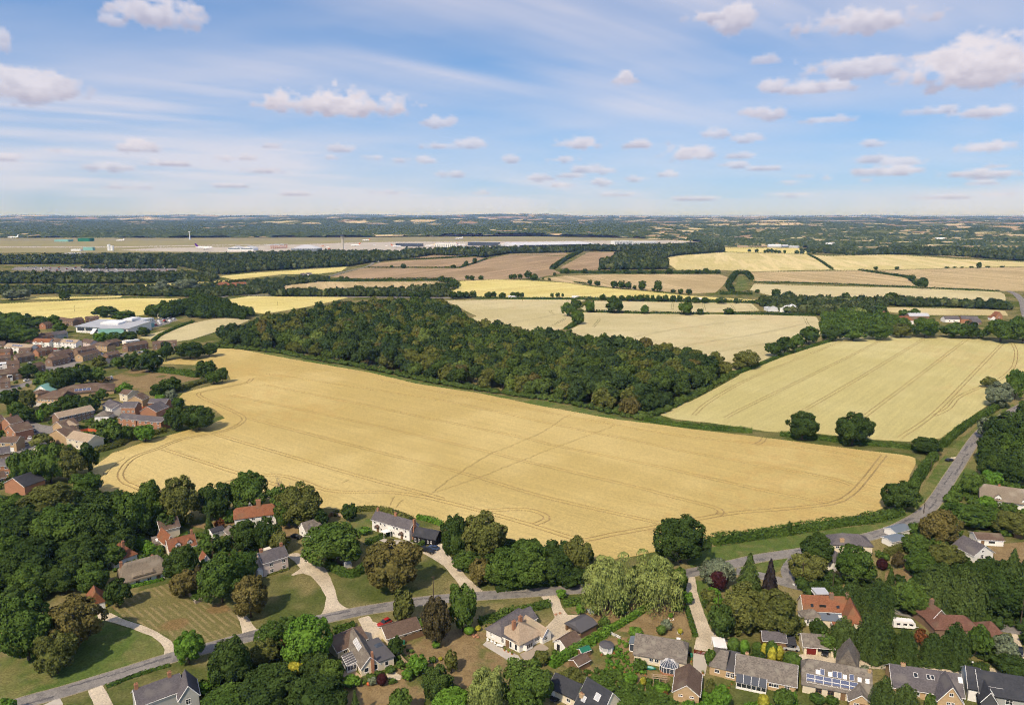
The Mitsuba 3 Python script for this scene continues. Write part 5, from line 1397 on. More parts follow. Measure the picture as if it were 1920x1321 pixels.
    def chimney(self, t, up=1.2, w=.8, d=.6, col='brick_orange', off=0.0, pots=2, down=1.2):
        """On the ridge at the fraction t of its length; off metres to the side of it."""
        al, ac = (self.L * t, self.D / 2 + off) if self.ridge == 'x' else (self.L / 2 + off, self.D * t)
        z = self.eave + self.rise - abs(off) * self.rise / max(.5, (self.D if self.ridge == 'x' else self.L) / 2)
        ms = [box(al - w / 2, al + w / 2, ac - d / 2, ac + d / 2, z - down, z + up), box(al - w / 2 - .08, al + w / 2 + .08, ac - d / 2 - .08, ac + d / 2 + .08, z + up, z + up + .14)]
        k = part(self.key, 'chimney', tf(self.m, join(ms)), col)
        for i in range(pots):
            x = al + (i - (pots - 1) / 2) * w * .45
            part(k, 'pot', tf(self.m, cyl((x, ac, z + up + .14), (x, ac, z + up + .55), .13, .11, 8)), 'brick_orange')
        return self
    def slope(self, side, t, s):
        """Matrix on the roof slope: side f front, b back (ridge x) or l, r (ridge y); t metres along, s metres up from the eave."""
        half = (self.D if self.ridge == 'x' else self.L) / 2
        ang = math.atan2(self.rise, half); c, n = math.cos(ang), math.sin(ang)
        if side == 'f': o, x, y = (t, s * c, self.eave + s * n), (1, 0, 0), (0, c, n)
        elif side == 'b': o, x, y = (self.L - t, self.D - s * c, self.eave + s * n), (-1, 0, 0), (0, -c, n)
        elif side == 'l': o, x, y = (s * c, self.D - t, self.eave + s * n), (0, -1, 0), (c, 0, n)
        else: o, x, y = (self.L - s * c, t, self.eave + s * n), (0, 1, 0), (-c, 0, n)
        q = np.eye(4); q[:3, 0] = x; q[:3, 1] = y; q[:3, 2] = np.cross(x, y); q[:3, 3] = o
        q[:3, 3] += q[:3, 2] * .19
        return self.m @ q
    def panel(self, side, t, s, w, h, name='skylight', mat='glass', fr='white_paint', b=.08):
        q = self.slope(side, t, s)
        k = part(self.key, name, tf(q, join([box(0, w, 0, b, -.1, .07), box(0, w, h - b, h, -.1, .07), box(0, b, b, h - b, -.1, .07), box(w - b, w, b, h - b, -.1, .07)])), fr)
        part(k, 'pane', tf(q, box(b - .02, w - b + .02, b - .02, h - b + .02, -.1, .045)), mat)
        return self
    def dormer(self, t, w=1.5, h=1.5, rise=.7, out=.5, tiles='tile_red', wall='wall_white', z=None):
        """A gabled dormer on the front slope."""
        z = self.eave + .35 if z is None else z
        y0 = out
        run = self.D / 2
        m = self.m @ shift(t - w / 2, y0, 0)
        back = (z + h + rise - self.eave) / self.rise * run - y0 + .3
        k = part(self.key, 'dormer', tf(m, hull([(x, y, zz) for x in (0, w) for y in (0, back) for zz in (z - .6, z + h)] + [(w / 2, 0, z + h + rise - .05), (w / 2, back, z + h + rise - .05)])), wall)
        o = .18
        q1 = [(w / 2, -o, z + h + rise + .1), (-o, -o, z + h - rise * 2 * o / w + .1), (-o, back, z + h - rise * 2 * o / w + .1), (w / 2, back, z + h + rise + .1)]
        q2 = [(w / 2, back, z + h + rise + .1), (w + o, back, z + h - rise * 2 * o / w + .1), (w + o, -o, z + h - rise * 2 * o / w + .1), (w / 2, -o, z + h + rise + .1)]
        part(k, 'roof', tf(m, join([slab(q1, .1), slab(q2, .1)])), tiles)
        a, b = window_shapes(w * .66, h * .8, 'white_paint', 2)
        placed(k, 'window', a, m @ shift(w * .17, 0, z + .15)); placed(k, 'pane', b, m @ shift(w * .17, 0, z + .15))
        return self
    def ridge_tiles(self, mat):
        z = self.eave + self.rise + .2
        a = (-.3, self.D / 2, z), (self.L + .3, self.D / 2, z)
        if self.ridge == 'y': a = (self.L / 2, -.3, z), (self.L / 2, self.D + .3, z)
        part(self.key, 'ridge', tf(self.m, cyl(*a, .16, .16, 6)), mat)
        return self
    def recess(self, x0, x1, z0, z1, depth):
        """Cuts a real opening of that depth into the front of the last wall."""
        key, mesh, mat = self.last
        cut = trimesh.boolean.difference([trimesh.Trimesh(*mesh), trimesh.Trimesh(*box(x0, x1, -1, depth, z0, z1))], engine='manifold')
        self.last = key, (np.array(cut.vertices), np.array(cut.faces)), mat
        scene[key] = mikit.ply(tf(self.m, self.last[1]), mat)
        return self
    def add(self, name, mesh, mat):
        part(self.key, name, tf(self.m, mesh), mat); return self

# --- the old houses left of the lane
h = House('thatched_cottage', 'white thatched cottage with scalloped ridge and eyebrow windows at the head of the striped lawn', 'cottage')
h.wing((214, 1066), (258, 1050), 7.0, 2.6, 4.6, 'hip', 'y', 'wall_white', 'tile_red', .3).chimney(.1, 1.2)
h.wing((233, 1104), (309, 1083), 6.2, 2.7, 4.4, 'half', 'x', 'wall_white', 'thatch', .7, thick=.42)
h.win('f', [.34, .62], .8, 1.3, 1.2).door('f', .85, 1.1, 2.0, 'timber')
for t in (.36, .62):
    h.add('eyebrow_window', hull([(h.L * t - 1.5, -.25, 2.65), (h.L * t + 1.5, -.25, 2.65), (h.L * t - 1.2, -.25, 3.35), (h.L * t + 1.2, -.25, 3.35), (h.L * t - 1.2, 1.4, 3.5), (h.L * t + 1.2, 1.4, 3.5)]), 'glass')
    h.add('eyebrow_roof', hull([(h.L * t - 2.0, -.6, 3.2), (h.L * t + 2.0, -.6, 3.2), (h.L * t - 1.2, -.6, 3.75), (h.L * t + 1.2, -.6, 3.75), (h.L * t - 1.8, 2.2, 5.2), (h.L * t + 1.8, 2.2, 5.2)]), 'thatch')
n = 9
z0, yy = h.eave + h.rise, h.D / 2
for i in range(n):
    x0 = .9 + i * (h.L - 1.8) / n; w = (h.L - 1.8) / n
    k = h.rise / (h.D / 2)
    h.add('ridge_scallop', hull([(x0 + .03, yy - .1, z0 + .62), (x0 + w - .03, yy - .1, z0 + .62), (x0 + .03, yy - .7, z0 + .62 - .6 * k), (x0 + w - .03, yy - .7, z0 + .62 - .6 * k), (x0 + w / 2, yy - 1.25, z0 + .62 - 1.15 * k), (x0 + w / 2, yy - .6, z0 + .1 - .6 * k), (x0 + .03, yy + .7, z0 + .62 - .7 * k), (x0 + w - .03, yy + .7, z0 + .62 - .7 * k)]), 'thatch')
h.chimney(.02, 1.0, .8, .7).chimney(.80, 1.3, .8, .6, off=.8)
h = House('tiled_garage', 'white garage with orange red hipped tile roof at the end of the curved drive', 'garage')
h.wing((168, 1147), (198, 1139), 7.0, 2.5, 3.6, 'hipr', 'y', 'wall_white', 'tile_red', .3).door('f', .62, 2.5, 2.0, 'metal_pale')
h = House('dormered_cottage', 'red tiled cottage with two white dormers behind the pine tree', 'cottage')
h.wing((303, 1013), (338, 1004), 6.0, 4.0, 2.8, 'gable', 'x', 'wall_cream', 'tile_brown', .3)
h.wing((312, 1036), (332, 1030), 9.0, 3.2, 3.0, 'gable', 'y', 'wall_cream', 'tile_red', .3)
h.wing((290, 1030), (306, 1026), 4.0, 2.2, 1.2, 'mono', 'x', 'timber_pale', 'tile_grey', .2).panel('f', .8, .8, .8, 1.3, fr='white_paint', mat='white_paint').panel('f', 2.0, .8, .8, 1.3, fr='white_paint', mat='white_paint')
h.wing((319, 1046), (369, 1033), 5.6, 2.7, 3.2, 'gable', 'x', 'wall_cream', 'tile_red', .3)
h.dormer(h.L * .34, 1.7, 1.3, .7, .4).dormer(h.L * .78, 1.7, 1.3, .7, .4).win('f', [.2, .5, .82], .9, 1.2, 1.1).chimney(.93, 1.4)
h = House('farmhouse', 'white farmhouse with long orange red roof and a massive brick chimney below the golden field', 'house')
h.wing((462, 972), (478, 968), 6.0, 3.6, 3.0, 'gable', 'y', 'wall_white', 'slate', .3)
h.wing((441, 994), (518, 983), 6.4, 4.6, 3.1, 'half', 'x', 'wall_white', 'tile_red', .35, thick=.22)
h.chimney(.60, 2.2, 1.7, 1.2, pots=2).win('f', [.45, .68, .9], 3.2, 1.3, 1.1).win('f', [.45, .7, .9], .9, 1.3, 1.1).win('l', [.5], 2.8, 1.0, 1.0)
h = House('pink_house', 'pale pink two storey house with purple grey slate roof above the forked drive', 'house')
h.wing((495, 1081), (541, 1066), 6.8, 4.9, 2.5, 'gable', 'x', 'wall_pink', 'slate', .3)
h.win('f', [.32, .82], 3.0, 1.25, 1.2).win('f', [.32, .82], .8, 1.25, 1.2).chimney(.10, 1.0, 1.0, .6).chimney(.92, 1.0, .9, .6)
h.add('roof_light', box(h.L * .3, h.L * .3 + 2.2, h.D / 2 + .6, h.D / 2 + 2.6, h.eave + 1.2, h.eave + 2.5), 'wall_cream')
h.add('porch', box(-1.7, -.03, 0.4, 2.6, 0, 2.5), 'white_paint')
h = House('white_cottage', 'small white gabled cottage with grey roof beside the spreading green tree', 'cottage')
h.wing((574, 1010), (604, 1001), 6.0, 2.9, 2.6, 'gable', 'x', 'wall_white', 'tile_grey', .25).win('l', [.5], 1.0, 1.2, 1.0)
h.wing((581, 1012), (594, 1008), 4.5, 2.6, 2.0, 'gable', 'y', 'wall_white', 'slate', .25).win('f', [.5], .9, 1.0, 1.0)
h = House('white_terrace', 'long white cottage terrace with grey slate roof and brick chimneys at the field edge', 'terrace')
h.wing((698, 993), (768, 1014), 5.6, 4.5, 2.5, 'gable', 'x', 'wall_white', 'slate', .3)
h.win('f', [.08, .24, .35, .6, .68, .9], 3.0, .95, 1.0).win('f', [.08, .25, .36, .59, .72, .9], .9, .95, 1.0).door('f', .155, .95, 2.0, 'timber').door('f', .80, .95, 2.0, 'timber')
h.add('porch_roof', hull([(h.L * .155 - 1, -1.1, 2.2), (h.L * .155 + 1, -1.1, 2.2), (h.L * .155 - 1, 0, 2.5), (h.L * .155 + 1, 0, 2.5), (h.L * .155, -1.1, 2.9), (h.L * .155, 0, 3.0)]), 'tile_brown')
h.add('porch_roof', hull([(h.L * .8 - 1, -1.1, 2.2), (h.L * .8 + 1, -1.1, 2.2), (h.L * .8 - 1, 0, 2.5), (h.L * .8 + 1, 0, 2.5), (h.L * .8, -1.1, 2.9), (h.L * .8, 0, 3.0)]), 'tile_brown')
h.chimney(.04, 1.1, .8, .6).chimney(.52, 1.2, 1.1, .6)
h.add('end_stack', join([box(h.L + .02, h.L + .85, h.D * .3, h.D * .3 + 1.6, 0, 5.4), box(h.L + .1, h.L + .75, h.D * .3 + .3, h.D * .3 + 1.3, 5.4, 8.0)]), 'brick_orange')
h = House('black_barn', 'black boarded barn with dark slate roof joined to the white terrace', 'barn')
h.wing((775, 1016), (816, 1024), 6.0, 2.7, 2.2, 'gable', 'x', 'wall_black', 'slate_dark', .3)
h.win('f', [.10, .27], .5, .6, 1.4, mull=1).win('f', [.68, .82], .9, .7, .9, mull=1).door('f', .46, 1.6, 2.1, 'glass')
k = thing('garden_canopy', 'white garden canopy with blue side in front of the white terrace', 'canopy')
m, L = frame(P(720, 1010), P(735, 1006))
part(k, 'roof', tf(m, box(-.1, 3.0, -.1, 2.6, 2.3, 2.42)), 'white_paint')
for x, y in ((0, 0), (2.82, 0), (0, 2.4), (2.82, 2.4)): part(k, 'post', tf(m, box(x, x + .1, y, y + .1, 0, 2.3)), 'white_paint')
part(k, 'side_sheet', tf(m, box(2.93, 2.96, .1, 2.4, .5, 2.3)), 'blue_glass')
h = House('grey_roofed_shed', 'small white shed with dark flat pitched roof left of the farmhouse', 'shed')
h.wing((399, 1009), (421, 1002), 4.0, 2.3, .8, 'gable', 'x', 'wall_white', 'slate_dark', .25).win('f', [.5], 1.0, .9, .8)
h = House('stone_barn', 'low grey tiled barn touching the farmhouse garden wall', 'barn')
h.wing((421, 1004), (437, 1020), 4.0, 2.2, 1.6, 'gable', 'x', 'stone', 'tile_grey', .2)
h = House('red_roofed_shed', 'tiny white shed with orange red roof among garden trees', 'shed')
h.wing((381, 1064), (395, 1060), 4.0, 2.2, 2.2, 'gable', 'y', 'wall_white', 'tile_red', .25)
h = House('garden_shed', 'timber shed inside the curved hedge', 'shed')
h.wing((643, 1060), (656, 1053), 3.0, 2.0, 1.0, 'gable', 'x', 'timber', 'tile_brown', .15)
k = thing('greenhouse', 'small glass greenhouse beside the timber shed', 'greenhouse')
m, L = frame(P(647, 1066), P(661, 1062))
part(k, 'frame', tf(m, join([box(x, x + .06, y, y + .06, 0, 1.5) for x in (0, 1.2, 2.4) for y in (0, 1.9)] + [box(0, 2.46, .95, 1.01, 2.2, 2.26)])), 'white_paint')
part(k, 'glazing', tf(m, hull([(x, y, z) for x in (.02, 2.44) for y, z in ((.03, 0), (1.93, 0), (.03, 1.5), (1.93, 1.5), (.98, 2.2))])), 'metal_sheet')
gw = thing('garden_wall', 'low brick garden wall at the corner of the striped lawn', 'wall')
for a, b in (((345, 1104), (366, 1132)), ((366, 1132), (406, 1116))):
    m, L = frame(P(*a), P(*b)); part(gw, 'wall_run', tf(m, box(0, L, 0, .35, 0, 1.1)), 'stone'); part(gw, 'coping', tf(m, box(-.03, L + .03, -.05, .4, 1.1, 1.18)), 'stone')

# --- the bungalows near the camera
h = House('beige_bungalow', 'beige bungalow with tan tiled gable, brick chimney and white conservatory at the bottom', 'bungalow')
h.wing((634, 1235), (688, 1210), 7.2, 2.4, 1.9, 'gable', 'x', 'wall_cream', 'tile_brown', .4).win('f', [.25], .9, 1.2, 1.0)
h.wing((711, 1257.5), (739, 1247), 10.5, 2.7, .2, 'flat', 'x', 'wall_cream', 'flat_roof', .3).win('f', [.5], .9, 1.0, 1.3, mull=1)
h.add('roof_lantern', hull([(2.0, 6.0, 2.9), (4.2, 6.0, 2.9), (2.0, 7.8, 2.9), (4.2, 7.8, 2.9), (2.6, 6.5, 3.4), (3.6, 6.5, 3.4), (2.6, 7.3, 3.4), (3.6, 7.3, 3.4)]), 'blue_glass')
h.wing((678, 1267), (711, 1257), 15.0, 2.5, 2.6, 'gable', 'y', 'wall_cream', 'tile_grey', .35)
h.win('f', [.28], .8, 1.2, 1.3, mull=1).win('f', [.80], .7, 1.1, 1.6, mull=1)
h.add('chimney_stack', join([box(h.L * .55, h.L * .55 + .75, -.5, -.02, 0, 4.2), box(h.L * .55 + .1, h.L * .55 + .65, -.42, .2, 4.2, 6.3)]), 'brick_orange')
for i in range(5): h.panel('l', 8.0 + i * 1.05 - 4.0 + .2, 1.6, .95, 1.5, 'skylight', 'metal_sheet')
h.add('conservatory', box(-3.0, -.4, 3.0, 8.2, 0, 2.1), 'white_paint')
h.add('conservatory_glazing', join([box(-3.04, -3.01, 3.2 + i * 1.25, 4.25 + i * 1.25, .8, 2.0) for i in range(4)] + [box(-2.8 + i * .8, -2.15 + i * .8, 2.96, 2.99, .8, 2.0) for i in range(3)]), 'blue_glass')
h.add('conservatory_roof', slab([(-3.1, 8.3, 2.2), (-3.1, 2.9, 2.2), (-.2, 2.9, 2.75), (-.2, 8.3, 2.75)], .08), 'white_paint')
for i in range(5): h.add('roof_pane', slab([(-3.0, 3.95 + i * 1.07, 2.24), (-3.0, 3.05 + i * 1.07, 2.24), (-.25, 3.05 + i * 1.07, 2.80), (-.25, 3.95 + i * 1.07, 2.80)], .03), 'flat_roof')
h = House('long_garage', 'cream garage block with brown tiled roof behind the beige bungalow', 'garage')
h.wing((727, 1209), (787, 1190), 6.6, 2.3, 1.7, 'gable', 'x', 'wall_cream', 'tile_brown', .45).door('f', .82, 1.0, 2.0, 'timber_pale').win('f', [.55], 1.0, .9, .8)
h = House('hipped_bungalow', 'white bungalow with grey and tan hipped roofs round a flat roof beside the gravel courtyard', 'bungalow')
h.wing((958, 1196), (1006, 1172), 6.0, 2.6, 2.2, 'gable', 'x', 'wall_white', 'slate', .3)
h.wing((912, 1193), (940, 1207), 14.5, 2.6, 2.3, 'hip', 'y', 'wall_white', 'slate', .4)
h.wing((928, 1201), (962, 1217), 9.0, 2.5, .3, 'flat', 'x', 'wall_white', 'flat_roof', .1)
h.wing((912, 1193), (974, 1223), 3.4, 2.6, .3, 'flat', 'x', 'wall_white', 'flat_roof', .1)
h.win('f', [.17, .24], .9, 1.0, 1.2).win('f', [.43, .50], .6, 1.0, 1.5).win('f', [.74, .90], .3, .9, 1.9, mull=1).door('f', .64, 1.1, 2.1, 'timber')
h.wing((974, 1223), (1016, 1201), 9.6, 2.6, 2.7, 'hip', 'x', 'wall_white', 'tile_tan', .5)
h.win('f', [.72, .82], .8, 1.0, 1.2).chimney(.25, 1.3, 1.0, .7).chimney(.66, 1.5, 1.0, .7, off=1.2)
h.add('bay_window', hull([(1.8, -1.0, .2), (4.2, -1.0, .2), (1.2, 0, .2), (4.8, 0, .2), (1.8, -1.0, 2.1), (4.2, -1.0, 2.1), (1.2, 0, 2.1), (4.8, 0, 2.1)]), 'white_paint')
h.add('bay_roof', hull([(1.6, -1.2, 2.12), (4.4, -1.2, 2.12), (1.0, 0, 2.12), (5.0, 0, 2.12), (2.2, -.02, 2.7), (3.8, -.02, 2.7)]), 'flat_roof')
for i in range(3): h.add('bay_pane', box(1.95 + i * .75, 2.55 + i * .75, -1.04, -1.01, .9, 1.95), 'glass')
h.wing((1017, 1207), (1033, 1199), 9.0, 2.4, 1.9, 'gable', 'y', 'wall_white', 'tile_tan', .3).win('f', [.4], .8, 1.2, 1.2)
h = House('brown_roofed_garage', 'white garage with mossy brown roof beside the green hedge', 'garage')
h.wing((1062, 1228), (1089, 1211), 4.6, 2.2, 1.6, 'gable', 'x', 'wall_white', 'tile_brown', .25).door('l', .35, .9, 2.0, 'black_paint')
h = House('car_lodge', 'open fronted dark timber car lodge with grey roof on the courtyard', 'garage')
h.wing((1089, 1197), (1118, 1181), 6.2, 2.1, 1.7, 'half', 'x', 'timber', 'flat_roof', .3)
key, mesh, mat = h.last
cut = trimesh.boolean.difference([trimesh.Trimesh(*mesh), trimesh.Trimesh(*box(-1, h.L - .4, .4, 5.8, .02, 1.95))], engine='manifold')
scene[key] = mikit.ply(tf(h.m, (np.array(cut.vertices), np.array(cut.faces))), mat)
for y in (2.0, 4.0): h.add('post', box(.05, .25, y, y + .2, 0, 1.95), 'timber')
h = House('slate_house', 'steep grey slate roofed house with cream walls at the bottom edge', 'house')
h.wing((1030, 1304), (1078, 1327), 6.0, 2.6, 2.2, 'gable', 'x', 'wall_cream', 'slate_dark', .3).door('f', .16, .9, 2.0, 'white_paint').win('f', [.75], .9, 1.1, 1.0)
h.wing((1078, 1342), (1122, 1372), 9.0, 3.2, 5.2, 'gable', 'x', 'wall_cream', 'slate_dark', .3)
h.panel('f', 4.0, 3.4, 1.5, 1.7, 'skylight', 'metal_sheet').panel('f', 1.0, 1.5, 1.2, 1.4, 'skylight', 'metal_sheet').chimney(.1, .8, 1.0, .7, 'brick_tan', off=-3.0)
h = House('cream_bungalow', 'cream bungalow with broad brown tiled roof and round white conservatory', 'bungalow')
h.wing((1188.5, 1240), (1284, 1257), 9.2, 2.4, 3.4, 'halfr', 'x', 'wall_cream', 'tile_grey', .4, thick=.22)
h.win('f', [.34, .45], 1.0, 1.1, 1.0).chimney(.83, .6, .9, .6, 'white_paint', pots=0, off=.5)
def conservatory(h, x0, x1, dep, wall_h, top, mat='blue_glass'):
    """A glazed lean-to with bevelled corners, sill wall, posts and roof bars, in front of the wing's front wall."""
    w = x1 - x0; b = min(dep * .45, w * .22)
    ring = [(x0, 0), (x0, -dep + b), (x0 + b, -dep), (x1 - b, -dep), (x1, -dep + b), (x1, 0)]
    h.add('conservatory_sill', hull([(x, y, z) for x, y in ring for z in (0, .6)]), 'brick_orange' if mat == 'blue_glass' else 'white_paint')
    h.add('conservatory_glazing', hull([(x0 + (x - x0) * .98 + .01 * w, y * .97, z) for x, y in ring for z in (.6, wall_h)]), mat)
    posts, bars = [], []
    c = ((x0 + x1) / 2, -.4)
    for (ax, ay), (bx, by) in zip(ring[:-1], ring[1:]):
        seg = math.hypot(bx - ax, by - ay); n = max(1, round(seg / .8))
        for i in range(n + 1):
            x, y = ax + (bx - ax) * i / n, ay + (by - ay) * i / n
            posts.append(box(x - .05, x + .05, y - .05, y + .05, .55, wall_h))
            bars.append(cyl((x, y, wall_h + .02), (c[0] + (x - c[0]) * .25, -.02 if y > -.5 else -.3, top + .03), .05, .05, 4))
        posts.append(cyl((ax, ay, wall_h), (bx, by, wall_h), .08, .08, 4))
    h.add('conservatory_frame', join(posts), 'white_paint')
    h.add('conservatory_roof', hull([(x, y, wall_h) for x, y in ring] + [(c[0] + (x - c[0]) * .25, y * .1, top) for x, y in ring]), mat)
    h.add('roof_bars', join(bars), 'white_paint')
conservatory(h, h.L * .53, h.L * .87, 3.4, 2.1, 3.0)
h.add('side_porch', box(-2.0, -.05, 4.6, 8.2, 0, 2.4), 'white_paint')
h.add('side_porch_glazing', join([box(-2.04, -2.01, 4.8, 6.2, .7, 2.2), box(-2.04, -2.01, 6.5, 8.0, .7, 2.2), box(-1.8, -.3, 4.56, 4.59, .3, 2.2)]), 'blue_glass')
h.add('side_porch_roof', slab([(-2.2, 8.4, 2.45), (-2.2, 4.4, 2.45), (-.02, 4.4, 3.0), (-.02, 8.4, 3.0)], .1), 'metal_blue')
h = House('brick_garage', 'tan brick garage with brown gabled roof and two narrow white windows', 'garage')
h.wing((1262, 1312), (1310, 1321), 9.0, 2.6, 2.3, 'gable', 'y', 'brick_tan', 'tile_brown', .3).win('f', [.28, .72], 1.6, 1.1, .5).add('door', box(h.L * .68, h.L * .68 + 1.3, -.06, .02, 0, 1.3), 'timber_pale')
h = House('long_bungalow', 'long grey tiled bungalow with dark glazed lean to and white car port', 'bungalow')
h.wing((1330, 1263), (1358, 1270), 9.0, 2.5, 2.4, 'hipl', 'x', 'brick_tan', 'tile_grey', .3).win('f', [.5], 1.0, 1.2, 1.0)
h.wing((1358, 1271), (1379, 1276), 9.5, 2.4, .5, 'flat', 'x', 'brick_tan', 'flat_roof', .1).win('f', [.3, .7], .7, 1.0, 1.4)
h.wing((1379, 1279), (1491, 1302), 9.2, 2.5, 3.0, 'gable', 'x', 'brick_tan', 'tile_grey', .35)
h.chimney(.16, .7, .8, .6, 'brick_tan', off=1.2).win('f', [.60, .68], 1.0, 1.3, .9).win('f', [.86], .8, 1.2, 1.2)
h.add('lean_to', box(.2, 7.6, -2.4, -.02, 0, 1.9), 'white_paint')
h.add('lean_to_window', join([box(.4 + i * 1.2, 1.45 + i * 1.2, -2.45, -2.42, .7, 1.7) for i in range(6)]), 'glass')
for i in range(4):
    h.add('lean_to_roof_panel', slab([(.1 + i * 1.9, -2.6, 1.98), (1.85 + i * 1.9, -2.6, 1.98), (1.85 + i * 1.9, .0, 2.75), (.1 + i * 1.9, .0, 2.75)], .08), 'glass_roof')
    h.add('lean_to_bar', slab([(1.87 + i * 1.9, -2.62, 2.04), (1.98 + i * 1.9, -2.62, 2.04), (1.98 + i * 1.9, .0, 2.81), (1.87 + i * 1.9, .0, 2.81)], .1), 'white_paint')
k = thing('car_port', 'white ribbed car port roof on posts at the end of the gravel drive', 'car port')
m, L = frame(P(1338, 1228), P(1365, 1230))
part(k, 'roof', tf(m, join([box(i * .72, i * .72 + .70, 0, 5.4, 2.4, 2.5) for i in range(5)])), 'white_paint')
for x in (.05, 3.4):
    for y in (.1, 5.2): part(k, 'post', tf(m, box(x, x + .1, y, y + .1, 0, 2.4)), 'white_paint')
h = House('solar_house', 'grey tiled chalet bungalow with two rows of solar panels on its roof', 'bungalow')
h.wing((1567, 1262), (1606, 1272), 8.5, 2.6, 5.2, 'hipr', 'y', 'brick_tan', 'tile_grey', .35)
h.wing((1504, 1297), (1632, 1322), 9.0, 2.5, 4.4, 'halfl', 'x', 'wall_cream', 'tile_grey', .4, thick=.2)
h.win('f', [.24, .42], .8, 1.5, 1.2, 'timber', 2).door('f', .60, 1.0, 2.0, 'timber')
for r in range(2):
    for i in range(6): h.panel('f', .8 + i * 2.02, .5 + r * 1.08, 1.96, 1.03, 'solar_panel', 'solar', b=.06)
for t, w, kind in [(3.0, .95, 's'), (4.0, 1.1, 'p'), (5.9, .95, 's'), (6.95, 1.1, 'p'), (8.1, 1.1, 'p'), (9.4, .9, 's'), (10.9, 1.1, 'p'), (12.8, .9, 's'), (14.6, .9, 's')]:
    h.panel('f', t, 2.9, w, 1.5 if kind == 'p' else 1.1, 'solar_panel' if kind == 'p' else 'skylight', 'solar' if kind == 'p' else 'metal_pale', b=.06)
h.chimney(.98, .5, .7, .6, 'brick_tan', pots=1, off=-.4)
h.wing((1592, 1328), (1634, 1336), 5.0, 2.4, 2.0, 'gable', 'y', 'brick_tan', 'tile_grey', .35).win('f', [.3], .7, 1.2, 1.3).door('f', .65, 1.8, 2.0, 'timber')
h = House('roof_light_bungalow', 'purple brown roofed bungalow with three roof lights and a tan gable', 'bungalow')
h.wing((1674, 1302), (1804, 1322), 9.0, 2.5, 3.3, 'gable', 'x', 'brick_tan', 'slate', .4)
h.win('f', [.34, .52], .9, 1.5, 1.0).panel('f', 5.0, 3.0, 1.0, 1.2).panel('f', 8.0, 3.0, .8, 1.2).panel('f', 8.95, 3.0, .8, 1.2).panel('f', 15.2, 3.2, 1.0, 1.5, mat='metal_pale').chimney(.18, .5, 1.0, .6, 'brick_tan', pots=3)
h.wing((1757, 1328), (1804, 1336), 6.4, 2.6, 4.0, 'gable', 'y', 'brick_tan', 'slate', .35).win('f', [.42, .60], .9, .8, 1.5).win('f', [.5], 4.0, .9, .9)
h = House('dark_modern_house', 'dark slate modern house with white side wall at the right bottom corner', 'house')
h.wing((1814, 1312), (1838, 1317), 9.5, 3.4, 3.2, 'gable', 'x', 'wall_white', 'slate_dark', .25).win('f', [.7], 1.4, .8, .8)
h.wing((1836, 1319), (1990, 1345), 9.0, 3.0, 3.6, 'gable', 'x', 'wall_grey', 'slate_dark', .3)
h.win('f', [.36], 1.2, 1.6, 1.4).add('roof_fascia', box(.8, 5.2, 1.4, 1.6, 4.1, 4.35), 'white_paint').add('roof_fascia', box(9.6, 15.2, -.5, -.36, 2.85, 3.1), 'white_paint')
h.add('dormer_window', join([box(15.0, 21.0, 1.0, 3.4, 3.6, 5.2)]), 'black_paint').add('dormer_pane', join([box(15.4 + i * 1.3, 16.4 + i * 1.3, .95, .99, 3.9, 5.0) for i in range(4)]), 'glass')
h.wing((1838, 1330), (1868, 1335), 5.5, 2.6, 2.6, 'gable', 'y', 'wall_slate', 'slate_dark', .3).panel('r', 1.6, .9, .9, 1.4, fr='metal_pale', mat='metal_sheet')
h = House('red_old_house', 'rambling old house with mottled orange red roofs and a flat grey roof among dark conifers', 'house')
h.wing((1506, 1160), (1592, 1164), 6.0, 3.0, 3.3, 'gable', 'x', 'wall_cream', 'tile_red', .3)
h.chimney(.64, 1.3, 1.2, .9, 'brick_brown', off=-.3).chimney(1.0, 1.0, 1.0, .8, 'brick_brown').panel('f', h.L * .16, 1.0, .8, .9, fr='black_paint').panel('f', h.L * .72, .9, .9, .8, fr='black_paint')
h.add('dormer', box(h.L * .35, h.L * .35 + 1.9, .6, 2.4, 3.5, 4.4), 'black_paint')
h.wing((1508, 1172), (1540, 1170), 4.0, 2.3, 1.6, 'hip', 'x', 'white_paint', 'tile_grey', .3).win('f', [.2, .4, .6, .8], .6, .9, 1.3, 'white_paint', 2)
h.wing((1541, 1176), (1586, 1180), 5.0, 2.4, .2, 'flat', 'x', 'wall_cream', 'metal_blue', .2).add('roof_light', box(h.L * .75, h.L * .75 + 1.0, 2, 3, 2.62, 2.9), 'white_paint').add('roof_light', box(h.L * .3, h.L * .3 + .9, 3, 3.8, 2.62, 2.8), 'glass')
h.wing((1584, 1180), (1616, 1184), 8.5, 2.8, 3.8, 'hipl', 'y', 'wall_cream', 'tile_red', .35)
h.wing((1562, 1192), (1600, 1196), 3.2, 2.0, 1.6, 'gable', 'x', 'brick_brown', 'tile_red', .25)
h = House('double_garage', 'double garage with one dark red door and one open bay', 'garage')
h.wing((1507, 1225), (1562, 1229), 5.8, 2.4, 2.1, 'gable', 'x', 'wall_cream', 'tile_grey', .35).door('f', .25, 2.3, 2.0, 'red_brown_paint')
h.recess(h.L * .47, h.L * .92, .02, 2.0, 5.4)
h = House('brown_shed', 'brown rendered shed with blue grey pitched roof behind the topiary row', 'shed')
h.wing((1430, 1215), (1473, 1219), 4.6, 2.6, 1.5, 'gable', 'x', 'timber', 'slate', .25)
h.wing((1474, 1219), (1492, 1221), 3.6, 2.0, .5, 'mono', 'x', 'timber', 'slate_dark', .2).recess(.2, h.L - .2, .02, 1.8, 3.2)
h = House('red_ridge_house', 'dark red tiled house with orange ridge tiles behind tall conifers', 'house')
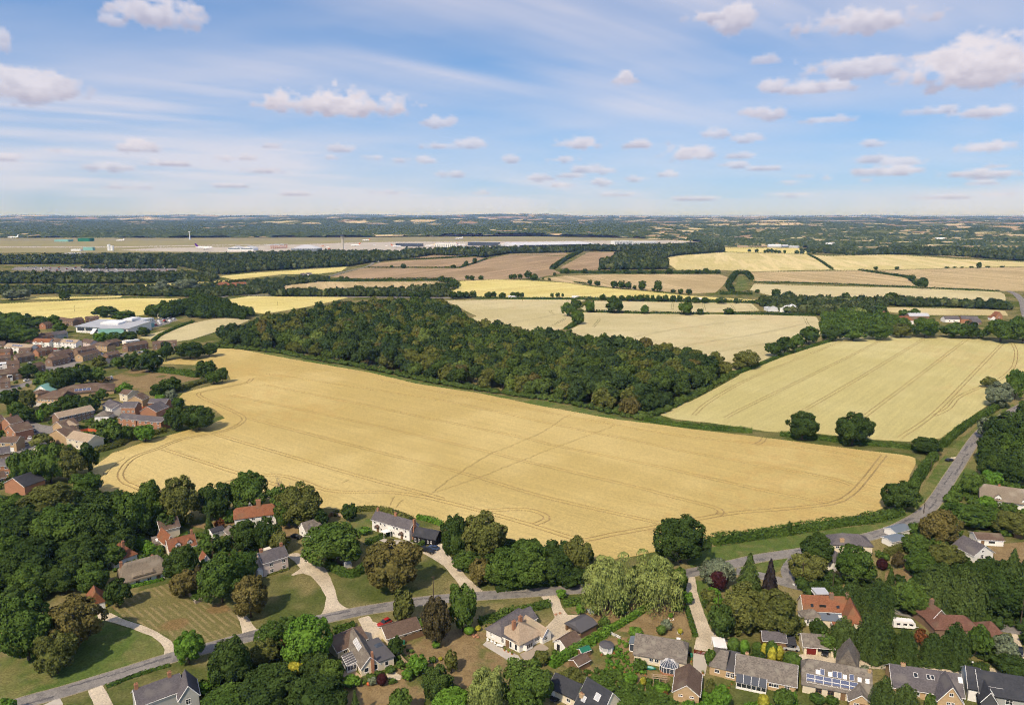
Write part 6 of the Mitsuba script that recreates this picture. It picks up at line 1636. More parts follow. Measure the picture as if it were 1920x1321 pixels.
h.wing((1742, 1180), (1776, 1176), 7.0, 3.0, 3.2, 'gable', 'y', 'brick_brown', 'tile_dark_red', .4).chimney(.5, 1.2, 1.0, .8, 'brick_brown')
h.wing((1752, 1194), (1836, 1196), 6.6, 2.6, 2.6, 'hip', 'x', 'brick_brown', 'tile_dark_red', .35)
h = House('red_hipped_garage', 'red brick garage with hipped dark red roof at the right edge', 'garage')
h.wing((1846, 1206), (1884, 1209), 7.0, 2.4, 2.7, 'hip', 'x', 'brick_brown', 'tile_dark_red', .4).door('f', .4, 2.2, 1.9, 'black_paint')
h = House('bend_house', 'cream house with hipped slate roof on the inside of the lane bend', 'house')
h.wing((1560, 1042), (1634, 1046), 7.5, 4.6, 2.6, 'hip', 'x', 'wall_cream', 'slate', .4).win('f', [.12], 3.1, 1.2, 1.0)
h.chimney(.24, 1.0, 1.4, .8, 'brick_tan', off=-2.8)
h.wing((1562, 1072), (1584, 1064), 6.0, 3.8, 2.4, 'hipl', 'y', 'wall_white', 'slate', .3).win('l', [.3, .6], 1.0, 1.0, 1.2)
for lab, A, B, dep, e, r in [('blue grey round roofed shed beside the lane', (1680, 1008), (1706, 1000), 5.0, 2.0, 1.0), ('low blue grey roofed garden room with white end', (1672, 1026), (1700, 1020), 4.6, 2.2, .5)]:
    h = House('blue_grey_shed', lab, 'shed'); h.wing(A, B, dep, e, r, 'gable', 'x', 'wall_white', 'metal_blue', .3)
h = House('white_outbuilding', 'low white outbuilding with brown corrugated roof in the right hand yard', 'outbuilding')
h.wing((1832, 1021), (1881, 1024), 6.5, 2.3, 1.3, 'gable', 'x', 'wall_white', 'tile_brown', .3).door('f', .2, .9, 1.9, 'timber').win('f', [.55], 1.1, 2.0, .6, 'black_paint')
h = House('white_gabled_house', 'white gabled house with purple grey roof in front of the low outbuilding', 'house')
h.wing((1824, 1054), (1861, 1048), 8.5, 2.8, 3.0, 'gable', 'y', 'wall_white', 'slate', .4).win('f', [.42], 1.0, 1.3, 1.5).win('f', [.45], 3.3, 1.2, .7)
h = House('long_thatched_house', 'long white thatched house with rounded gable dormers at the right edge', 'house')
h.wing((1838, 944), (1960, 962), 7.0, 3.0, 4.6, 'halfl', 'x', 'wall_white', 'thatch', .7, thick=.42)
for t in (6.0, 15.5): h.dormer(t, 2.4, 1.5, 1.2, -.3, 'thatch', 'wall_white', 2.4)
h.chimney(.28, .6, .8, .6)
h = House('timber_hut', 'small dark timber hut right of the low white outbuilding', 'hut')
h.wing((1901, 1008), (1918, 1010), 4.0, 2.0, 1.2, 'gable', 'y', 'timber', 'tile_brown', .3)
h = House('grey_gabled_house', 'grey rendered house with slate roof and brick chimneys in the bottom left corner', 'house')
h.wing((262, 1352), (345, 1320), 6.5, 4.2, 2.6, 'gable', 'x', 'wall_grey', 'slate', .3).chimney(.05, 1.2, .8, .6).chimney(.80, 1.2, .8, .6)
h.wing((338, 1338), (375, 1327), 7.0, 4.0, 3.0, 'gable', 'y', 'wall_grey', 'slate', .3).win('f', [.45], 2.0, 1.2, 1.5)

# --- the flower garden
k = thing('summerhouse', 'white glazed summerhouse with grey roof in the flower garden', 'summerhouse')
c = P(1137, 1220); t = np.arange(8) * math.pi / 4
ring = np.column_stack([np.cos(t), np.sin(t)]) * 1.9 + c[:2]
part(k, 'wall', hull([(x, y, z) for x, y in ring for z in (0, .7)]), 'white_paint')
part(k, 'frame', join([cyl((x, y, .6), (x, y, 2.1), .12, .12, 6) for x, y in ring]), 'white_paint')
part(k, 'glazing', hull([(c[0] + (x - c[0]) * .94, c[1] + (y - c[1]) * .94, z) for x, y in ring for z in (.7, 2.1)]), 'metal_sheet')
part(k, 'roof', hull([(c[0] + (x - c[0]) * 1.15, c[1] + (y - c[1]) * 1.15, 2.1) for x, y in ring] + [(c[0], c[1], 2.9)]), 'flat_roof')
h = House('green_roofed_shed', 'tiny shed with green roof beside the brown shed', 'shed'); h.wing((1091, 1234), (1107, 1228), 2.0, 1.8, .6, 'gable', 'x', 'timber', 'green_paint', .2)
h = House('brown_garden_shed', 'brown timber shed with ridged roof at the end of the green hedge', 'shed'); h.wing((1084, 1260), (1106, 1248), 3.4, 1.9, 1.0, 'gable', 'x', 'timber', 'tile_brown', .2)
k = thing('boat', 'green covered dinghy lying against the cream bungalow', 'boat')
m, L = frame(P(1208, 1252), P(1230, 1256))
part(k, 'hull', tf(m, hull([(x, y, z) for x, hw, z in ((0, .3, .5), (.3, .5, .25), (1.6, .65, .15), (2.7, .35, .3), (3.2, .05, .5)) for y in (-hw, hw)] + [(x, y, .62) for x, hw in ((0, .4), (1.5, .75), (2.6, .45), (3.2, .06)) for y in (-hw, hw)])), 'green_paint')
part(k, 'cover', tf(m, hull([(.2, y, .63) for y in (-.35, .35)] + [(2.5, y, .63) for y in (-.4, .4)] + [(.3, 0, .95), (2.2, 0, .95)])), 'teal_sheet')
k = thing('field_gate', 'dark red timber gate across the foot of the gravel drive', 'gate')
m, L = frame(P(1301, 1224), P(1326, 1229))
for z in (.25, .6, .95): part(k, 'rail', tf(m, box(0, L, 0, .08, z, z + .16)), 'red_brown_paint')
for x in (0, L / 2, L - .12): part(k, 'post', tf(m, box(x, x + .14, -.05, .1, 0, 1.35)), 'red_brown_paint')
k = thing('picket_fence', 'white fence run at the end of the bright clipped hedge', 'fence')
m, L = frame(P(1143, 1188), P(1164, 1198))
for i in range(9): part(k, 'picket', tf(m, box(i * L / 9, i * L / 9 + .16, 0, .05, 0, 1.0)), 'white_paint')
for z in (.3, .75): part(k, 'rail', tf(m, box(0, L, .055, .12, z, z + .1)), 'white_paint')
k = thing('pergola', 'rustic timber pergola in the flower garden', 'pergola')
m, L = frame(P(1224, 1285), P(1250, 1288))
for x in (0, 1.6, 3.2):
    for y in (0, 1.6): part(k, 'post', tf(m, box(x, x + .14, y, y + .14, 0, 2.2)), 'timber_pale')
for y in (0, .8, 1.6): part(k, 'beam', tf(m, box(-.4, 3.7, y, y + .14, 2.2, 2.34)), 'timber_pale')
k = thing('gazebo', 'small hexagonal gazebo with grey leaded roof', 'gazebo')
c = P(1702, 1063); t = np.arange(6) * math.pi / 3
ring = np.column_stack([np.cos(t), np.sin(t)]) * 1.7 + c[:2]
part(k, 'base', hull([(x, y, z) for x, y in ring for z in (0, .8)]), 'brick_orange')
for x, y in ring: part(k, 'post', cyl((x, y, .8), (x, y, 2.1), .1, .1, 6), 'timber')
part(k, 'roof', hull([(c[0] + (x - c[0]) * 1.25, c[1] + (y - c[1]) * 1.25, 2.1) for x, y in ring] + [(c[0], c[1], 3.3)]), 'slate')
k = thing('cream_tower', 'cream square post tower carrying a wide flat white edged roof above the old red house', 'tower')
c = P(1536, 1136)
part(k, 'shaft', box(c[0] - .8, c[0] + .8, c[1] - .8, c[1] + .8, 0, 4.2), 'wall_cream')
part(k, 'lower_rim', box(c[0] - 2.1, c[0] + 2.1, c[1] - 2.0, c[1] + 2.0, 4.2, 4.55), 'white_paint')
part(k, 'band', box(c[0] - 1.9, c[0] + 1.9, c[1] - 1.8, c[1] + 1.8, 4.55, 5.0), 'black_paint')
part(k, 'roof', box(c[0] - 2.1, c[0] + 2.1, c[1] - 2.0, c[1] + 2.0, 5.0, 5.3), 'metal_sheet')
k = thing('caravan', 'white touring caravan parked among the conifers', 'caravan')
m, L = frame(P(1675, 1178), P(1710, 1181))
pr = [(.0, .5), (5.6, .5), (6.2, 1.0), (6.0, 2.1), (5.4, 2.55), (.5, 2.6), (.05, 2.2)]
part(k, 'body', tf(m, hull([(x, y, z) for x, z in pr for y in (0, 2.2)])), 'white_paint')
for x in (.8, 2.6, 4.3): part(k, 'window', tf(m, box(x, x + 1.0, -.03, .02, 1.4, 2.0)), 'glass')
part(k, 'wheel', tf(m, cyl((2.9, -.06, .34), (2.9, .2, .34), .34, .34, 12)), 'rubber')
part(k, 'drawbar', tf(m, box(6.15, 7.3, 1.0, 1.2, .5, .6)), 'metal_sheet')
k = thing('trampoline', 'round dark trampoline in front of the cream wall by the slate house', 'trampoline')
c = P(1040, 1312)
part(k, 'mat', cyl((c[0], c[1], .55), (c[0], c[1], .6), 1.3, 1.3, 20), 'black_paint')
for a in range(4): part(k, 'leg', cyl((c[0] + 1.2 * math.cos(a * 1.57), c[1] + 1.2 * math.sin(a * 1.57), 0), (c[0] + 1.2 * math.cos(a * 1.57), c[1] + 1.2 * math.sin(a * 1.57), .55), .04, .04, 5), 'metal_sheet')
def chair(u, v, lab, ang=0.0):
    k = thing('garden_chair', lab, 'chair', 'white chairs on the terrace of the white bungalow'); m = shift(*P(u, v)); c, s = math.cos(ang), math.sin(ang); m[:2, :2] = [[c, -s], [s, c]]
    part(k, 'seat', tf(m, box(0, .6, 0, .6, .38, .45)), 'white_paint'); part(k, 'backrest', tf(m, box(0, .6, .55, .62, .45, 1.0)), 'white_paint')
    for x in (0, .52):
        for y in (0, .52): part(k, 'leg', tf(m, box(x, x + .08, y, y + .08, 0, .38)), 'white_paint')
for u, v in ((914, 1203), (921, 1206), (927, 1209)): chair(u, v, 'white garden chair on the terrace of the white bungalow', .5)
k = thing('garden_table', 'white garden table on the terrace of the white bungalow', 'table'); m = shift(*P(930, 1213)); c, s = math.cos(-.45), math.sin(-.45); m[:2, :2] = [[c, -s], [s, c]]
part(k, 'top', tf(m, box(0, 2.0, 0, 1.0, .68, .74)), 'white_paint')
for x in (.1, 1.8):
    for y in (.1, .82): part(k, 'leg', tf(m, box(x, x + .08, y, y + .08, 0, .68)), 'white_paint')
def fence(pts, hh, mat, lab, name='board_fence'):
    k = thing(name, lab, 'fence')
    for a, b in zip(pts[:-1], pts[1:]):
        m, L = frame(P(*a), P(*b)); n = max(1, round(L / 1.83))
        for i in range(n):
            part(k, 'panel', tf(m, box(i * L / n + .06, (i + 1) * L / n - .06, 0, .05, .05, hh)), mat)
            part(k, 'post', tf(m, box(i * L / n - .05, i * L / n + .05, -.02, .08, 0, hh + .1)), mat)
fence([(754, 1205), (800, 1190), (802, 1180)], 1.8, 'timber', 'brown board fence beside the long garage')
fence([(725, 1213), (752, 1236), (770, 1255), (785, 1268)], 1.4, 'timber_pale', 'pale garden fence between the two scorched lawns')
fence([(982, 1320), (1012, 1304), (1030, 1292)], 1.8, 'timber', 'brown fence under the large dark tree at the bottom')
fence([(600, 985), (614, 976), (622, 966)], 1.8, 'timber', 'dark fence left of the white terrace gardens')
fence([(622, 966), (646, 970)], 1.6, 'timber_pale', 'pale fence at the end of the terrace gardens')
fence([(1645, 1232), (1665, 1235), (1680, 1238)], 1.7, 'green_paint', 'green fence beside the sandy track')
k = thing('space_hopper', 'orange ball on the lawn of the beige bungalow', 'ball'); c = P(691, 1284)
part(k, 'ball', hull(np.array([c[0], c[1], .5]) + unit_dirs(60, np.random.default_rng(1)) * .5), 'orange_paint')
for i, (u, v) in enumerate(((886, 1190), (889, 1194), (893, 1191), (896, 1195), (1050, 1150), (1042, 1152), (1100, 1156))):
    k = single('log_pile', hull(np.array([*P(u, v)[:2], .25]) + unit_dirs(20, np.random.default_rng(i)) * [.5, .5, .28]), 'brick_orange', 'heap of orange rubble or cut logs beside the white bungalow', 'rubble', 'orange heaps round the white bungalow')
for u, v, a, b in ((1113, 1150, 8, 4),):
    m, L = frame(P(1106, 1151), P(1120, 1149)); single('ground_sheet', tf(m, box(0, L * .7, 0, 3.0, .02, .16)), 'metal_sheet', 'pale grey cover lying on the brown garden behind the courtyard', 'cover')
for u, v in ((1258, 1160), (1275, 1186), (1330, 1138)):
    c = P(u, v); t = np.arange(10) * .628
    key = thing('flower_bed', 'small round bed ringed with white stones in the lawn', 'flower bed', 'white ringed flower beds')
    part(key, 'soil', cyl((c[0], c[1], 0), (c[0], c[1], .06), .7, .7, 14), 'soil')
    for a in t: part(key, 'stone', hull(np.array([c[0] + .8 * math.cos(a), c[1] + .8 * math.sin(a), .08]) + unit_dirs(9, np.random.default_rng(2)) * .17), 'white_paint')

for i, (u, v, s) in enumerate(((1098, 1262, .35), (1110, 1264, .3), (1140, 1253, .32), (1152, 1252, .4), (1163, 1249, .3), (1171, 1262, .35), (1192, 1263, .3), (1180, 1272, .35), (1210, 1265, .3), (1128, 1228, .4), (1152, 1224, .35), (1146, 1231, .3), (946, 1219, .3), (953, 1222, .35), (960, 1226, .3), (1296, 1240, .3), (1318, 1262, .35), (1372, 1282, .3), (1366, 1290, .3))):
    q = P(u, v)
    k = thing('plant_pot', 'terracotta pot with a small plant set on the paths round the bungalows', 'plant pot', 'terracotta pots round the bungalows')
    part(k, 'pot', cyl((q[0], q[1], 0), (q[0], q[1], .45), s * .7, s, 10), 'terracotta')
    part(k, 'leaves', join([quads(np.array([q[0], q[1], .6]) + unit_dirs(30, NP) * s, unit_dirs(30, NP), .16, NP)]), 'leaf_bright')
for i, (u, v, c, lab) in enumerate(((1296, 1231, 'green_paint', 'green wheeled bin beside the dark red gate'), (1293, 1228, 'black_paint', 'black wheeled bin beside the dark red gate'), (1872, 1318, 'black_paint', 'black wheeled bin by the dark modern house'), (757, 1207, 'green_paint', 'green wheeled bin beside the long cream garage'), (1500, 1238, 'black_paint', 'black wheeled bin on the sandy track'))):
    q = P(u, v)
    k = thing('wheeled_bin', lab, 'bin')
    part(k, 'body', hull([(q[0] + x * (1 + .12 * (z > .5)), q[1] + y * (1 + .12 * (z > .5)), z) for x in (-.27, .27) for y in (-.3, .3) for z in (.08, 1.0)]), c)
    part(k, 'lid', box(q[0] - .33, q[0] + .33, q[1] - .38, q[1] + .36, 1.01, 1.08), c)
    part(k, 'wheel', cyl((q[0] - .3, q[1] + .28, .1), (q[0] + .3, q[1] + .28, .1), .1, .1, 8), 'rubber')

# ---------------------------------------------------------------- the housing estate
EST = 'brown roofed estate houses'
def estate(lab, A, B, depth, eave, rise, wall, tiles, roof='gable', ridge='x', group=None, wins=None, rows=2, solar=None, base=0.0, cat='house', name='estate_house', lwin=False):
    h = House(name, lab, cat, group)
    h.wing(A, B, depth, eave, rise, roof, ridge, wall, tiles, .3)
    n = max(1, int(h.L / 4.2)) if wins is None else wins
    for r in range(rows):
        if n: h.win('f', [(i + .5) / n * h.L for i in range(n)], .8 + r * 2.6, 1.5, 1.2)
    if lwin: h.win('l', [.5], 3.2, 1.3, 1.2)
    if solar: 
        for i in range(solar[1]): h.panel('f', h.L * solar[0] + i * 1.7, 1.2, 1.6, 2.0, 'solar_panel', 'solar', b=.06)
    return h
G = 'two storey brown roofed house among the estate houses'
estate('long brick terrace with dark brown roof and an orange gable below the conifers', (54, 645), (101, 637.5), 8, 5, 2.6, 'brick_orange', 'tile_brown', lwin=True).chimney(.25, .8).chimney(.65, .8)
estate('grey end of the long terrace with a darker roof', (102, 637.5), (128, 633.5), 8, 5, 2.6, 'wall_grey', 'slate')
h = estate('white terrace with red tiled bays beside the long brick terrace', (62, 650.5), (93, 651.5), 7.5, 5, 2.6, 'wall_white', 'tile_red', rows=1)
for t in (.25, .6): h.dormer(h.L * t, 3.0, 1.2, 1.3, -.8, 'tile_red', 'wall_white', 3.4)
estate('white house with brown roof left of the solar roofed terrace', (93, 649.5), (110, 651.5), 8, 5, 2.6, 'wall_white', 'tile_brown')
estate('long white terrace with blue solar panels on its brown roof', (111, 651), (143, 653.5), 8, 5, 2.6, 'wall_white', 'tile_tan', solar=(.35, 5))
estate('pale pink house between the white terrace and the tan block', (152, 650.5), (170, 654), 8, 5, 2.6, 'wall_pink', 'tile_brown')
estate('square tan block with brown roof in the estate', (174, 656.5), (201, 659), 9, 5, 2.4, 'brick_tan', 'tile_brown', roof='hipl')
estate('white gabled terrace with solar panels at the left of the estate', (9, 660), (58, 663), 8, 5, 2.6, 'wall_white', 'tile_tan', solar=(.25, 7))
estate('reddish brick house with brown roof at the left edge of the estate', (-8, 672), (20, 670.5), 8, 5, 2.8, 'brick_orange', 'tile_brown', group=None)
estate('house with orange brick gable beside the parked white car', (34, 681), (66, 675.5), 7, 4.6, 2.5, 'brick_brown', 'tile_brown', lwin=True)
estate('dark brown roofed terrace left of the house with the orange gable', (-10, 684), (22, 680.5), 7, 4.4, 2.4, 'brick_brown', 'tile_brown')
estate('orange gabled house right of the red roofed cottage', (73, 669), (101, 664), 7, 4.4, 2.5, 'brick_orange', 'tile_brown')
estate('small bright orange roofed house in the estate', (64, 661), (78, 660), 6, 3.6, 2.6, 'wall_white', 'tile_red')
estate('dark fronted terrace with white bargeboards on its brown gable', (105, 678.5), (139, 671), 8, 5.4, 2.5, 'brick_brown', 'tile_brown', lwin=True)
estate('brown terrace with pale gable in front of the tan block', (156, 678), (190, 669), 7.5, 4.4, 2.4, 'brick_tan', 'tile_brown', lwin=True)
estate('brown terrace tucked between the dark fronted terrace and the tan block', (147, 667), (182, 661.5), 7.5, 4.4, 2.4, 'brick_brown', 'tile_brown')
estate('terrace half hidden by the estate trees with a white edged gable', (99, 687), (133, 679), 7, 4.6, 2.5, 'brick_brown', 'tile_brown', lwin=True)
estate('low brown roofed house behind the dark round estate tree', (14, 694), (37, 692), 7, 4.4, 2.2, 'brick_brown', 'tile_brown')
estate('flat roofed white house at the left edge of the estate', (-8, 694), (14, 692), 7, 4.6, .2, 'wall_white', 'metal_pale', roof='flat')
h = estate('large brown brick block with a white balcony at the left edge', (-6, 717), (41, 710.5), 10, 5.4, 3.0, 'brick_brown', 'tile_brown')
h.add('balcony', box(h.L * .42, h.L * .62, -1.4, -.05, 0, 4.4), 'white_paint').add('balcony_glass', box(h.L * .44, h.L * .60, -1.46, -1.42, 2.6, 4.0), 'glass')
estate('small pink terrace behind the estate trees', (180, 682), (197, 683), 6, 3.6, 2.0, 'wall_pink', 'tile_red', rows=1)
estate('brown terrace facing the field with a long row of windows', (240, 660), (279, 653.5), 8, 5, 2.4, 'brick_brown', 'tile_brown', lwin=True)
estate('brown end block beside the upright dark tree', (287, 656), (332, 653), 8, 5, 2.4, 'brick_brown', 'tile_brown')
estate('white flat roofed shed block behind the terrace that faces the field', (237, 646), (262, 642.5), 8, 3, .2, 'wall_white', 'metal_pale', roof='flat', rows=1)
estate('house with bright orange gable in the back row of the estate', (143, 608.5), (158, 606), 7, 4.8, 2.4, 'brick_orange', 'tile_brown', lwin=True)
estate('brown roofed house at the left of the back row', (109, 607), (137, 611), 7, 4.8, 2.4, 'brick_brown', 'tile_brown')
estate('end house with an orange gable beside the clipped hedge', (86, 617), (102, 613.5), 7, 4.8, 2.4, 'brick_orange', 'tile_brown', lwin=True)
estate('far brown roofed house right of the back row', (163, 605), (186, 603), 7, 4.6, 2.2, 'brick_brown', 'tile_brown')
for A, B in (((8, 613), (28, 611)), ((28, 614), (47, 611)), ((-8, 637), (8, 635))): estate('grey brown roofed house in the trees at the far left of the estate', A, B, 7, 4.4, 2.2, 'brick_brown', 'tile_grey', group='roofs in the trees at the far left')
# nearer cluster beside the golden field
h = estate('white two storey house with grey roof among the red brick estate houses', (193, 772), (211, 781.5), 9, 5, 2.2, 'wall_white', 'slate')
estate('tall red brick house with white garage door', (229, 783), (254.7, 783), 8, 6.6, 2.4, 'brick_orange', 'slate', wins=3).door('f', .12, 2.2, 2.0, 'white_paint')
estate('long low dark roofed house behind the orange gable', (279, 768), (312, 768), 7, 4.4, 2.0, 'brick_orange', 'slate', rows=1)
estate('house with a broad orange brick gable facing the camera', (264, 784), (294, 785), 13, 4.4, 3.2, 'brick_orange', 'slate', ridge='y', wins=0)
estate('red brick terrace with white windows facing the golden field', (258, 803), (303, 807), 7.5, 5, 1.9, 'brick_orange', 'slate', wins=4)
estate('dark roofed terrace half hidden behind round trees', (223, 798), (256, 802), 7.5, 4.8, 1.9, 'brick_orange', 'slate', wins=3)
estate('pale fronted house with brown roof behind the white house', (225, 751), (240, 753), 8, 4.8, 2.2, 'wall_cream', 'tile_brown')
estate('tan gabled house with grey roof above the tall red brick house', (240, 764), (268, 764), 9, 5, 2.8, 'brick_tan', 'tile_brown', ridge='y', wins=0)
estate('low white house with grey brown roof beside the green slide', (178, 790), (204, 789), 8, 3.2, 2.2, 'wall_white', 'tile_grey', roof='hip', rows=1)
estate('long tan roofed terrace with many windows above the orange fence', (112, 798.5), (178, 783), 7.5, 5, 2.4, 'brick_brown', 'tile_tan', lwin=False, wins=8)
estate('house with a blank tan brick gable beside the turning place', (92, 829), (127, 835), 9, 4.6, 3.4, 'brick_tan', 'tile_brown', ridge='y', wins=0)
h = estate('pinkish brown roofed house with white extension at the estate corner', (126, 837), (165, 846), 9, 4.8, 2.8, 'wall_cream', 'tile_tan', wins=3)
estate('brown gabled house behind the blank tan gable', (100, 812), (120, 816), 9, 4.6, 2.8, 'brick_tan', 'tile_brown', ridge='y', wins=0)
estate('hipped brown roofed house beside the orange fence', (118, 815), (146, 811), 8, 4.4, 2.6, 'brick_tan', 'tile_tan', roof='hip', rows=1)
estate('stepped red brick house left of the parked cars', (12, 822), (31, 828), 9, 5.4, 3.0, 'brick_orange', 'tile_brown', ridge='y', wins=2)
estate('red brick house with tall chimney behind the stepped one', (22, 812), (45, 806), 9, 5.4, 3.0, 'brick_orange', 'tile_brown', wins=2).chimney(.5, 1.2)
estate('brown roofed house at the left edge by the pavement', (-10, 812), (14, 806), 9, 5.4, 3.0, 'brick_orange', 'tile_brown', wins=2)
estate('tan brick house with white porch at the left edge', (0, 847), (32, 846), 8, 5, 2.0, 'brick_tan', 'tile_brown', wins=2).door('f', .72, 1.8, 2.2, 'white_paint')
estate('pink brick house with grey roof at the left edge', (-8, 893), (21, 890.5), 8, 5, 2.2, 'brick_orange', 'slate', wins=2)
estate('small grey roofed house behind the pink brick one', (-6, 866), (20, 862), 8, 4.0, 2.2, 'brick_brown', 'slate', wins=2, rows=1)
estate('low brick annexe at the left edge', (-6, 908), (12, 904), 6, 2.6, 2.2, 'brick_orange', 'tile_brown', wins=1, rows=1)
estate('dark red brick house with dark roof at the edge of the left copse', (10, 923), (48, 930), 9.5, 4.4, 3.2, 'brick_orange', 'slate_dark', ridge='y', wins=0)
estate('cream gabled garage behind the tall green tree', (62, 851), (74, 852), 6, 2.6, 2.0, 'wall_cream', 'slate', ridge='y', wins=0, cat='garage', name='estate_garage')
for A, B in (((204, 676), (226, 672)), ((36, 668), (58, 667)), ((-6, 655), (10, 654)), ((64, 700), (86, 694)), ((-8, 730), (20, 727)), ((206, 652), (226, 648))):
    estate('brown roofed house set among the estate trees', A, B, 7, 4.4, 2.4, 'brick_brown', 'tile_brown', group='brown roofed houses among the estate trees')
# school
h = House('school', 'low school with broad dark brown roofs, a teal glazed roof and yellow brick walls', 'school')
h.wing((69, 754), (112, 756), 14, 3, 3.6, 'hipl', 'x', 'brick_tan', 'tile_brown', .6).win('f', [.1, .25, .4, .55, .7], 1.0, 1.8, 1.2)
h.wing((92, 742), (128, 730), 11, 3, 4.2, 'gable', 'x', 'wall_white', 'teal_sheet', .4)
h.wing((108, 748), (214, 738), 20, 3, 3.8, 'hip', 'x', 'brick_tan', 'tile_brown', .6)
for i in range(4): h.panel('f', 10 + i * 2.4, 2.0, 2.2, 2.6, 'solar_panel', 'solar', b=.06)
h.wing((60, 750), (72, 752), 8, 5, 1.8, 'hip', 'x', 'brick_tan', 'tile_brown', .5)
# leisure centre
h = House('leisure_centre', 'large modern leisure centre with pale grey metal roof and dark window band', 'leisure centre')
h.wing((143, 623), (240, 627.5), 34, 6.5, 3.0, 'mono', 'x', 'wall_white', 'roof_grey', 1.2)
for i in range(6): h.add('window_band', box(h.L * (.03 + i * .16), h.L * (.17 + i * .16), -.08, .02, 2.2, 5.4), 'blue_glass')
h.add('entrance_canopy', hull([(h.L * .34, -5, .1), (h.L * .40, -5, .1), (h.L * .34, -.1, 5.2), (h.L * .42, -.1, 5.2), (h.L * .34, -.1, 4.6), (h.L * .42, -.1, 4.6)]), 'metal_pale')
h.add('roof_monitor', hull([(h.L * .30, 12, 7.2), (h.L * .66, 12, 7.2), (h.L * .30, 24, 7.4), (h.L * .66, 24, 7.4), (h.L * .32, 12, 9.6), (h.L * .66, 12, 9.6), (h.L * .36, 24, 10.6), (h.L * .66, 24, 10.6)]), 'metal_pale')
h.wing((240, 627), (263, 616), 28, 6.5, .4, 'flat', 'x', 'teal_sheet', 'roof_grey', .2)
h = House('swimming_hall', 'white two storey block behind the grey roofed leisure centre', 'sports hall')
h.wing((268, 617), (290, 612), 26, 9.5, .3, 'flat', 'x', 'metal_pale', 'metal_sheet', .2)
h.add('glazed_base', box(.4, h.L - .3, -.1, .02, .2, 4.2), 'teal_sheet')
for i in range(5): h.add('window', box(2 + i * 3.6, 3.4 + i * 3.6, -.08, .02, 6.6, 7.8), 'glass')
h.add('plant_room', box(-8, 6, 6, 16, 9.7, 12.2), 'metal_pale')
for lab, A, B in (('pale old house with grey roof by the car park', (307, 597), (322, 594)), ('pink grey old house right of the pale one', (323, 592), (333, 590)), ('white house with orange roof above the car park', (338, 587), (352, 585))):
    estate(lab, A, B, 8, 5, 3.2, 'wall_cream', 'slate' if 'orange' not in lab else 'tile_red', roof='hip', wins=2)

# ---------------------------------------------------------------- farm, far buildings
h = House('white_farm_barn', 'wide white gabled farm barn beyond the cream wheat field', 'barn'); h.wing((1462, 585), (1500, 587), 22, 5, 4.0, 'gable', 'y', 'wall_white', 'metal_pale', .5)
h.recess(h.L * .42, h.L * .55, .05, 3.4, 12).recess(h.L * .80, h.L * .90, .05, 3.4, 12)
h = House('farm_barn', 'pale roofed second barn left of the white farm barn', 'barn'); h.wing((1440, 584), (1461, 584), 16, 4, 3, 'gable', 'y', 'metal_pale', 'metal_sheet', .4)
h = House('farm_shed', 'small white cabin right of the white farm barn', 'shed'); h.wing((1501, 587.5), (1509, 588), 4, 3, .6, 'gable', 'x', 'wall_white', 'metal_pale', .2)
h = House('red_farmhouse', 'farmhouse with long orange red roof and white gable at the farm', 'farmhouse'); h.wing((1673, 608), (1713, 608), 9, 4.5, 4.2, 'hipr', 'x', 'wall_white', 'tile_red', .4)
h = House('farm_cottage', 'small reddish gabled cottage left of the red farmhouse', 'cottage'); h.wing((1653, 595), (1664, 594), 7, 4, 3, 'gable', 'y', 'brick_orange', 'tile_red', .3)
for lab, A, B, e, w, t in (('long grey roofed farm range behind the red farmhouse', (1705, 598), (1742, 598), 3.5, 'brick_brown', 'metal_sheet'), ('slate roofed farm shed with white end', (1772, 604), (1800, 604), 3.5, 'wall_white', 'slate'), ('red brick farm range with slate roof', (1802, 605), (1834, 606), 4.5, 'brick_orange', 'slate'), ('low slate outhouse right of the red brick farm range', (1824, 608), (1840, 608), 2.6, 'brick_brown', 'slate')):
    h = House('farm_range', lab, 'farm building'); h.wing(A, B, 9, e, 3, 'gable', 'x', w, t, .3).win('f', [.3, .6], 1.0, 1.6, 1.2)
h = House('brick_house', 'red brick house with steep gables near the right hand road bend', 'house'); h.wing((1866, 600), (1879, 600), 8, 5, 4.5, 'gable', 'y', 'brick_orange', 'tile_red', .3).win('f', [.5], 3, 1.4, 1.4); h.wing((1858, 600), (1866, 600), 6, 2.6, 2.4, 'gable', 'y', 'wall_white', 'tile_red', .3)
h = House('red_roofed_sheds', 'dark red roofed farm sheds beside the carriageway', 'farm building'); h.wing((405, 541), (434, 540), 14, 5, 5, 'hip', 'x', 'timber', 'tile_red', .5); h.wing((435, 540), (462, 539), 12, 4, 5, 'gable', 'x', 'timber', 'tile_red', .5)
for lab, A, B in (('white farm cottage by the far road', (573, 519), (583, 519)), ('white cottage among trees by the far road', (563, 520), (571, 520)), ('white house by the brown field corner', (684, 487), (690, 487)), ('long grey farm shed by the brown field corner', (698, 491), (711, 491))):
    h = House('far_cottage', lab, 'cottage'); h.wing(A, B, 8, 5, 3, 'gable', 'x', 'wall_white', 'slate', .3)
for i, (u, v) in enumerate(((1060, 473), (1072, 471.5), (1080, 471), (1088, 471), (1168, 468), (1176, 468))):
    h = House('far_house', 'white far house among the dark trees below the terminal', 'house', 'white houses below the terminal'); h.wing((u - 4, v), (u + 3, v), 9, 5, 4, 'gable', 'x', 'wall_white', 'tile_red', .3)
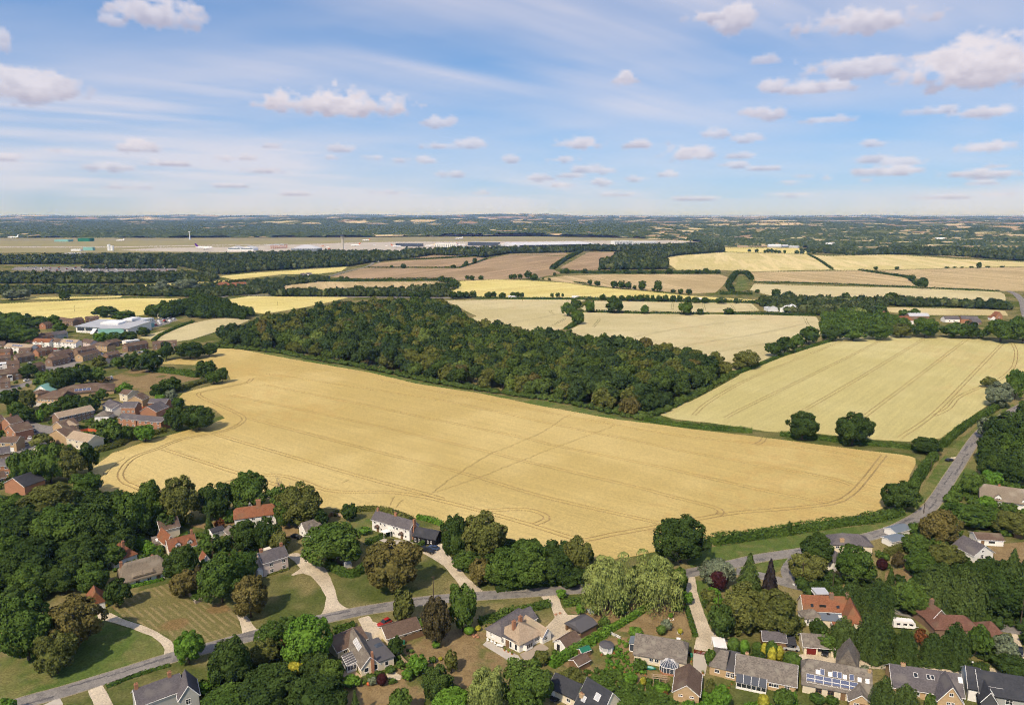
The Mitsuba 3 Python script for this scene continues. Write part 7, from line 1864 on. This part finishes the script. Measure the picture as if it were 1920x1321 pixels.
for lab, A, B, e, r, w, t in (('pale roofed grain barn behind the yellow field', (1441, 464), (1465, 464), 7, 5, 'metal_sheet', 'metal_pale'), ('blue grey barn right of the grain barn', (1467, 464), (1478, 464), 6, 5, 'metal_blue', 'metal_sheet'), ('low grey barn range behind the thin yellow field', (1479, 464.5), (1496, 465), 5, 3, 'metal_sheet', 'metal_sheet'), ('white tank like building in the right hand tree belt', (1668, 475), (1680, 475), 9, 4, 'metal_pale', 'metal_pale'), ('long white glasshouse range beyond the tree belt', (1550, 459), (1582, 459), 5, 3, 'metal_pale', 'metal_pale'), ('white roofed depot in the far woods', (1756, 449), (1772, 449), 7, 3, 'metal_pale', 'metal_pale')):
    h = House('far_barn', lab, 'barn'); h.wing(A, B, 16, e, r, 'gable', 'x', w, t, .4)
k = thing('bale_stack', 'long straw bale stack at the edge of the yellow field', 'bale stack')
m, L = frame(P(1382, 463.5), P(1403, 463.8))
for i in range(9):
    for j in range(3): part(k, 'bale', tf(m, box(i * L / 9, (i + 1) * L / 9 - .25, 0, 6, j * 2.6, j * 2.6 + 2.5)), 'timber_pale')

# ---------------------------------------------------------------- the airport
k = thing('control_tower', 'tall concrete airport control tower with dark glass cab', 'control tower')
c = P(643, 470.5)
part(k, 'shaft', cyl((c[0], c[1], 0), (c[0], c[1], 44), 4.0, 3.7, 16), 'concrete')
part(k, 'collar', cyl((c[0], c[1], 44), (c[0], c[1], 48), 6.0, 7.2, 16), 'concrete')
part(k, 'cab', cyl((c[0], c[1], 48), (c[0], c[1], 54), 6.6, 7.4, 16), 'blue_glass')
part(k, 'roof', cyl((c[0], c[1], 54), (c[0], c[1], 56), 7.8, 6.5, 16), 'slate_dark')
part(k, 'mast', cyl((c[0], c[1], 56), (c[0], c[1], 62), .35, .15, 6), 'metal_sheet')
k = thing('terminal', 'long low airport terminal with pale grid roof over a dark glass front', 'terminal')
m, L = frame(P(974, 466), P(1124, 463))
part(k, 'wall', tf(m, box(6, L - 6, 4, 120, 0, 11)), 'blue_glass')
for i in range(12):
    part(k, 'roof_vault', tf(m, hull([(i * L / 12, -4, 12), ((i + 1) * L / 12 - 1, -4, 12), (i * L / 12, 150, 15.5), ((i + 1) * L / 12 - 1, 150, 15.5), ((i + .5) * L / 12, -4, 14), ((i + .5) * L / 12, 150, 18)])), 'metal_sheet')
for i in range(7): part(k, 'column', tf(m, cyl((L * (i + .3) / 7, -3, 0), (L * (i + .3) / 7, -3, 14), .6, .6, 6)), 'white_paint')
for name, lab, A, B, dep, hgt, w, t in (('office_block', 'banded four storey office block behind the tree belt', (121, 485), (155, 485), 18, 15, 'metal_pale', 'metal_pale'), ('airport_block', 'white ribbed airport block beside the teal glass one', (815, 469.5), (857, 469.5), 30, 24, 'wall_white', 'metal_pale'), ('glass_block', 'teal glass airport block right of the white ribbed one', (857, 470), (895, 470), 25, 13, 'teal_sheet', 'flat_roof'), ('pier', 'dark roofed airport pier left of the white ribbed block', (742, 462), (790, 462.5), 25, 12, 'blue_glass', 'metal_blue'), ('pier', 'dark roofed airport pier left of the terminal', (877, 460.5), (933, 461.5), 25, 14, 'blue_glass', 'metal_blue'), ('link_building', 'pale blue glazed link beside the terminal', (935, 465), (973, 466), 30, 14, 'metal_sheet', 'metal_pale'), ('airport_hotel', 'white and glass hotel block right of the terminal', (1153, 461), (1186, 460), 25, 19, 'metal_pale', 'metal_pale'), ('car_rental', 'long white building right of the airport hotel', (1187, 460), (1232, 458.5), 25, 13, 'metal_pale', 'metal_pale'), ('cargo_shed', 'teal shed on the airfield edge', (156, 469.5), (174, 469.5), 14, 11, 'teal_sheet', 'teal_sheet'), ('cargo_shed', 'low white sheds on the airfield edge', (133, 470.5), (151, 470.5), 14, 6, 'metal_pale', 'metal_pale'), ('green_hangar', 'bright green hangar far across the airfield', (146, 452.4), (168, 452.4), 40, 14, 'green_paint', 'green_paint'), ('teal_hangar', 'pale teal hangar left of the green one', (102, 453), (128, 453), 40, 9, 'teal_sheet', 'teal_sheet')):
    h = House(name, lab, 'airport building'); h.wing(A, B, dep, hgt, .6, 'flat', 'x', w, t, .4)
    if name == 'office_block':
        for r in range(4): h.add('window_band', box(.6, h.L * .62, -.3, .02, 1.6 + r * 3.6, 3.3 + r * 3.6), 'glass'); h.add('window_band', box(h.L * .70, h.L - .5, -.3, .02, 1.6 + r * 3.6, 3.3 + r * 3.6), 'glass')
        h.add('stair_tower', box(h.L * .63, h.L * .69, -1.2, 2, 0, 16.5), 'metal_blue')
    if name in ('airport_block', 'airport_hotel', 'car_rental'):
        for i in range(12): h.add('window_strip', box(h.L * (i + .3) / 12, h.L * (i + .62) / 12, -.3, .02, 2, hgt - 4), 'metal_blue')
h = House('hangar', 'twin gabled grey hangar beside the purple tailed airliner', 'hangar'); h.wing((427, 470), (451, 470), 50, 9, 6, 'gable', 'y', 'metal_pale', 'metal_sheet', 1.0); h.add('door', box(2, h.L - 2, -.3, .02, 5, 9), 'metal_blue'); h.wing((451.2, 470), (475, 470), 50, 9, 6, 'gable', 'y', 'metal_pale', 'metal_sheet', 1.0); h.add('door', box(2, h.L - 2, -.3, .02, 5, 9), 'metal_blue')
h = House('hangar', 'large grey arched hangar left of the control tower', 'hangar'); h.wing((546, 471), (594, 471), 70, 9, 12, 'hip', 'x', 'metal_blue', 'metal_sheet', 1.0)
k = thing('red_frame_shed', 'open airport shed with a red lattice frame', 'shed'); m, L = frame(P(508, 466.5), P(541, 465))
part(k, 'roof', tf(m, box(0, L, 0, 40, 13, 14)), 'metal_sheet')
for i in range(9): part(k, 'post', tf(m, box(L * i / 9, L * i / 9 + 2.4, -.6, .4, 0, 13)), 'orange_paint')
def airliner(u, v, ang, length, tail, lab, body='plane_white'):
    k = thing('airliner', lab, 'aircraft'); c = P(u, v); a = math.radians(ang)
    m = np.eye(4); m[:2, :2] = [[math.cos(a), -math.sin(a)], [math.sin(a), math.cos(a)]]; m[:3, 3] = (c[0], c[1], 0)
    s = length / 40
    part(k, 'fuselage', tf(m, join([cyl((-15 * s, 0, 5 * s), (14 * s, 0, 4.6 * s), 2.2 * s, 2.2 * s, 12), cyl((14 * s, 0, 4.6 * s), (19 * s, 0, 4.2 * s), 2.2 * s, .5 * s, 12), cyl((-15 * s, 0, 5 * s), (-21 * s, 0, 6.2 * s), 2.2 * s, .6 * s, 12)])), body)
    for q in (1, -1):
        part(k, 'wing', tf(m, hull([(x * s, q * y * s, z * s) for x, y, z in ((5, 1.5, 4), (-3, 1.5, 4), (-8, 18, 5), (-10, 18, 5), (5, 1.5, 3.5), (-3, 1.5, 3.5))])), 'metal_pale')
        part(k, 'engine', tf(m, cyl((0, q * 6.5 * s, 2.7 * s), (4.5 * s, q * 6.5 * s, 2.7 * s), 1.1 * s, 1.3 * s, 10)), 'metal_sheet')
        part(k, 'tailplane', tf(m, hull([(x * s, q * y * s, z * s) for x, y, z in ((-15, .8, 6), (-19, .8, 6), (-20, 6.5, 6.4), (-21.5, 6.5, 6.4), (-16, .8, 5.7))])), 'metal_pale')
    part(k, 'fin', tf(m, hull([(x * s, y, z * s) for x, y, z in ((-13, .2, 7), (-13, -.2, 7), (-20, .2, 6.8), (-20, -.2, 6.8), (-20, .15, 14.5), (-20, -.15, 14.5), (-23, .15, 14.5), (-23, -.15, 14.5))])), tail)
    for x, y in ((12, 0), (-2, 2.5), (-2, -2.5)): part(k, 'wheel', tf(m, cyl((x * s, y * s - .4, .7 * s), (x * s, y * s + .4, .7 * s), .7 * s, .7 * s, 8)), 'rubber')
airliner(385, 468, 6, 62, 'purple_paint', 'large white airliner with a purple tail on the left apron')
airliner(24, 447, 184, 55, 'plane_white', 'white airliner parked at the far left of the airfield')
airliner(666, 461.5, 170, 40, 'orange_paint', 'orange tailed airliner right of the control tower')
airliner(744, 464, 15, 40, 'orange_paint', 'orange tailed airliner beside the left pier')
airliner(806, 462.5, 200, 40, 'yellow_paint', 'yellow tailed airliner beside the white ribbed block')
airliner(865, 461, 25, 40, 'orange_paint', 'orange tailed airliner between the two piers')
airliner(686, 452, 180, 38, 'orange_paint', 'airliner taxiing on the far runway')
airliner(860, 448.4, 180, 38, 'plane_white', 'white airliner on the far runway above the piers')
airliner(225, 452.4, 180, 38, 'plane_white', 'small white airliner near the far hangars')
for i, (u, v) in enumerate(((612, 464), (603, 462), (700, 460), (722, 462), (770, 466), (785, 467), (800, 467), (908, 465), (945, 465), (560, 466), (615, 467))):
    single('ground_vehicle', tf(frame(P(u, v), P(u + 6, v))[0], join([box(0, 7, 0, 2.6, .5, 3.2), box(7, 9, .1, 2.5, .5, 2.4)])), ('plane_white', 'orange_paint', 'metal_pale')[i % 3], 'small service truck on the airport apron', 'truck', 'service trucks on the apron')
k = thing('radar_mast', 'thin pale lattice mast beyond the airfield', 'mast'); c = P(356, 449); part(k, 'mast', hull([(c[0] + x, c[1] + y, z) for x in (-3, 3) for y in (-3, 3) for z in (0,)] + [(c[0] + x, c[1] + y, 36) for x in (-1.4, 1.4) for y in (-1.4, 1.4)]), 'metal_sheet'); part(k, 'head', box(c[0] - 4, c[0] + 4, c[1] - 2, c[1] + 2, 36, 40), 'metal_pale')
for u, v, hh in ((205, 470, 22), (211, 470, 18)):
    single('silo', cyl((*P(u, v)[:2], 0), (*P(u, v)[:2], hh), 5, 5, 12), 'metal_pale', 'taller pale silo on the airfield edge' if hh > 20 else 'shorter pale silo on the airfield edge', 'silo')

# ---------------------------------------------------------------- vehicles
WHEEL = mikit.ply(cyl((0, -.11, .33), (0, .11, .33), .33, .33, 14), 'rubber', smooth=40)
def car_shapes(tall):
    H = 1.75 if tall else 1.46
    prof = [(-2.2, .35), (2.2, .35), (2.25, .75), (1.95, .98), (.95, 1.02), (-2.1, 1.05), (-2.25, .8)]
    body = hull([(x, y * .5, z) for x, z in prof for y in (-1.72, 1.72)] + [(x * .98, y * .5, z * .98) for x, z in prof for y in (-1.8, 1.8)])
    top = hull([(x, y, z) for x, w, z in ((.85, .80, 1.0), (-2.0, .80, 1.0), (.15, .62, H - .04), (-1.65 if tall else -1.3, .62, H - .04)) for y in (-w, w)])
    roof = hull([(x, y, z) for x, w, z in ((.10, .62, H - .05), (-1.6 if tall else -1.25, .62, H - .05), (-.05, .55, H + .02), (-1.5 if tall else -1.15, .55, H + .02)) for y in (-w, w)])
    return body, top, roof
CARS = {}
def car(u, v, to, col, lab, tall=False, group=None, z=.04):
    """A car at pixel (u, v) whose bonnet points to pixel to."""
    k = thing('parked_car', lab, 'car', group)
    m, _ = frame(P(u, v), P(*to)); m[2, 3] = z
    if (tall, col) not in CARS:
        b, t, r = car_shapes(tall)
        CARS[tall, col] = [('body', mikit.ply(b, col, smooth=35)), ('window', mikit.ply(t, 'glass', smooth=25)), ('roof', mikit.ply(r, col, smooth=35)), ('headlight', mikit.ply(box(2.15, 2.27, .5, .8, .6, .75), 'metal_pale')), ('headlight', mikit.ply(box(2.15, 2.27, -.8, -.5, .6, .75), 'metal_pale'))]
    for n, s in CARS[tall, col]: placed(k, n, s, m)
    for x in (1.35, -1.4):
        for y in (-.82, .82): placed(k, 'wheel', WHEEL, m @ shift(x, y))
car(805, 1035, (812, 1038), 'car_black', 'black off road car nearest the lawn on the drive of the black barn', True)
car(813, 1029, (806, 1027), 'car_blue', 'blue grey estate car in front of the black barn')
car(794, 1030, (789, 1027), 'car_black', 'dark car half hidden by the clipped hedge', False)
car(721, 1171, (713, 1175), 'car_red', 'red car with black roof on the forecourt of the beige bungalow', True)
car(1780, 864, (1790, 862), 'car_black', 'black car stopped in the gravel layby beside the lane')
car(1911, 1224, (1911, 1236), 'car_black', 'black car at the right edge by the red hipped garage')
car(556, 1008, (564, 1010), 'car_black', 'dark car beside the small white gabled cottage')
car(1547, 1224, (1546, 1232), 'car_black', 'car inside the open garage bay')
car(1483, 1217, (1492, 1218), 'car_silver', 'pale car beside the brown shed')
car(1845, 1032, (1852, 1036), 'car_red', 'dark red car beside the white gabled house')
car(1836, 1026, (1842, 1030), 'car_silver', 'silver car behind the dark red car')
car(1812, 1016, (1820, 1015), 'car_white', 'white car on the drive by the low white outbuilding')
E = 'cars parked in the housing estate'
for i, (u, v, tu, tv, c) in enumerate(((54, 806, 60, 810, 'car_grey'), (65, 809, 71, 813, 'car_black'), (56, 822, 57, 817, 'car_white'), (43, 815, 44, 810, 'car_black'), (47, 845, 41, 843, 'car_grey'), (57, 682, 64, 680, 'car_white'), (22, 683, 30, 681, 'car_silver'), (103, 655, 108, 655.5, 'car_red'), (115, 655.5, 121, 656, 'car_black'), (186, 661, 192, 662, 'car_black'), (190, 664, 196, 666, 'car_blue'), (136, 676, 140, 674, 'car_blue'), (50, 714, 58, 712, 'car_white'), (224, 665, 230, 664, 'car_black'), (302, 668, 308, 667, 'car_white'), (262, 662, 267, 661, 'car_silver'), (268, 660, 274, 659.5, 'car_white'), (92, 840, 98, 842, 'car_blue'), (176, 771, 172, 767, 'car_white'), (0, 745, 4, 743, 'car_white'), (20, 857, 27, 856, 'car_black'), (50, 834, 57, 832, 'car_silver'))):
    car(u, v, (tu, tv), c, 'car parked between the estate houses', i % 3 == 0, E)
far_car = {c: mikit.ply(join([box(-2.1, 2.1, -.85, .85, .2, .95), box(-1.6, .9, -.75, .75, .95, 1.5)]), c) for c in ('car_white', 'car_silver', 'car_black', 'car_blue', 'car_red', 'car_grey')}
rc = random.Random(12)
def lot(pts, n, grp, lab, z):
    pg = px_poly(pts); r = np.random.default_rng(n)
    p = fill(pg, math.sqrt(pg.area / n) * 1.0, n, .12)
    r.shuffle(p)
    for x, y in p[:n]:
        k = numbered('parked_car'); tag(k, lab, 'car', grp)
        m = shift(x, y, z); m[:2, :2] = [[0, -1], [1, 0]]
        scene[k] = {**far_car[rc.choice(['car_white', 'car_white', 'car_silver', 'car_silver', 'car_black', 'car_blue', 'car_grey', 'car_red'])], 'to_world': T(m)}
lot([(172, 479.7), (438, 481.2), (438, 484), (178, 482.8)], 110, 'cars in the airport car park', 'car in the airport car park behind the banded office', .25)
lot([(40, 501), (325, 501), (325, 508.5), (150, 509.5), (40, 505)], 120, 'cars parked among the trees', 'car in the car park among the tree belts', .25)
lot([(332, 492.2), (438, 489.5), (440, 491.6), (336, 495.5)], 30, 'cars in the smaller car park', 'car in the smaller car park among the trees', .25)
lot([(268, 613), (292, 600), (324, 595.5), (328, 600), (300, 610)], 26, 'cars at the leisure centre', 'car in the leisure centre car park', .08)
lot([(1232, 455), (1300, 449), (1340, 450)], 40, 'cars right of the terminal', 'car in the car park right of the terminal', .25)
for u, v in ((1200, 560.6), (1080, 559.6), (960, 559.4), (1310, 563.2), (130, 547)):
    k = numbered('lorry'); tag(k, 'white lorry on the main road behind the fields', 'lorry', 'lorries on the main road')
    m, _ = frame(P(u, v), P(u + 10, v)); m[2, 3] = .25
    part(k, 'trailer', tf(m, box(-6, 4, -1.2, 1.2, 1, 3.8)), 'plane_white'); part(k, 'cab', tf(m, box(4.3, 6.4, -1.1, 1.1, .6, 3.0)), 'car_white')
    for x in (-4.5, -3.2, 3, 5.2): part(k, 'wheel', tf(m, cyl((x, -1.25, .5), (x, 1.25, .5), .5, .5, 8)), 'rubber')
k = thing('excavator', 'yellow tracked digger at the edge of the school field', 'excavator'); m, L = frame(P(190, 718), P(197, 717))
for y in (-1.2, .9): part(k, 'track', tf(m, hull([(x, y + w, z) for x, z in ((-1.9, .35), (-1.5, 0), (1.5, 0), (1.9, .35), (1.5, .8), (-1.5, .8)) for w in (0, .5)])), 'rubber')
part(k, 'body', tf(m, hull([(x, y, z) for x, z in ((-1.8, 1), (1.2, 1), (1.2, 1.9), (-1.8, 2.1)) for y in (-1.2, 1.2)])), 'yellow_paint'); part(k, 'cab', tf(m, hull([(x, y, z) for x, z in ((.1, 1.9), (1.5, 1.9), (1.2, 2.9), (.2, 2.9)) for y in (-1.1, .1)])), 'glass')
part(k, 'boom', tf(m, join([cyl((1.2, .3, 1.6), (3.6, .3, 3.6), .3, .25, 6), cyl((3.6, .3, 3.6), (5.0, .3, 1.4), .25, .2, 6)])), 'yellow_paint'); part(k, 'bucket', tf(m, hull([(x, y, z) for x, z in ((4.6, 1.4), (5.4, 1.4), (4.9, .7), (4.4, .9)) for y in (-.3, .9)])), 'black_paint')
k = thing('dump_truck', 'pale tipper lorry standing behind the yellow digger', 'lorry'); m, L = frame(P(202, 712), P(207, 711.6))
part(k, 'tipper_body', tf(m, hull([(x, y, z) for x, z in ((-2.5, 1.2), (1.5, 1.2), (1.9, 2.4), (-2.8, 2.4)) for y in (-1.2, 1.2)])), 'timber_pale'); part(k, 'cab', tf(m, hull([(x, y, z) for x, z in ((2.0, .6), (3.6, .6), (3.5, 1.6), (3.2, 2.6), (2.0, 2.6)) for y in (-1.1, 1.1)])), 'plane_white')
for x in (-1.6, -.3, 2.8): part(k, 'wheel', tf(m, cyl((x, -1.2, .5), (x, 1.2, .5), .5, .5, 10)), 'rubber')
fence([(146, 812), (165, 808), (182, 811)], 1.8, 'orange_paint', 'orange red board fence between the estate gardens', 'garden_fence')
fence([(262, 768), (278, 766)], 1.8, 'orange_paint', 'orange fence beside the tall red brick house', 'garden_fence')

# ---------------------------------------------------------------- poles
def pole(u, v, h, lab, arm=True):
    k = thing('utility_pole', lab, 'pole'); c = P(u, v)
    part(k, 'post', cyl((c[0], c[1], 0), (c[0], c[1], h), .16, .11, 7), 'bark')
    if arm: part(k, 'crossarm', box(c[0] - .7, c[0] + .7, c[1] - .06, c[1] + .06, h - .7, h - .55), 'bark')
    return np.array([c[0], c[1], h - .5])
a = pole(813, 1122, 8, 'wooden telephone pole between the purple tree and the lane')
b = pole(1503, 1101, 9, 'wooden telephone pole at the lower mouth of the link road')
c3 = pole(1560, 1118, 9, 'telephone pole hidden in trees below the house on the bend')
d3 = pole(1912, 1180, 10, 'dark leaning pole at the right edge by the red hipped garage')
e3 = pole(400, 1048, 8, 'telephone pole in the gardens left of the pale pink house')
pole(1745, 884, 7, 'thin post in the verge beside the lane', False)
pole(1732, 962, 6, 'signpost on the outside of the lane bend', False)
pole(1345, 1153, 7, 'bare pole in the shrubs beside the long gravel drive', False)
pole(140, 585, 9, 'pole standing in the yellow striped barley field')
pole(520, 574, 9, 'pole standing in the yellow field behind the wood', False)
pole(980, 566, 8, 'pole standing in the cream field behind the wood', False)
k = thing('overhead_wire', 'thin overhead wires strung between the poles through the trees', 'wire')
def wire(p, q, sag):
    t = np.linspace(0, 1, 12); s = p + (q - p) * t[:, None]; s[:, 2] -= sag * 4 * t * (1 - t)
    part(k, 'strand', join([cyl(x, y, .02, .02, 3) for x, y in zip(s[:-1], s[1:])]), 'black_paint')
for o in (-.5, 0, .5):
    wire(b + [o, 0, .1], c3 + [o, 0, .1], .6); wire(c3 + [o, 0, .1], d3 + [o, 0, .1], 1.6)
k = thing('lamp_post', 'white globed lamp post beside the sandy track', 'lamp post'); c = P(1821, 1262); part(k, 'post', cyl((c[0], c[1], 0), (c[0], c[1], 3.2), .06, .05, 6), 'black_paint'); part(k, 'globe', hull(np.array([c[0], c[1], 3.4]) + unit_dirs(30, np.random.default_rng(1)) * .25), 'white_paint')

# ---------------------------------------------------------------- planting between the houses
clear = unary_union(FOOT + [shapely.Point(*P(1692, 1172)[:2]).buffer(9), shapely.Point(*P(1640, 1232)[:2]).buffer(6)] + [smooth_line(LANE).buffer(4.5)] + [Polygon(q).buffer(.6) for q in KEEP])
for i, (pts, n, r0, r1, mat, name, lab) in enumerate([
    ([(-20,660),(60,640),(140,634),(200,650),(290,650),(330,660),(300,690),(200,690),(150,735),(60,740),(-20,740)], 320, .6, 1.5, 'leaf_green', 'garden_planting', 'shrubs and small trees in the estate gardens'),
    ([(-20,790),(100,790),(180,780),(270,760),(310,765),(310,806),(240,830),(180,845),(100,850),(-20,930)], 300, .6, 1.5, 'leaf_green', 'garden_planting', 'shrubs in the gardens of the nearer estate houses'),
    ([(280,950),(420,945),(600,960),(620,985),(560,1000),(500,1010),(470,1060),(400,1100),(330,1105),(300,1060),(200,1085),(190,1040),(280,1010)], 300, .6, 2.0, 'leaf_green', 'garden_planting', 'shrubs in the old gardens left of the lane'),
    ([(380,1290),(470,1240),(600,1230),(640,1275),(640,1340),(380,1340)], 120, .8, 2.2, 'leaf_dark', 'garden_planting', 'undergrowth between the dark trees at the bottom'),
    ([(1040,1262),(1120,1255),(1250,1285),(1262,1330),(1080,1330)], 130, .4, 1.1, 'leaf_green', 'garden_planting', 'planting round the flower garden'),
    ([(1060,1215),(1180,1200),(1185,1240),(1235,1262),(1150,1270),(1080,1255)], 110, .25, .8, 'leaf_bright', 'flower_planting', 'small plants and flowers in the flower garden'),
    ([(1262,1290),(1500,1305),(1600,1330),(1560,1345),(1290,1345)], 280, .4, 1.3, 'leaf_bright', 'garden_planting', 'planting in front of the long bungalow'),
    ([(1320,1120),(1480,1120),(1510,1150),(1500,1200),(1400,1190),(1345,1190)], 130, .8, 2.2, 'leaf_olive', 'garden_planting', 'bushes under the broad olive trees'),
    ([(1500,1080),(1660,1080),(1760,1060),(1990,1060),(1990,1230),(1850,1240),(1660,1230),(1600,1200),(1500,1130)], 460, .9, 2.4, 'leaf_dark', 'garden_planting', 'undergrowth between the tall conifers'),
    ([(1720,960),(1800,900),(1990,890),(1990,1010),(1800,1010),(1750,1060),(1660,1080),(1640,1040)], 330, .8, 2.4, 'leaf_green', 'garden_planting', 'bushes in the gardens right of the lane'),
    ([(620,1240),(750,1200),(800,1250),(760,1275),(700,1290),(640,1290)], 60, .3, .9, 'leaf_green', 'garden_planting', 'low plants round the beige bungalow'),
    ([(900,1160),(1060,1130),(1110,1180),(1030,1250),(960,1245)], 60, .3, .9, 'leaf_green', 'garden_planting', 'low plants round the white bungalow'),
    ([(840,1010),(1100,1040),(1110,1090),(930,1105),(870,1060)], 150, 1.2, 2.8, 'leaf_dark', 'undergrowth', 'bushes filling the middle tree belt')]):
    pg = px_poly(pts).difference(clear)
    r = np.random.default_rng(60 + i)
    q = fill(pg, math.sqrt(pg.area / n), 60 + i, .5)
    den = meshkit.fbm(np.column_stack([q * .09, 0 * q[:, 0]]), 2, i)
    q = q[den > .40]
    single(name, scatter(q, r0, r1, .85, [crown_round(200 + s, 110 if r1 < 1 else 260, .26 if r1 < 1 else .2, 14) for s in range(3)], i), mat, lab, name.replace('_', ' '), kind='stuff')
